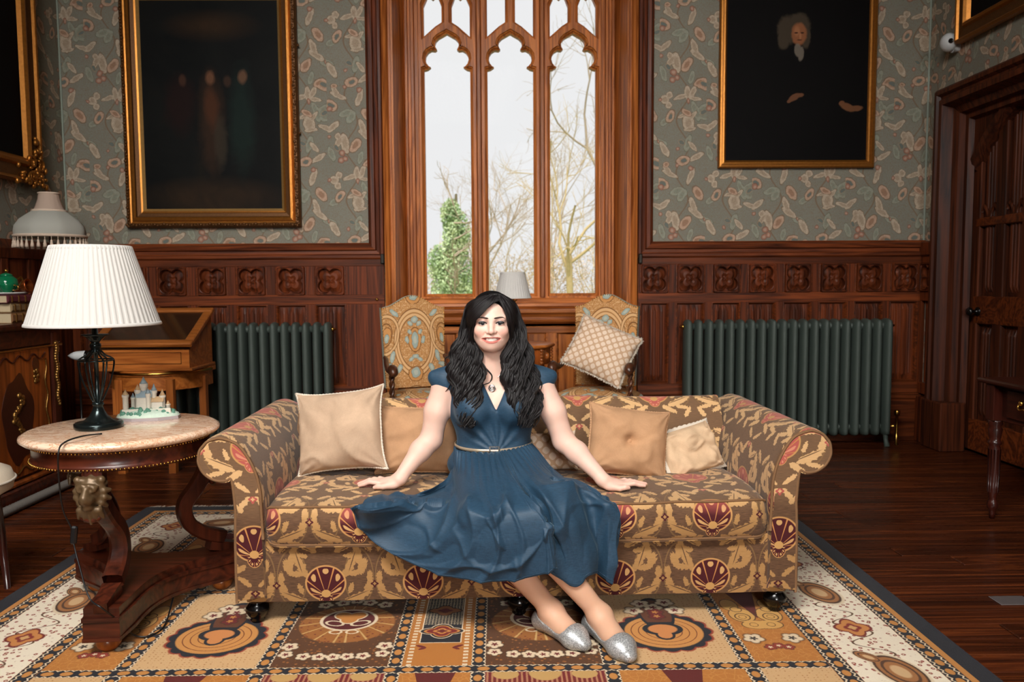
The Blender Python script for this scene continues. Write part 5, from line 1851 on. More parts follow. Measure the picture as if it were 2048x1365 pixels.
# books and tea things on the cabinet
bz = .992
for (y0, y1, x0, x1, t_, col, rz, lab) in (
        (4.38, 4.68, -2.94, -2.66, .060, rgb(120, 84, 52), .0, 'thick tan leather book at the bottom of the pile on the cabinet'),
        (4.39, 4.66, -2.93, -2.68, .050, rgb(132, 110, 78), .06, 'pale calf book in the middle of the pile on the cabinet'),
        (4.38, 4.67, -2.93, -2.67, .046, rgb(86, 34, 44), -.04, 'wine leather book on top of the pile under the tea things')):
    bk = thing('book', lab, 'book', ((x0 + x1) / 2, (y0 + y1) / 2, bz), rz, 'books on the cabinet')
    hx, hy = (x1 - x0) / 2, (y1 - y0) / 2
    cm = plain('book_cover', col, .5, nz=.2, nscale=60, bump=.2)
    MB().box(-hx, hx, -hy, hy, 0, .004, .001).box(-hx, hx, -hy, hy, t_ - .004, t_, .001).prism(
        [(hx - .004, 0), (hx + .008, t_ * .25), (hx + .008, t_ * .75), (hx - .004, t_)][::1], -hy, hy, 'y').build('cover', cm, bk)
    MB().box(-hx + .006, hx - .003, -hy + .006, hy - .006, .004, t_ - .004).build('pages', plain('book_pages', rgb(190, 172, 140), .9, nz=.1, nscale=300), bk)
    for k in range(5):
        yy = -hy + 2 * hy * (k + .5) / 5
        MB().box(hx + .002, hx + .011, yy - .005, yy + .005, t_ * .1, t_ * .9, .002).build('spine_band', M['ormolu'], bk)
    bz += t_ + .0005
tray = tag(MB().lathe([(0, 0), (.105, 0), (.118, .006), (.122, .012), (.116, .012), (.104, .006), (0, .005)], (-2.80, 4.55, bz), 40, cap=False).build('tray', M['white']), 'round white tray under the green tea set', 'tray')
bz += .006
tp = thing('teapot', 'glossy green teapot with gilt knob on the books', 'teapot', (-2.80, 4.58, bz + .0005), math.radians(62))
MB().lathe([(0, 0), (.03, 0), (.034, .006), (.05, .022), (.06, .05), (.055, .078), (.036, .095), (.03, .098)], n=28).build('body', M['green_glaze'], tp)
ld = MB().lathe([(.032, .097), (.034, .101), (.024, .110), (.008, .115), (0, .116)], n=24).build('lid', M['green_glaze'], tp)
MB().lathe([(.004, .114), (.007, .12), (.012, .126), (.010, .134), (0, .138)], n=14).build('knob', M['brass'], ld)
MB().tube([(-.05, 0, .03), (-.075, 0, .05), (-.088, 0, .078), (-.102, 0, .098)], [.014, .011, .008, .0065], 10).build('spout', M['green_glaze'], tp)
MB().tube(crom(np.array([(.05, 0, .075), (.082, 0, .09), (.09, 0, .06), (.072, 0, .032), (.052, 0, .03)]), 20), .0055, 8).build('handle', M['brass'], tp)
cup_p = [(0, 0), (.018, 0), (.020, .006), (.032, .02), (.039, .045), (.040, .055), (.037, .055), (.030, .02), (.0, .012)]
t = thing('teacup', 'small green teacup beside the teapot on the tray', 'cup', (-2.74, 4.485, bz + .0005))
MB().lathe(cup_p, n=24, cap=False).build('bowl', M['green_glaze'], t)
MB().tube(crom(np.array([(.036, 0, .045), (.06, .0, .04), (.056, 0, .02), (.03, 0, .018)]), 14), .003, 6).build('handle', M['brass'], t)
t = thing('copper_cup', 'copper lustre cup lying on its side before the teapot', 'cup', (-2.715, 4.56, bz + .033))
MB().lathe(cup_p, n=24, cap=False).xf(Matrix.Rotation(math.radians(78), 4, 'Y')).build('bowl', M['copper'], t)
MB().tube(crom(np.array([(.03, .036, .0), (.02, .055, .0), (.008, .03, .0)]), 10), .003, 6).build('handle', M['brass'], t)
t = thing('oval_plaque', 'small white oval plaque propped behind the green teacup', 'plaque', (-2.86, 4.47, bz - .0))
MB().lathe([(0, -.004), (.030, -.004), (.034, 0), (.030, .005), (0, .006)], (0, 0, 0), 28, axis='x', sx=1.0, sy=1.5).xf(Matrix.Translation((0, 0, .115))).build('face', M['white'], t)
MB().box(-.006, .002, -.008, .008, 0, .09, .002).build('stand', M['black'], t)

# ================================================================== fringed standard lamp in the corner
fl_ = thing('standard_lamp', 'standard lamp with domed silk shade and tassel fringe in the left corner', 'lamp', (-2.80, 5.05, 0))
MB().lathe([(0, 0), (.14, 0), (.145, .015), (.12, .03), (.05, .045), (.022, .07), (.018, .5), (.026, .53), (.018, .56), (.016, 1.30), (.022, 1.32), (.012, 1.34), (.010, 1.55), (0, 1.55)], n=24).build('column', M['dark_wood'], fl_)
n = 48
P = np.zeros((9, n, 3)); a = np.arange(n) * 2 * PI / n
sc = 1 - .045 * np.abs(np.sin(a * 4)) ** 1.0
for i, (r_, z) in enumerate(((.202, 1.50), (.207, 1.53), (.200, 1.565), (.172, 1.605), (.125, 1.640), (.092, 1.662), (.075, 1.69), (.062, 1.73), (.056, 1.768))):
    k = sc if i < 6 else 1 + .02 * np.sin(a * 16)
    P[i, :, 0] = r_ * np.cos(a) * k; P[i, :, 1] = r_ * np.sin(a) * k; P[i, :, 2] = z
sh = MB().grid(P[:6], closed_v=True, flip=True).build('shade', M['shade_grey'], fl_)
MB().grid(P[5:], closed_v=True, flip=True).build('gathered_neck', M['shade_pink'], sh)
MB().lathe([(.055, 1.762), (.062, 1.766), (.062, 1.772), (.055, 1.775)], n=32, cap=False).build('shade_trim', M['fringe'], sh)
MB().lathe([(.098, 1.655), (.101, 1.66), (.096, 1.668)], n=32, cap=False).build('shade_trim', M['fringe'], sh)
MB().lathe([(.200, 1.495), (.206, 1.498), (.207, 1.510), (.200, 1.512)], n=48, cap=False).build('shade_trim', M['fringe'], sh)
ts0 = None
for k in range(36):
    if ts0 is None:
        ts0 = MB().lathe([(.0015, 0), (.002, -.022), (.007, -.028), (.006, -.034), (.0095, -.05), (.011, -.066), (0, -.066)], n=8, cap=False).build('tassel', M['fringe'], sh); o = ts0
    else:
        o = bpy.data.objects.new('tassel', ts0.data); COL.objects.link(o); o.parent = sh
    a_ = 2 * PI * k / 36
    o.location = (.201 * math.cos(a_), .201 * math.sin(a_), 1.497)

# ================================================================== glazed display desk on a half-round table
DX0, DX1, DY0, DY1 = -2.55, -1.945, 5.02, 5.42
ds = thing('display_desk', 'satinwood half-round table with sloping glass display lid near the left radiator', 'desk', (-2.25, 5.22, 0))
ox_, oy_ = -2.25, 5.22
x0, x1, y0, y1 = DX0 - ox_, DX1 - ox_, DY0 - oy_, DY1 - oy_
MB().prism([(y0, .665), (y1, .665), (y1, 1.0), (y0, .80)], x0 + .01, x1 - .01, 'x').build('case', M['satinwood'], ds)
MB().box(x0 - .008, x1 + .008, y0 - .008, y1 + .008, .655, .675, .005).build('base_moulding', M['satinwood'], ds)
lk = .235 / .42
lid = MB()
ang = math.atan2(.20, .40)
Ml = Matrix.Translation((0, y0 - .02, .805)) @ Matrix.Rotation(ang, 4, 'X')
ll = math.hypot(.40, .20) + .03
ltop = MB().box(x0 - .015, x1 + .015, 0, .055, 0, .03, .006).box(x0 - .015, x1 + .015, ll - .05, ll, 0, .03, .006).box(x0 - .015, x0 + .04, .05, ll - .05, 0, .03, .006).box(x1 - .04, x1 + .015, .05, ll - .05, 0, .03, .006).xf(Ml)
lt = ltop.build('lid_frame', M['satinwood'], ds)
MB().box(x0 + .03, x1 - .03, .045, ll - .04, .012, .018).xf(Ml).build('lid_glass', plain('dark_glass', rgb(52, 30, 18), .08, nz=.3, nscale=9), lt)
for (a, b, c_, d_) in ((x0 + .06, x1 - .06, .70, .703), (x0 + .06, x1 - .06, .772, .775)):
    MB().box(a, b, y0 - .0015, y0 + .002, c_, d_).build('inlay_line', M['black'], ds)
for a in (x0 + .06, x1 - .063):
    MB().box(a, a + .003, y0 - .0015, y0 + .002, .70, .775).build('inlay_line', M['black'], ds)
MB().box(x0, x1, y0 - .012, y0, .796, .802, .002).build('inlay_line', M['black'], ds)
th = np.linspace(PI, 2 * PI, 40)
hr = .315
half = [(hr * math.cos(t), .12 + (y0 - .12 - .035) * -math.sin(t) * 1.0) for t in th]
poly = [(hr, .2)] + [(p[0], p[1]) for p in half[::-1]] + [(-hr, .2)]
poly = poly[::-1]
MB().prism(poly, .625, .655, 'z').build('half_round_top', M['satinwood'], ds)
MB().tube([(p[0] * 1.005, p[1] * 1.005, .64) for p in half], .009, 8).build('brass_edge', M['brass'], ds)
MB().prism([(p[0] * .95, p[1] * .94) for p in poly], .53, .625, 'z').build('frieze', M['satinwood'], ds)
for (lx, ly) in ((.285, .05), (-.285, .05), (.16, -.17), (-.16, -.17)):
    MB().prism([(-.022, -.022), (.022, -.022), (.022, .022), (-.022, .022)], 0, .6, 'z').xf(Matrix.Translation((lx, ly, 0))).build('leg', M['satinwood_z'], ds)
# white spotlight on a thin black stand between cabinet and desk
sp = at(158, 712, 4.95)
t = thing('spotlight', 'small white bullet-shaped spotlight on a black stand behind the table lamp', 'spotlight', (sp[0], sp[1], 0))
MB().lathe([(0, 0), (.055, 0), (.055, .012), (.01, .02), (.007, .03), (.007, sp[2] - .02), (0, sp[2] - .02)], n=16).build('stand', M['black'], t)
MB().lathe([(0, -.07), (.004, -.066), (.018, -.045), (.027, -.02), (.032, .04), (.030, .055), (0, .055)], n=20, axis='x').xf(Matrix.Translation((0, 0, sp[2]))).build('head', M['white_plastic'], t)
MB().lathe([(.0335, .045), (.0345, .05), (.0335, .057), (0, .057)], n=20, axis='x').xf(Matrix.Translation((0, 0, sp[2]))).build('rim', M['black'], t)
# cream stool at the left edge of the picture
st = thing('round_stool', 'cream upholstered round stool at the left edge, before the cabinet', 'stool', (-2.075, 3.0, 0))
MB().lathe([(0, .40), (.16, .40), (.195, .42), (.20, .45), (.203, .455), (.20, .46), (.19, .49), (.14, .515), (0, .525)], n=40).build('seat', plain('cream_linen', rgb(206, 190, 168), .9, nz=.1, nscale=200, bump=.2), st)
MB().tube([(.203 * math.cos(a), .203 * math.sin(a), .455) for a in np.linspace(0, 2 * PI, 60, endpoint=False)], .005, 6, closed=True).build('piping', M['rope'], st)
for k in range(4):
    a = PI / 4 + k * PI / 2
    MB().tube([(.13 * math.cos(a), .13 * math.sin(a), .41), (.15 * math.cos(a), .15 * math.sin(a), .2), (.16 * math.cos(a), .16 * math.sin(a), 0.0)], [.022, .016, .012], 8).build('leg', M['dark_wood'], st)
# ================================================================== pictures
def canvas_murky():
    """a very dark old oil painting: vague brown and green glooms only"""
    s = S('dark_oil_canvas', .6, .12)
    v = s.coord()
    a, _ = s.noise(v, 2.2, 4, .6, .8); b, _ = s.noise(v, 6, 4, .6, .6)
    x, y, z = s.sep(v); p = s.comb(x, z)
    c = s.ramp(a, [(.35, rgb(7, 9, 10)), (.6, rgb(16, 17, 16)), (.75, rgb(26, 22, 16))])
    glow = s.ell(p, .02, .56, .30, .10); c = s.mix(s.m('MULTIPLY', s.step(glow, .75, .5), .8), c, s.mix(b, rgb(34, 25, 15), rgb(66, 44, 26)))
    earth = s.ell(p, .0, -.66, .52, .15); c = s.mix(s.m('MULTIPLY', s.step(earth, .8, .35), .8), c, s.mix(b, rgb(24, 19, 14), rgb(62, 44, 28)))
    # soft standing forms, no more than patches of colour
    for (ex, ez, rx, rz, col, k) in ((.0, -.12, .10, .36, rgb(54, 36, 24), .75), (.0, .19, .035, .05, rgb(112, 76, 54), .8), (.22, -.10, .10, .38, rgb(22, 36, 32), .85), (.23, .20, .035, .05, rgb(108, 78, 58), .8),
                                     (-.22, .02, .12, .22, rgb(34, 16, 14), .7), (-.20, .18, .03, .045, rgb(80, 52, 38), .6), (.0, -.02, .055, .16, rgb(84, 48, 28), .6), (.12, .17, .03, .045, rgb(70, 48, 36), .6),
                                     (.06, -.25, .05, .2, rgb(56, 50, 40), .6)):
        d = s.ell(p, ex, ez, rx, rz)
        d = s.m('ADD', d, s.m('MULTIPLY', s.m('SUBTRACT', b, .5), .9))
        c = s.mix(s.m('MULTIPLY', s.step(d, .85, .3), k), c, col)
    s.base(c)
    return s.mat


def canvas_portrait():
    """a half-length portrait of a man in a grey wig and black gown, nearly lost in the dark"""
    s = S('portrait_canvas', .6, .1)
    v = s.coord(); x, y, z = s.sep(v); p = s.comb(x, z)
    b, _ = s.noise(v, 24, 4, .6, .4)
    c = s.ramp(b, [(.3, rgb(7, 6, 7)), (.8, rgb(12, 9, 9))])
    jit = s.m('MULTIPLY', s.m('SUBTRACT', b, .5), .5)

    def blot(c, lst, col, k=1.0, soft=.12, e=1.0):
        d = s.m('ADD', s.ells(p, lst), jit)
        return s.mix(s.m('MULTIPLY', s.step(d, e, soft), k), c, col)
    c = blot(c, [(.0, .0, .40, .55, 0)], rgb(12, 10, 10), .8, .2)
    # head centre near (-.02, .42) from the middle of the canvas
    hx, hz = -.03, .19
    c = blot(c, [(hx - .045, hz - .0, .075, .10, 10), (hx - .075, hz - .07, .045, .07, 0), (hx + .03, hz + .03, .085, .085, 0), (hx + .085, hz - .05, .035, .08, 0)], rgb(70, 60, 48), .9, .15)
    c = blot(c, [(hx + .035, hz - .03, .056, .08, 0)], rgb(138, 88, 58), 1, .12)
    c = blot(c, [(hx + .02, hz - .01, .02, .035, 0)], rgb(168, 112, 78), .7, .3)
    c = blot(c, [(hx + .015, hz - .022, .014, .006, 0), (hx + .058, hz - .022, .013, .006, 0), (hx + .04, hz - .072, .018, .004, 0)], rgb(52, 28, 20), .9, .3)
    c = blot(c, [(hx + .045, hz - .045, .008, .022, 0)], rgb(172, 116, 82), .7, .3)
    c = blot(c, [(hx + .03, hz - .145, .026, .05, 8), (hx + .052, hz - .17, .022, .05, -4)], rgb(120, 110, 98), .8, .15)
    c = blot(c, [(-.02, -.29, .045, .022, 28), (.02, -.275, .03, .014, 10), (-.055, -.315, .02, .012, 30)], rgb(112, 74, 52), .9, .15)
    c = blot(c, [(.37, -.36, .06, .026, -22), (.43, -.37, .05, .020, 5), (.33, -.335, .022, .02, 0)], rgb(116, 76, 50), .9, .15)
    s.base(c)
    return s.mat


def picture(name, label, x0, x1, z0, z1, prof, mats, canvas, y=YW, orn=True):
    cx, cz = (x0 + x1) / 2, (z0 + z1) / 2
    t = thing(name, label, 'picture', (cx, y - .012, cz))
    hx, hz = (x1 - x0) / 2, (z1 - z0) / 2
    ins = prof[-1][0]
    k0 = 0
    for (k1, mt) in mats:
        MB().frame(-hx, hx, -hz, hz, prof[k0:k1 + 1], 0).build('frame_moulding', mt, t)
        k0 = k1
    MB().box(-hx + ins - .01, hx - ins + .01, -.012, .004, -hz + ins - .01, hz - ins + .01).build('canvas', canvas, t)
    return t, hx, hz


fp = [(0, 0), (0, .03), (.012, .05), (.030, .055), (.034, .045), (.046, .040), (.050, .055), (.066, .06), (.076, .05), (.080, .035), (.104, .030), (.108, .034), (.120, .030), (.138, .012), (.142, .010)]
t, hx, hz = picture('oil_painting', 'large dark oil painting in a broad carved gilt frame left of the window', -2.695, -1.44, 1.61, 3.36, fp,
                    [(3, M['gold_dark']), (8, M['gold']), (10, M['gold_dark']), (12, M['gold']), (14, M['gold_bright'])], canvas_murky())
od = MB()
for side in range(4):
    L = 2 * hz if side % 2 == 0 else 2 * hx
    nn = int(L / .022)
    for k in range(nn):
        s_ = -L / 2 + (k + .5) * L / nn
        q = (.021) + .005 * math.sin(k * 1.7)
        p = {0: (-hx + q, s_), 2: (hx - q, s_), 1: (s_, -hz + q), 3: (s_, hz - q)}[side]
        od.ball((p[0], -.054, p[1]), (.009, .007, .009) if k % 3 else (.012, .009, .012), 6)
tag(od.build('carved_leaf_edge', M['gold_dark'], t), kind='stuff')
for dz in (-.2, .42):
    MB().ball((hx + .006, -.02, dz), .010, 8).build('hanging_ring', M['gold_dark'], t)

fp2 = [(0, 0), (0, .025), (.008, .034), (.022, .036), (.028, .028), (.040, .030), (.050, .022), (.060, .008)]
picture('portrait_painting', 'dark portrait of a man in a grey wig, plain gilt frame', 1.60, 2.745, 2.025, 3.62, fp2,
        [(3, M['gold']), (5, M['gold']), (7, M['gold'])], canvas_portrait())


def side_picture(name, label, x, facing, y0, y1, z0, z1, wd, lean, ornate=True):
    cy, cz = (y0 + y1) / 2, (z0 + z1) / 2; hy, hz = abs(y1 - y0) / 2, (z1 - z0) / 2
    t = thing(name, label, 'picture', (x, cy, cz))
    t.rotation_euler = (lean, 0, facing)
    pf = [(0, 0), (0, .04), (wd * .08, .06), (wd * .14, .055), (wd * .2, .04), (wd * .62, .035), (wd * .7, .055), (wd * .8, .06), (wd * .9, .045), (wd, .02)]
    MB().frame(-hy, hy, -hz, hz, pf[:5], 0).build('frame_moulding', M['gold'], t)
    MB().frame(-hy, hy, -hz, hz, pf[4:6], 0).build('frame_panel', M['gold_dark'], t)
    MB().frame(-hy, hy, -hz, hz, pf[5:], 0).build('frame_moulding', M['gold'], t)
    MB().box(-hy + wd - .01, hy - wd + .01, -.022, -.002, -hz + wd - .01, hz - wd + .01).build('canvas', plain('black_canvas', rgb(9, 9, 11), .6, 0, .1, nz=.3, nscale=8), t)
    rs = random.Random(3)
    for sx in (-1, 1) if ornate else ():
        for sz in (-1, 1):
            m_ = MB()
            for k in range(60):
                a, b = rs.uniform(-.02, wd * 1.15), rs.uniform(-.02, wd * 1.15)
                if rs.random() < .5: a = rs.uniform(-.02, wd * 1.8); b = rs.uniform(-.02, wd * .8)
                if rs.random() < .4: b = rs.uniform(-.02, wd * 1.8); a = rs.uniform(-.02, wd * .8)
                m_.ball((sx * (hy - a), -.052 + rs.uniform(-.012, .006), sz * (hz - b)), (rs.uniform(.010, .022), .016, rs.uniform(.010, .022)), 7)
            for k in range(5):
                th0 = rs.uniform(0, 6); c_ = (sx * (hy - wd * rs.uniform(.2, .9)), sz * (hz - wd * rs.uniform(.2, .9)))
                m_.tube([(c_[0] + (.012 + .004 * q) * math.cos(th0 + q * .6), -.064, c_[1] + (.012 + .004 * q) * math.sin(th0 + q * .6)) for q in range(10)], .007, 6)
            tag(m_.build('corner_ornament', plain('gilt_ornament', rgb(172, 112, 46), .36, .8), t), kind='stuff')
    return t


side_picture('gilt_framed_picture', 'picture in an ornate gilt frame on the left wall above the cabinet', XL + .02, PI / 2, 4.05, 5.50, 1.87, 3.75, .17, 0)
side_picture('gilt_framed_picture', 'picture in a gilt frame on the right wall above the door', XR - .02, -PI / 2, 5.46, 3.9, 2.79, 4.1, .13, 0, False)

# motion detector with two lenses beside the right-hand picture
p_ = (XR, 5.53, 2.82)
t = thing('wall_sensor', 'white egg-shaped wall sensor with two black lenses beside the right picture', 'sensor', p_)
MB().ball((-.07, 0, 0), (.055, .06, .062), 18).build('body', M['white_plastic'], t)
MB().tube([(0, 0, -.03), (-.05, 0, -.04)], .03, 12).build('bracket', M['white_plastic'], t)
for dy, dz in ((-.02, -.005), (.028, -.012)):
    MB().lathe([(0, 0), (.015, 0), (.016, .008), (.012, .01), (0, .006)], n=16, axis='x').xf(Matrix.Translation((-.085, dy - .035, dz)) @ Matrix.Rotation(math.radians(-135), 4, 'Z')).build('lens', M['camera_black'], t)


# ================================================================== radiators
def rad_section():
    prof = [(0.15, .075), (.5, .08), (.85, .095), (1, .12), (1, .5), (1, .83), (1, .865), (.92, .895), (.7, .915), (.35, .926), (.02, .928)]
    n = 20; a = np.arange(n) * 2 * PI / n
    P = np.zeros((len(prof), n, 3))
    for i, (k, z) in enumerate(prof):
        c, s_ = np.cos(a), np.sin(a)
        P[i, :, 0] = .0305 * k * np.sign(c) * np.abs(c) ** .8; P[i, :, 1] = (.075 if k > .6 else .06 * (.4 + k)) * min(1, k + .25) * s_; P[i, :, 2] = z
    return MB().grid(P, closed_v=True, flip=True)


def radiator(label, x0, n, pitch, y):
    t = thing('column_radiator', label, 'radiator', (x0 + n * pitch / 2, y, 0), 0, 'radiators under the panelling')
    o0 = None
    for k in range(n):
        if o0 is None: o0 = rad_section().build('section', M['iron'], t); o = o0
        else: o = bpy.data.objects.new('section', o0.data); COL.objects.link(o); o.parent = t
        o.location = ((k + .5 - n / 2) * pitch, 0, 0)
    L = n * pitch / 2
    for z in (.875, .14):
        MB().tube([(-L + .02, 0, z), (L - .02, 0, z)], .026, 12).build('header_pipe', M['iron'], t)
    for sx in (-1, 1):
        MB().tube([(sx * (L - pitch / 2), -.03, .12), (sx * (L - pitch / 2 + .0), -.04, .05), (sx * (L - pitch / 2 + .005), -.055, 0.0)], [.022, .016, .02], 8).build('foot', M['iron'], t)
        MB().lathe([(0, 0), (.018, 0), (.018, .012), (.01, .018), (.008, .03), (0, .032)], n=12, axis='x').xf(Matrix.Translation((sx * (L - .01), 0, .875)) @ Matrix.Rotation(0 if sx > 0 else PI, 4, 'Z')).build('bleed_plug', M['brass'], t)
    return t, L


radiator('dark green iron radiator behind the display desk, left of the window', -2.40, 16, .0755, 5.70)
t, L = radiator('dark green iron radiator right of the window, by the door', 1.312, 20, .0757, 5.70)
vx = L + .06
MB().tube([(L - .03, 0, .14), (L + .04, 0, .14)], .012, 10).build('valve_tail', M['brass'], t)
MB().tube([(vx, 0, 0), (vx, 0, .24)], [.010, .010], 10).build('valve_pipe', M['brass'], t)
MB().lathe([(0, .0), (.02, 0), (.022, .03), (.014, .04), (0, .042)], (vx, 0, .22), 12).build('valve_head', M['brass'], t)


# ================================================================== two high-backed chairs before the window
def twist(p0, p1, r, turns, n=60):
    p0, p1 = np.array(p0), np.array(p1); t_ = np.linspace(0, 1, n)
    ax = (p1 - p0) / np.linalg.norm(p1 - p0)
    a = np.cross(ax, [0, 1, 0.01]); a /= np.linalg.norm(a); b = np.cross(ax, a)
    m_ = MB()
    for ph in (0, PI):
        m_.tube([p0 + (p1 - p0) * t + r * .55 * (math.cos(2 * PI * turns * t + ph) * a + math.sin(2 * PI * turns * t + ph) * b) for t in t_], r * .75, 7)
    return m_


def make_chair(label, loc, rz, lean=math.radians(5)):
    t = thing('high_back_chair', label, 'chair', loc, rz, 'tapestry chairs before the window')
    W_, zb, zs, zt = .218, .50, 1.045, 1.118
    # camel-topped upholstered back
    nu, nv = 30, 26
    Pf = np.zeros((nu, nv, 3)); UV = np.zeros((nu, nv, 2))
    u = np.linspace(-1, 1, nu)
    top = np.where(np.abs(u) > .93, zs - .01, zs - .006 + (zt - zs + .006) * (np.cos(np.clip(np.abs(u) / .93, 0, 1) * PI) * .5 + .5))
    for i in range(nu):
        z = np.linspace(zb, top[i], nv)
        v = np.linspace(0, 1, nv)
        wd = W_ * (.93 + .07 * v)
        puff = .022 * (1 - np.abs(u[i]) ** 4) * (1 - np.abs(2 * v - 1) ** 4)
        Pf[i, :, 0] = u[i] * wd; Pf[i, :, 2] = z; Pf[i, :, 1] = .19 - .03 - puff + (z - zb) * math.tan(lean)
        UV[i, :, 0] = u[i] * wd; UV[i, :, 1] = z - .80
    Pb = Pf.copy(); Pb[:, :, 1] = .19 + .03 + (Pf[:, :, 2] - zb) * math.tan(lean)
    m_ = MB().grid(Pf, uv=UV).grid(Pb, uv=UV, flip=True)
    rim = lambda A: np.concatenate([A[:, 0], A[-1, 1:], A[::-1, -1][1:], A[0, ::-1][1:-1]])
    R1, R2 = rim(Pf), rim(Pb)
    m_.grid(np.stack([R1, R2]), closed_v=True, smooth=False, uv=np.zeros((2, len(R1), 2)))
    m_.build('back', M['tapestry'], t, uv=True)
    nl = MB()
    k_ = 0
    for e in (Pf[0], Pf[-1]):
        for q in np.linspace(0, nv - 1, 44):
            p = e[int(q)] * (1 - q % 1) + e[min(int(q) + 1, nv - 1)] * (q % 1)
            nl.ball((p[0] * .985, p[1] - .001, p[2]), .0042, 6)
    for q in range(nu):
        nl.ball((Pf[q, -1, 0], Pf[q, -1, 1] - .001, Pf[q, -1, 2] - .004), .0042, 6)
    tag(nl.build('nail_heads', M['brass'], t), kind='stuff')
    # seat
    n = 26
    a = np.sin(np.linspace(-PI / 2, PI / 2, n)); A, B = np.meshgrid(a, a, indexing='ij')
    dome = (np.clip(1 - np.abs(A) ** 3, 0, 1) * np.clip(1 - np.abs(B) ** 3, 0, 1)) ** .4
    P = np.stack([A * (.275 - .03 * (B + 1) / 2), -.08 + B * .255, .445 + .065 * dome], -1)
    m_ = MB().grid(P, uv=np.stack([A * .26, B * .255 + .1], -1))
    m_.box(-.262, .262, -.325, .17, .39, .45, .012)
    m_.build('seat', M['tapestry'], t, uv=True)
    arm_p = crom(np.array([(0, .165, .705), (.012, .08, .700), (.030, -.02, .672), (.038, -.12, .652), (.04, -.20, .662), (.042, -.245, .672), (.043, -.275, .655), (.043, -.27, .632)]), 26)
    for sx in (-1, 1):
        pts = arm_p.copy(); pts[:, 0] = sx * (.205 + pts[:, 0])
        ar = MB().tube(pts, np.interp(np.arange(26), [0, 8, 14, 19, 23, 25], [.015, .017, .022, .032, .030, .018]), 10).build('arm', M['walnut_arm'], t)
        xx_ = sx * .247
        twist((xx_, -.225, .44), (xx_, -.225, .640), .0145, 2.2).build('arm_support', M['walnut_arm'], t)
        MB().ball((xx_, -.225, .452), (.022, .022, .016), 12).build('arm_collar', M['walnut_arm'], t)
        for yy in (-.28, .14):
            twist((sx * .235, yy, .06), (sx * .235, yy, .39), .017, 3.5).build('leg', M['walnut_arm'], t)
            MB().ball((sx * .235, yy, .033), (.028, .028, .033), 12).build('foot', M['walnut_arm'], t)
        MB().tube([(sx * .235, -.28, .14), (sx * .235, .14, .14)], .014, 8).build('stretcher', M['walnut_arm'], t)
    MB().tube([(-.235, -.07, .14), (.235, -.07, .14)], .014, 8).build('stretcher', M['walnut_arm'], t)
    return t


c0 = make_chair('high-backed tapestry armchair with twisted arm posts, left of the window lamp', (-.515, 5.20, 0), math.radians(20))
c1 = copy_tree(c0); c1.location = (.655, 5.22, 0); c1.rotation_euler = (0, 0, math.radians(-20))
c1['label'] = 'high-backed tapestry armchair holding a lattice cushion, right of the window lamp'
cu = pillow('lattice_cushion', 'cream lattice cushion with fringed edge tipped on the right-hand armchair', 'cushion', at(1203, 702, 5.02), .40, .345, .15, M['lattice'],
            yaw=math.radians(-8), tilt=math.radians(-20), roll=math.radians(25), seed=8, ear=.06)
fr_ = MB()
rs = random.Random(2)
for k in range(340):
    t_ = k / 340 * 4; sd = int(t_); q = (t_ - sd) * 2 - 1
    x, z, nx, nz = ((q, -1, 0, -1), (1, q, 1, 0), (-q, 1, 0, 1), (-1, -q, -1, 0))[sd]
    ed = 1 - .055 * (1 - abs(q) ** 3)
    px_, pz_ = x * .2 * (ed if nx else 1), z * .1725 * (ed if nz else 1)
    fr_.tube([(px_, 0, pz_), (px_ + nx * .012 + rs.uniform(-.004, .004), rs.uniform(-.006, .006), pz_ + nz * .012 + rs.uniform(-.004, .004))], [.0035, .002], 4)
tag(fr_.build('fringe', M['rope'], cu), kind='stuff')

# ================================================================== carved stand with a lamp, in the window
sd_ = thing('carved_stand', 'small carved octagonal wooden stand in front of the window', 'stand', (.095, 5.30, 0))
MB().lathe([(0, .772), (.262, .772), (.272, .780), (.272, .790), (.262, .796), (0, .796)], n=8, cap=False).build('top', M['satinwood'], sd_)
MB().lathe([(.235, .66), (.245, .665), (.245, .772), (.235, .772)], n=8, cap=False).build('frieze', M['marquetry'], sd_)
for k in range(8):
    a = 2 * PI * k / 8
    m_ = MB()
    for q in range(5):
        m_.ball((.243 * math.cos(a), .243 * math.sin(a), .76 - .02 * q), (.016, .016, .012), 6)
    m_.build('carved_corner', M['satinwood_z'], sd_)
    a += PI / 8
    MB().ball((.228 * math.cos(a), .228 * math.sin(a), .718), (.02, .02, .024), 8).build('carved_boss', M['satinwood_z'], sd_)
    if k % 2 == 0:
        MB().tube([(.20 * math.cos(a), .20 * math.sin(a), .67), (.15 * math.cos(a), .15 * math.sin(a), .4), (.21 * math.cos(a), .21 * math.sin(a), 0)], [.028, .018, .026], 8).build('leg', M['satinwood_z'], sd_)
wl = thing('window_lamp', 'brass lamp with small pleated white shade standing in the window', 'lamp', (.085, 5.25, .796))
MB().lathe([(0, 0), (.06, 0), (.06, .01), (.03, .02), (.015, .04), (.022, .09), (.03, .13), (.018, .18), (.01, .2), (.01, .33), (0, .33)], n=24).build('base', M['brass'], wl)
m_ = MB()
for k in range(5):
    a = 2 * PI * k / 5
    m_.tube([(.008, 0, .262), (.02 * math.cos(a), .02 * math.sin(a), .285), (.03 * math.cos(a), .03 * math.sin(a), .292)], [.004, .006, .003], 6)
m_.build('leaf_gallery', M['brass'], wl)
pleated_shade(.120, .079, .302, .470, 40, .0016, M['shade'], wl)

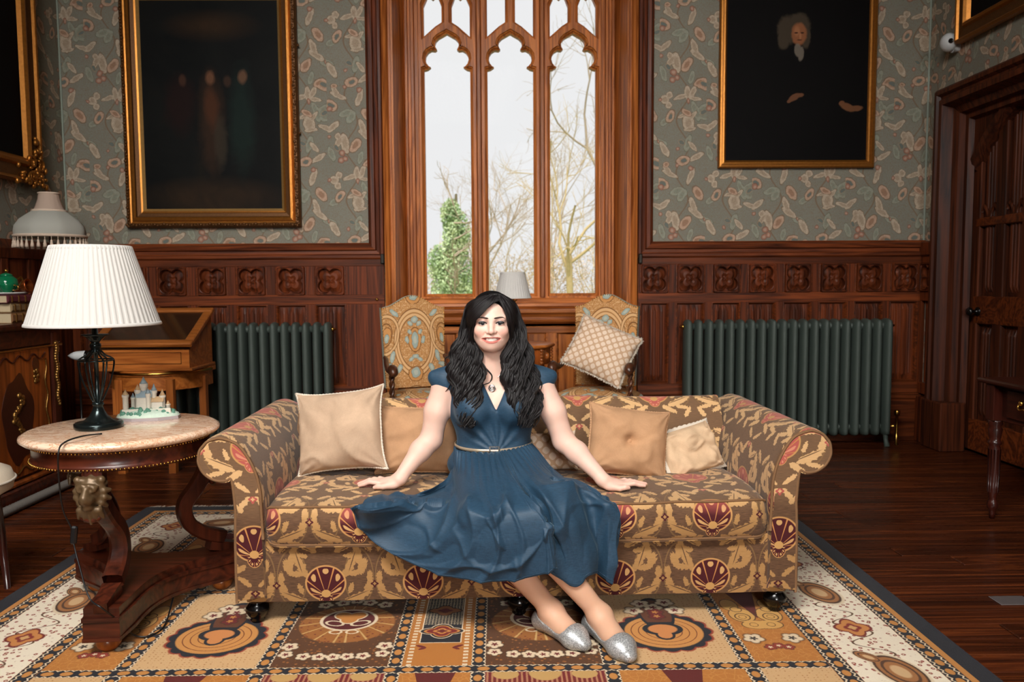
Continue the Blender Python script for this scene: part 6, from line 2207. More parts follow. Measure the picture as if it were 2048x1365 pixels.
# ================================================================== side table on the right
st = thing('side_table', 'dark side table with turned legs and brass-handled drawer at the right edge', 'table', (2.78, 3.30, 0))
ox_, oy_ = 2.78, 3.30
MB().box(2.425 - ox_, 3.10 - ox_, 2.55 - oy_, 4.00 - oy_, .682, .706, .008).build('top', M['dark_wood_h'], st)
MB().box(2.485 - ox_, 3.06 - ox_, 2.61 - oy_, 3.93 - oy_, .50, .682, .003).build('frieze', M['dark_wood_h'], st)
for (dy0, dy1) in ((3.30, 3.82), (2.68, 3.22)):
    dw = MB().box(2.472 - ox_, 2.487 - ox_, dy0 - oy_, dy1 - oy_, .525, .665, .005).build('drawer', M['dark_wood_h'], st)
    yc = dy1 - .17 - oy_; X = 2.47 - ox_
    hb = MB()
    for sy in (-.045, .045):
        hb.lathe([(0, 0), (.013, 0), (.013, .004), (.006, .007), (.005, .018), (0, .02)], n=12, axis='x').xf(Matrix.Identity(4))
    hb = MB()
    hb.tube(crom(np.array([(X - .018, yc - .045, .612), (X - .024, yc - .046, .598), (X - .026, yc - .03, .585), (X - .026, yc, .592), (X - .026, yc + .03, .585), (X - .024, yc + .046, .598), (X - .018, yc + .045, .612)]), 26), .0048, 8)
    for sy in (-.045, .045):
        hb.ball((X - .010, yc + sy, .615), (.012, .014, .014), 10)
    hb.build('handle', M['brass'], dw)
leg_pr = [(0, 0), (.012, 0), (.015, .03), (.016, .045), (.024, .055), (.027, .072), (.022, .09), (.017, .10), (.021, .115), (.024, .14), (.027, .36), (.024, .372), (.031, .382), (.030, .392), (.024, .40), (.028, .42), (.033, .455), (.026, .47), (.034, .482), (.030, .492), (.035, .50), (.0, .50)]
for (lx, ly) in ((2.475, 3.905), (2.475, 2.64), (3.04, 3.905), (3.04, 2.64)):
    lg = MB().lathe(leg_pr, (lx - ox_, ly - oy_, 0), 24).build('leg', M['dark_wood'], st)
    MB().box(lx - .033 - ox_, lx + .033 - ox_, ly - .033 - oy_, ly + .033 - oy_, .50, .68, .003).build('leg_block', M['dark_wood'], st)
    for k in range(12):
        a = 2 * PI * k / 12
        MB().tube([(lx - ox_ + .0225 * math.cos(a), ly - oy_ + .0225 * math.sin(a), .135), (lx - ox_ + .0265 * math.cos(a), ly - oy_ + .0265 * math.sin(a), .355)], .0035, 5).build('reed', M['dark_wood'], lg)
mz = thing('mosaic_holder', 'small white mosaic-tiled candle holder on the dark side table', 'candle holder', (2.655, 3.84, .706))
mm = S('mosaic_glass', .15)
e_ = mm.voro(mm.coord(), 45, 'DISTANCE_TO_EDGE', 'Distance', .3)
mm.base(mm.mix(mm.step(e_, .05, .02), rgb(206, 220, 212), rgb(40, 66, 58)))
MB().lathe([(0, 0), (.045, 0), (.05, .01), (.05, .09), (.045, .095), (.042, .09), (.042, .012), (0, .01)], n=20).build('bowl', mm.mat, mz)
# brushed floor socket cover on the right
fp_ = atz(2024, 1203, 0)
tag(MB().box(fp_[0] - .065, fp_[0] + .065, fp_[1] - .04, fp_[1] + .04, .0005, .004, .001).build('floor_socket', plain('brushed_steel', rgb(132, 124, 124), .35, .6, nz=.1)), 'grey metal socket cover set in the floorboards at the right', 'socket cover')

# ================================================================== the garden outside
struct(MB().box(-60, 60, 7.5, 140, -1.2, -1.0).build('lawn', plain('pale_winter_lawn', rgb(150, 158, 110), .95, nz=.2, nscale=2)), 'pale winter lawn outside the window')
bark = plain('pale_bark', rgb(176, 158, 138), .9, nz=.2, nscale=10)
gbark = plain('lichen_bark', rgb(186, 164, 118), .9, nz=.25, nscale=8)
ivy = S('ivy_leaves', .6)
oi, _ = ivy.noise(ivy.coord(), 1.6, 3)
ivy.base(ivy.ramp(oi, [(.3, rgb(120, 150, 104)), (.5, rgb(176, 198, 146)), (.7, rgb(214, 222, 178))]))
scrub = S('dry_scrub', .8)
oi, _ = scrub.noise(scrub.coord(), .9, 3)
scrub.base(scrub.ramp(oi, [(.3, rgb(190, 164, 140)), (.55, rgb(212, 190, 164)), (.75, rgb(206, 198, 150))]))


def leafy(n, cs, size, seed):
    """leaf cloud: small bent quads scattered inside ellipsoids"""
    r = np.random.default_rng(seed)
    out = MB()
    V = []; Fs = []
    for (c, rad, w_) in cs:
        k = int(n * w_)
        d = r.normal(size=(k, 3)); d /= np.linalg.norm(d, axis=1)[:, None]
        p = np.array(c) + d * np.array(rad) * (r.random((k, 1)) ** .45)
        a = r.normal(size=(k, 3)); a /= np.linalg.norm(a, axis=1)[:, None]
        b = np.cross(a, r.normal(size=(k, 3))); b /= np.linalg.norm(b, axis=1)[:, None]
        s_ = size * r.uniform(.6, 1.4, (k, 1))
        base = len(V) * 0 + sum(len(v) for v in V)
        V.append(np.stack([p - a * s_, p + b * s_ * .6, p + a * s_, p - b * s_ * .6], 1).reshape(-1, 3))
        Fs += [(base + 4 * i, base + 4 * i + 1, base + 4 * i + 2, base + 4 * i + 3) for i in range(k)]
    return out.add(np.vstack(V), Fs, smooth=False)


def branches(m_, p, d, L, r, depth, rs, spread=.6, lift=.12):
    n = 5; pts = [np.array(p)]; dd = np.array(d)
    for i in range(n):
        dd = dd + rs.normal(size=3) * .16 + np.array([0, 0, lift * .3]); dd /= np.linalg.norm(dd)
        pts.append(pts[-1] + dd * L / n)
    m_.tube(pts, np.linspace(r, r * .6, n + 1), 5 if depth > 1 else 4, cap=False)
    if depth == 0: return
    for k in range(3 if depth > 1 else 4):
        i = rs.integers(2, n + 1)
        q = dd + rs.normal(size=3) * spread; q[2] += lift; q /= np.linalg.norm(q)
        branches(m_, pts[i], q, L * rs.uniform(.55, .78), r * .55, depth - 1, rs, spread, lift)


def bare_tree(label, x, y, h, seed, mat=bark, d=(0, 0, 1), r=.16):
    t = thing('bare_tree', label, 'tree', (x, y, -1.0), 0, 'bare trees in the garden')
    rs = np.random.default_rng(seed)
    m_ = MB(); m_.tube([(0, 0, 0), (.05, 0, h * .2), (0, .02, h * .4)], [r * 1.4, r * 1.1, r], 8, cap=False)
    m_.build('trunk', mat, t)
    m2 = MB()
    for k in range(4):
        q = np.array(d) + rs.normal(size=3) * .45; q /= np.linalg.norm(q)
        branches(m2, (0, .02, h * (.28 + .04 * k)), q, h * .38, r * .55, 4, rs)
    m2.build('branches', mat, t)
    return t


iv = thing('ivy_clad_tree', 'green ivy-covered tree seen through the left window light', 'tree', (-1.75, 30, -1.0))
leafy(15000, [((0, 0, 2.0), (.85, .8, 1.8), .38), ((.15, 0, 3.9), (.55, .6, 1.1), .2), ((-.05, 0, 4.75), (.40, .4, .6), .1), ((.45, 0, 1.3), (.9, .8, 1.2), .22), ((-.5, .1, 2.9), (.5, .5, .8), .1)], .055, 4).build('foliage', ivy.mat, iv)
m_ = MB(); rs = np.random.default_rng(12)
m_.tube([(0, 0, 0), (.1, -.1, 2.5), (.15, 0, 5.5)], [.2, .15, .05], 8)
for k in range(7):
    branches(m_, (.1, -.5, 1.4 + k * .6), np.array([rs.uniform(-.6, 1.0), -.5, .35]), 1.1, .035, 2, rs)
m_.build('branches', bark, iv)
bare_tree('tall bare tree with spreading branches in the right window light', 5.0, 34, 11.5, 21, bark, (-.3, 0, 1))
bare_tree('bare lichen-yellow tree in the middle window light', 2.6, 30, 8.0, 33, gbark, (-.25, 0, .8), .12)
bare_tree('slender bare tree behind the ivy-covered one', -.6, 40, 9.0, 45, bark, (0, 0, 1), .1)
bare_tree('distant bare tree between the middle and right lights', 3.6, 56, 12.5, 57, bark, (0, 0, 1), .12)
hg = thing('scrub_hedge', 'dry pale scrub along the bottom of the garden view', 'hedge', (1.0, 42, -1.0))
leafy(16000, [((-4 + 1.3 * k, (k % 3) * .8, 2.0 + .6 * math.sin(k * 1.7)), (1.3, 1.0, 2.4), .1) for k in range(-3, 14)], .05, 8).build('foliage', scrub.mat, hg)
m_ = MB(); rs = np.random.default_rng(5)
for k in range(26):
    branches(m_, (rs.uniform(-5, 9), rs.uniform(-1, 1), .2), np.array([rs.uniform(-.4, .4), 0, 1.0]), rs.uniform(2.2, 3.8), .03, 2, rs)
m_.build('twigs', gbark, hg)
# ================================================================== the woman on the sofa
HO = np.array([-.031, 2.845, 1.055])       # point between her eyes
SJ = {-1: np.array([-.205, 2.985, .825]), 1: np.array([.147, 2.985, .825])}     # shoulder joints
EL = {-1: np.array([-.262, 2.975, .612]), 1: np.array([.238, 2.965, .602])}     # elbows
WR = {-1: np.array([-.372, 2.885, .486]), 1: np.array([.374, 2.855, .480])}     # wrists
HT = {-1: np.array([-.538, 2.936, .455]), 1: np.array([.546, 2.895, .455])}     # finger tips
KN = {-1: np.array([-.085, 2.555, .435]), 1: np.array([.070, 2.545, .435])}     # knees
AN = {-1: at(1103, 1222, 2.615), 1: at(1200, 1230, 2.575)}                      # ankles
TO = {-1: atz(1168, 1293, .030), 1: atz(1258, 1316, .030)}                      # toes
for _k in TO: TO[_k][2] = .030 + RZ * .5


def lip_curves(x):
    t = (x / .036) ** 2
    return (-.0505 - .0035 * t + .0012 * np.exp(-(x / .006) ** 2) * -1, -.0588 + .0032 * t, -.0690 + .0128 * t)


def head_sdf(p):
    q = p - HO
    d = sd_ell(q, (0, .098, .025), (.074, .094, .086))
    d = smin(d, sd_ell(q, (0, .070, -.030), (.0635, .066, .072)), .03)
    d = smin(d, sd_ell(q, (0, .050, -.058), (.043, .050, .0445)), .025)
    d = smin(d, sd_ball(q, (0, .018, -.0825), .0165), .026)
    for sx in (-1, 1):
        d = smin(d, sd_ell(q, (sx * .036, .024, -.030), (.024, .020, .020)), .020)
        d = smin(d, sd_cap(q, (sx * .010, .010, .017), (sx * .044, .021, .017), .008, .008), .014)
        d = smin(d, sd_cap(q, (sx * .048, .075, -.036), (sx * .021, .035, -.076), .017, .013), .03)
        # eye socket, then lids over the ball
        d = smax(d, -sd_ell(q, (sx * .0305, -.002, .000), (.018, .0125, .0105)), .010)
        lid = sd_ell(q, (sx * .0305, .0150, .000), (.0165, .0140, .0125))
        d = smin(d, lid, .005)
        slit = sd_ell(q, (sx * .0305, .000, -.0005), (.0150, .014, .0051))
        d = smax(d, -slit, .0015)
    d = smin(d, sd_cap(q, (0, .008, .006), (0, -.0125, -.0275), .0068, .0088), .012)
    d = smin(d, sd_ball(q, (0, -.0130, -.0300), .0092), .006)
    for sx in (-1, 1):
        d = smin(d, sd_ell(q, (sx * .0125, -.0015, -.0315), (.0075, .0095, .0070)), .006)
        d = smax(d, -sd_ell(q, (sx * .0065, -.007, -.0395), (.0038, .006, .0035)), .003)
        # smile fold
        d = smax(d, -sd_cap(q, (sx * .021, .000, -.036), (sx * .0385, .010, -.058), .0020, .0022), .008)
    # muzzle and lips
    d = smin(d, sd_ell(q, (0, .020, -.058), (.034, .024, .022)), .014)
    xs = np.linspace(-.034, .034, 9)
    up, mid, low = lip_curves(xs)
    yl = -.0035 + .016 * (np.abs(xs) / .036) ** 2
    for i in range(8):
        k0, k1 = 1 - (abs(xs[i]) / .036) ** 2 * .8, 1 - (abs(xs[i + 1]) / .036) ** 2 * .8
        d = smin(d, sd_cap(q, (xs[i], yl[i], up[i]), (xs[i + 1], yl[i + 1], up[i + 1]), .0030 * k0, .0030 * k1), .004)
        d = smin(d, sd_cap(q, (xs[i], yl[i] + .001, low[i]), (xs[i + 1], yl[i + 1] + .001, low[i + 1]), .0044 * k0, .0044 * k1), .004)
    xs = xs * .94
    _, mid, _ = lip_curves(xs)
    yl = -.006 + .016 * (np.abs(xs) / .036) ** 2
    for i in range(8):
        k0, k1 = 1 - (abs(xs[i]) / .034) ** 2 * .75, 1 - (abs(xs[i + 1]) / .034) ** 2 * .75
        d = smax(d, -sd_cap(q, (xs[i], yl[i], mid[i]), (xs[i + 1], yl[i + 1], mid[i + 1]), .0062 * k0, .0062 * k1, flat=((0, 1, 0), .33)), .0015)
    return d


NB = np.array([-.029, 2.965, .862])


def neck_sdf(p):
    d = sd_cap(p, NB, HO + (0, .092, -.055), .055, .050)
    return d


def torso_sdf(p):
    c = np.array([-.028, 2.985, 0])
    d = sd_ell(p, (-.028, 2.995, .742), (.166, .100, .148))
    for sg in (-1, 1):
        d = smin(d, sd_cap(p, (-.029 + sg * .03, 2.985, .862), SJ[sg] + (0, 0, .0), .042, .046), .03)
        d = smin(d, sd_ell(p, (-.026 + sg * .068, 2.915, .735), (.066, .062, .062)), .03)
    d = smin(d, sd_ell(p, (-.026, 2.985, .60), (.128, .102, .12)), .05)
    d = smin(d, sd_ell(p, (-.026, 2.985, .515), (.170, .125, .075)), .05)
    return d


def hand_frame(sg):
    W_ = WR[sg]; f_ = HT[sg] - W_; f_ = f_.copy(); f_[2] = 0; f_ /= np.linalg.norm(f_)
    s_ = np.array([f_[1] * sg, -f_[0] * sg, 0.0])
    if s_[1] > 0: s_ = -s_
    return W_, f_, s_


def hand_sdf(p, sg):
    W_, f_, s_ = hand_frame(sg)
    q = np.stack([(p - W_) @ f_, (p - W_) @ s_, p[..., 2] - W_[2]], -1)     # along, towards thumb, up
    d = sd_cap(q, (.000, .002, -.004), (.040, .000, -.014), .024, .020, flat=((0, 0, 1), 1.25))
    d = smin(d, sd_ell(q, (.050, .0, -.018), (.042, .037, .0155)), .014)
    d = smin(d, sd_ell(q, (.026, .020, -.022), (.030, .018, .015)), .012)
    zt = .4535 - W_[2]
    for k, (sy, L, r0, spr) in enumerate(((.027, .072, .0088, .10), (.0095, .080, .0090, .02), (-.0085, .074, .0086, -.06), (-.0255, .058, .0076, -.16))):
        b = np.array([.080 - .006 * abs(k - 1), sy, -.017]); di = np.array([math.cos(spr), math.sin(spr), 0])
        m1 = b + di * L * .45; m1[2] = -.013; m2 = b + di * L * .75; m2[2] = (-.013 + zt) / 2; m3 = b + di * L; m3[2] = zt + .0035
        f1 = smin(sd_cap(q, b, m1, r0 * 1.1, r0), sd_cap(q, m1, m2, r0, r0 * .9), .003)
        f1 = smin(f1, sd_cap(q, m2, m3, r0 * .9, r0 * .72), .003)
        d = smin(d, f1, .004)
    a, b, c = np.array([.014, .022, -.020]), np.array([.046, .043, -.024]), np.array([.078, .047, zt + .004])
    m = (b + c) / 2 + np.array([.002, .003, .003])
    th = smin(sd_cap(q, a, b, .0135, .0105), sd_cap(q, b, m, .0105, .0098), .004)
    th = smin(th, sd_cap(q, m, c, .0098, .0076), .004)
    return smin(d, th, .006)


def arm_sdf(p, sg):
    d = sd_cap(p, SJ[sg], (SJ[sg] + EL[sg]) / 2 + np.array([sg * .006, -.004, 0]), .048, .046)
    d = smin(d, sd_cap(p, (SJ[sg] + EL[sg]) / 2 + np.array([sg * .006, -.004, 0]), EL[sg], .046, .040), .02)
    m = EL[sg] * .68 + WR[sg] * .32 + np.array([sg * .002, 0, .004])
    d = smin(d, sd_cap(p, EL[sg], m, .039, .0385), .02)
    d = smin(d, sd_cap(p, m, WR[sg], .0385, .0235), .02)
    return d


def leg_sdf(p, sg):
    hip = np.array([-.026 + sg * .085, 2.97, .495])
    d = sd_cap(p, hip, KN[sg], .064, .042)
    k, a = KN[sg], AN[sg]
    calf = k * .62 + a * .38 + np.array([-.012, .016, 0])
    d = smin(d, sd_cap(p, k, calf, .042, .048), .03)
    d = smin(d, sd_cap(p, calf, a, .048, .0315), .03)
    return smin(d, foot_sdf(p, sg), .025)


def foot_pts(sg):
    a, t = AN[sg].copy(), TO[sg].copy()
    d = t - a; d[2] = 0; d /= np.linalg.norm(d)
    heel = a - d * .045; heel[2] = .036 + RZ
    ball = t - d * .045; ball[2] = .032 + RZ
    return a, heel, ball, t, d


def foot_sdf(p, sg):
    a, heel, ball, t, dd = foot_pts(sg)
    nrm = np.array([-dd[1], dd[0], 0])
    d = sd_cap(p, a + (0, 0, -.004), heel, .032, .030)
    d = smin(d, sd_cap(p, a + (0, 0, -.005), ball, .034, .030, flat=(nrm, .88)), .03)
    d = smin(d, sd_cap(p, heel, ball, .028, .028, flat=(nrm, .82)), .02)
    d = smin(d, sd_cap(p, ball, t, .030, .017, flat=(nrm, .80)), .02)
    return smax(d, RZ + .003 - p[..., 2], .006)


BB = [(head_sdf, HO + (-.11, -.05, -.13), HO + (.11, .23, .14)), (neck_sdf, NB - (.09, .12, .09), HO + (.1, .2, .02)),
      (torso_sdf, np.array([-.33, 2.78, .40]), np.array([.27, 3.15, .93]))]
for _s in (-1, 1):
    BB.append((lambda p, s=_s: arm_sdf(p, s), np.minimum(np.minimum(SJ[_s], EL[_s]), WR[_s]) - .09, np.maximum(np.maximum(SJ[_s], EL[_s]), WR[_s]) + .09))
    BB.append((lambda p, s=_s: hand_sdf(p, s), np.minimum(WR[_s], HT[_s]) - .08, np.maximum(WR[_s], HT[_s]) + .08))
    BB.append((lambda p, s=_s: leg_sdf(p, s), np.minimum(np.minimum(AN[_s], TO[_s]), KN[_s]) - .13, np.maximum(np.maximum(KN[_s], AN[_s]), (-.026 + _s * .085, 2.97, .515)) + .13))


def body_sdf(p):
    d = np.full(p.shape[:-1], .25)
    lo, hi = p.reshape(-1, 3).min(0), p.reshape(-1, 3).max(0)
    for fn, a, b in BB:
        if (lo > b).any() or (hi < a).any(): continue
        big = len(p) > 6000 or (hi - lo).max() > .2
        if big:
            m_ = ((p >= a) & (p <= b)).all(-1)
            if not m_.any(): continue
            d[m_] = smin(d[m_], fn(p[m_]), .022)
        else:
            d = smin(d, fn(p), .022)
    return d


def front_y(fn, X, Z, y0=2.72, y1=3.1):
    """first surface met looking along +Y at (X, Z)"""
    X, Z = np.atleast_1d(X).astype(float), np.atleast_1d(Z).astype(float)
    y = np.full(len(X), y0)
    for _ in range(90):
        d = fn(np.stack([X, y, Z], -1)); y = np.minimum(y + np.clip(d, -.004, .02) * .8, y1)
    return y


def skin_mat():
    s = S('skin', .5, .35)
    at_ = s.n('VertexColor', layer_name='tint')
    f, _ = s.noise(s.coord(), 60, 3); g, _ = s.noise(s.coord(), 8, 2)
    c = s.mix(s.m('MULTIPLY', g, .25), at_.outputs[0], rgb(212, 160, 140))
    s.base(c); s.bump(f, .05, .001)
    s.b.inputs['Subsurface Weight'].default_value = .12
    s.b.inputs['Subsurface Radius'].default_value = (.012, .005, .003)
    s.b.inputs['Subsurface Scale'].default_value = .6
    return s.mat


woman = thing('person', 'smiling woman with long dark wavy hair in a blue dress seated on the sofa', 'person', (0, 0, 0))
body = sdf_obj('body', body_sdf, (-.64, 2.34, .0), (.64, 3.16, 1.19), .0024, skin_mat(), woman, relax=1)
me = body.data
co = np.zeros(len(me.vertices) * 3, np.float32); me.vertices.foreach_get('co', co); co = co.reshape(-1, 3).astype(float)
tint = np.tile(np.array(rgb(216, 180, 164)), (len(co), 1))
tint[co[:, 2] < .36] = rgb(200, 158, 130)                     # sheer tights
lq = co - HO
inh = (np.abs(lq[:, 0]) < .08) & (lq[:, 2] > -.115) & (lq[:, 1] < .09) & (lq[:, 2] < .12)
up, mid, low = lip_curves(lq[:, 0])
k_ = np.clip(1 - (np.abs(lq[:, 0]) / .037) ** 2, 0, 1)
lipm = inh & (lq[:, 1] < .022) & (lq[:, 2] < up + .0026 * k_) & (lq[:, 2] > low - .0046 * k_) & (np.abs(lq[:, 0]) < .0365)
tint[lipm] = rgb(176, 92, 84)
mouth = inh & (lq[:, 1] > .0015 + .016 * (lq[:, 0] / .036) ** 2) & lipm & (np.abs(lq[:, 2] - mid) < .0065)
tint[mouth] = rgb(70, 22, 22)
ck = np.exp(-(((np.abs(lq[:, 0]) - .043) / .016) ** 2 + ((lq[:, 2] + .032) / .014) ** 2)) * inh * .55
tint = tint * (1 - ck[:, None]) + np.array(rgb(220, 142, 128)) * ck[:, None]
# eye make-up: brown shadow on the lids
es = np.exp(-(((np.abs(lq[:, 0]) - .032) / .017) ** 2 + ((lq[:, 2] - .004) / .0075) ** 2)) * inh * (lq[:, 1] < .04)
tint = tint * (1 - es[:, None]) + np.array(rgb(78, 44, 36)) * es[:, None]
hand_r = np.zeros(len(co))
for sg in (-1, 1):
    dd = np.linalg.norm(co - HT[sg], axis=1); hand_r = np.maximum(hand_r, np.exp(-(dd / .06) ** 2))
tint = tint * (1 - .45 * hand_r[:, None]) + np.array(rgb(226, 160, 146)) * .45 * hand_r[:, None]
ca = me.color_attributes.new('tint', 'FLOAT_COLOR', 'POINT'); ca.data.foreach_set('color', tint.astype(np.float32).ravel())

# eyes, lashes, brows, teeth
em = S('eye', .08)
ex, ey, ez = em.sep(em.coord()); ed_ = em.vm('LENGTH', em.comb(ex, ez))
c = em.mix(em.step(ed_, .0066, .0004), rgb(180, 172, 168), rgb(36, 40, 42)); c = em.mix(em.step(ed_, .0028, .0003), c, rgb(6, 6, 8))
em.base(c)
for sg in (-1, 1):
    e = MB().ball((0, 0, 0), .0125, 24).build('eye', em.mat, woman); e.location = HO + (sg * .0305, .0132, -.0003)
    xs = np.linspace(-.0150, .0158, 18) * sg
    zz = .0042 - .0052 * (np.abs(xs) / .0155) ** 2.2 + np.where(xs * sg > .009, (xs * sg - .009) * .32, 0)
    yy = front_y(head_sdf, HO[0] + sg * .0305 + xs, HO[2] + zz)
    MB().tube(np.stack([HO[0] + sg * .0305 + xs, np.minimum(yy, HO[1] + .006) - .0016, HO[2] + zz], -1), np.interp(np.arange(18), [0, 5, 14, 17], [.0014, .0034, .0052, .0018]), 6).build('eyelashes', M['cable'], woman)
    xs2 = np.linspace(-.0125, .013, 14) * sg
    z2 = -.0048 + .0042 * (np.abs(xs2) / .0135) ** 2
    y2 = front_y(head_sdf, HO[0] + sg * .0305 + xs2, HO[2] + z2)
    MB().tube(np.stack([HO[0] + sg * .0305 + xs2, np.minimum(y2, HO[1] + .010) - .0003, HO[2] + z2], -1), .0011, 5).build('lower_lash_line', M['cable'], woman)
    xs = np.linspace(.010, .051, 20) * sg
    zz = .0172 + np.interp(np.abs(xs), [.010, .030, .041, .051], [0, .0036, .0036, -.0012])
    yy = front_y(head_sdf, HO[0] + xs, HO[2] + zz)
    MB().tube(np.stack([HO[0] + xs, yy + .0004, HO[2] + zz], -1), np.interp(np.arange(20), [0, 3, 12, 19], [.0018, .0034, .0028, .0007]), 6).build('eyebrow', plain('brow_hair', rgb(46, 28, 22), .7), woman)
n = 80
xs = np.linspace(-.029, .029, n)
_, mid, _ = lip_curves(xs)
gro = .0009 * np.abs(np.cos(xs / .0068 * PI)) ** 6
P = np.zeros((5, n, 3))
for i, dz in enumerate((.0082, .004, 0, -.003, -.0060)):
    P[i, :, 0] = HO[0] + xs; P[i, :, 1] = HO[1] + .0015 + .020 * (xs / .036) ** 2 + gro + .0006 * abs(i - 2); P[i, :, 2] = HO[2] + mid + dz + (.0006 * np.abs(np.cos(xs / .0068 * PI)) ** 4 if i == 4 else 0)
MB().grid(P, flip=True).build('teeth', plain('teeth', rgb(244, 238, 228), .2), woman)

# ---- dress bodice
def bodice_sdf(p):
    d = torso_sdf(p)
    for sg in (-1, 1):
        # cap sleeve
        d = smin(d, sd_cap(p, SJ[sg] + (-sg * .06, -.004, .028), SJ[sg] + (sg * .040, -.006, .022), .043, .020), .02)
    # soft pleats drawn towards the waist and the crossing of the wrap
    r = p - np.array([-.016, 2.85, .60])
    an = np.arctan2(r[..., 0], r[..., 2] + .02)
    fr_ = smooth(0, .12, 2.95 - p[..., 1])
    ple = np.sin(an * 15 + r[..., 2] * 22) * .0042 * fr_ * np.exp(-((r[..., 2] - .06) / .07) ** 2)
    d = d - .0075 - ple
    # wrap edge: the left-hand panel lies over the right
    e = (p[..., 0] + .016) - (.735 - p[..., 2]) * .22
    d = d - .0035 * smooth(.004, -.004, e) * fr_ * (p[..., 2] < .80)
    # V neck and neck hole
    zl = p[..., 2] - .735
    v = np.maximum(-(p[..., 0] + .016) - zl * .50, (p[..., 0] + .016) - zl * .46) / 1.12
    v = np.maximum(v, p[..., 1] - 2.985)
    d = smax(d, -v, .006)
    hole = np.linalg.norm(p[..., :2] - np.array([-.029, 2.965]), axis=-1) - .074
    hole = np.maximum(hole, .855 - p[..., 2])
    d = smax(d, -hole, .006)
    d = smax(d, .475 - p[..., 2], .004)
    # armholes
    for sg in (-1, 1):
        ax = EL[sg] - SJ[sg]; ax = ax / np.linalg.norm(ax)
        arm = np.maximum(sd_cap(p, SJ[sg] + ax * .03 + np.array([sg * .006, 0, 0]), EL[sg], .049, .045), -((p - SJ[sg]) @ ax) + .040)
        d = smax(d, -arm, .006)
    return d


dress = sdf_obj('dress', bodice_sdf, (-.30, 2.76, .46), (.25, 3.14, .93), .0032, M['dress'], woman, relax=2)
# ---- skirt: a control net read off the drape, hung over lap, seat edge and knees
SZ = .462
net = []
def row(*pts): net.append([np.asarray(p, float) for p in pts])
row(at(912, 893, 2.96), at(900, 948, 2.93), atz(858, 984, SZ + .012), atz(795, 988, SZ), atz(738, 1000, SZ), atz(703, 1018, SZ - .002))
row(at(913, 898, 2.925), at(902, 955, 2.90), at(864, 1000, 2.78), atz(800, 1008, SZ + .002), atz(740, 1022, SZ), at(704, 1030, 2.655))
row(at(916, 901, 2.90), at(908, 965, 2.84), at(880, 1006, 2.74), at(822, 1030, 2.66), at(768, 1060, 2.645), at(738, 1078, 2.64))
row(at(922, 904, 2.885), at(916, 972, 2.78), at(902, 1014, 2.66), at(866, 1062, 2.60), at(824, 1100, 2.605), at(796, 1115, 2.61))
row(at(934, 906, 2.87), at(932, 978, 2.70), at(924, 1018, 2.57), at(905, 1070, 2.535), at(884, 1118, 2.54), at(868, 1148, 2.55))
row(at(952, 907, 2.852), at(958, 984, 2.62), at(956, 1022, 2.505), at(948, 1075, 2.48), at(938, 1124, 2.49), at(930, 1162, 2.50))
row(at(970, 908, 2.845), at(982, 986, 2.585), at(986, 1026, 2.475), at(986, 1080, 2.455), at(986, 1128, 2.465), at(985, 1167, 2.48))
row(at(986, 908, 2.843), at(1004, 984, 2.58), at(1016, 1024, 2.47), at(1024, 1076, 2.45), at(1030, 1125, 2.46), at(1034, 1163, 2.475))
row(at(998, 906, 2.845), at(1028, 974, 2.60), at(1052, 1016, 2.475), at(1074, 1062, 2.45), at(1084, 1108, 2.455), at(1092, 1150, 2.46))
row(at(1004, 905, 2.85), at(1040, 968, 2.62), at(1070, 1008, 2.49), at(1096, 1050, 2.455), at(1106, 1095, 2.455), at(1112, 1140, 2.46))
row(at(1008, 904, 2.852), at(1044, 968, 2.64), at(1074, 1010, 2.53), at(1098, 1054, 2.525), at(1108, 1098, 2.53), at(1106, 1140, 2.54))
row(at(1020, 902, 2.86), at(1062, 960, 2.66), at(1100, 1000, 2.52), at(1124, 1056, 2.505), at(1138, 1115, 2.52), at(1150, 1173, 2.535))
row(at(1034, 899, 2.875), at(1080, 953, 2.70), at(1124, 988, 2.57), at(1154, 1040, 2.53), at(1170, 1095, 2.54), at(1182, 1152, 2.55))
row(at(1044, 896, 2.895), at(1090, 948, 2.75), at(1146, 982, 2.66), at(1180, 1024, 2.63), at(1190, 1085, 2.635), at(1192, 1148, 2.64))
row(at(1052, 893, 2.915), at(1100, 945, 2.80), at(1164, 978, 2.69), at(1212, 1016, 2.61), at(1216, 1085, 2.60), at(1212, 1164, 2.605))
row(at(1058, 891, 2.935), at(1108, 944, 2.85), at(1174, 976, 2.74), at(1232, 1028, 2.635), at(1232, 1092, 2.625), at(1229, 1168, 2.63))
row(at(1062, 889, 2.96), at(1114, 945, 2.90), at(1172, 974, 2.80), at(1222, 1006, 2.68), at(1230, 1060, 2.66), at(1230, 1140, 2.66))
net = np.array(net)                                            # (cols, rows, 3)
NU, NV = 300, 110
A_ = np.stack([crom(net[:, j], NU) for j in range(net.shape[1])], 1)
Sk = np.stack([crom(A_[i], NV) for i in range(NU)], 0)
du = np.gradient(Sk, axis=0); dv = np.gradient(Sk, axis=1)
nr = np.cross(du, dv); nr /= np.linalg.norm(nr, axis=-1)[..., None] + 1e-9
nr = np.where((nr[..., 1] > 0)[..., None], -nr, nr)
uu = np.linspace(0, 1, NU)[:, None] * np.ones((1, NV)); vv = np.ones((NU, 1)) * np.linspace(0, 1, NV)
warp = vnoise(np.stack([uu * 3, vv * 1.6, uu * 0 + 3.3], -1))
folds = (1 - 2 * np.abs(np.sin((uu * 5.5 + warp * .4) * 2 * PI)) ** .8) * .0085 * smooth(.08, .5, vv)
n1 = vnoise(np.stack([uu * 6 + vv * 2.2, vv * 2.6 - uu * 2, uu * 0 + 9.1], -1))
n2 = vnoise(np.stack([uu * 16 - vv * 4, vv * 6 + uu * 5, uu * 0 + 1.7], -1))
ridge = (1 - np.abs(n1) * 2.6).clip(0, 1)
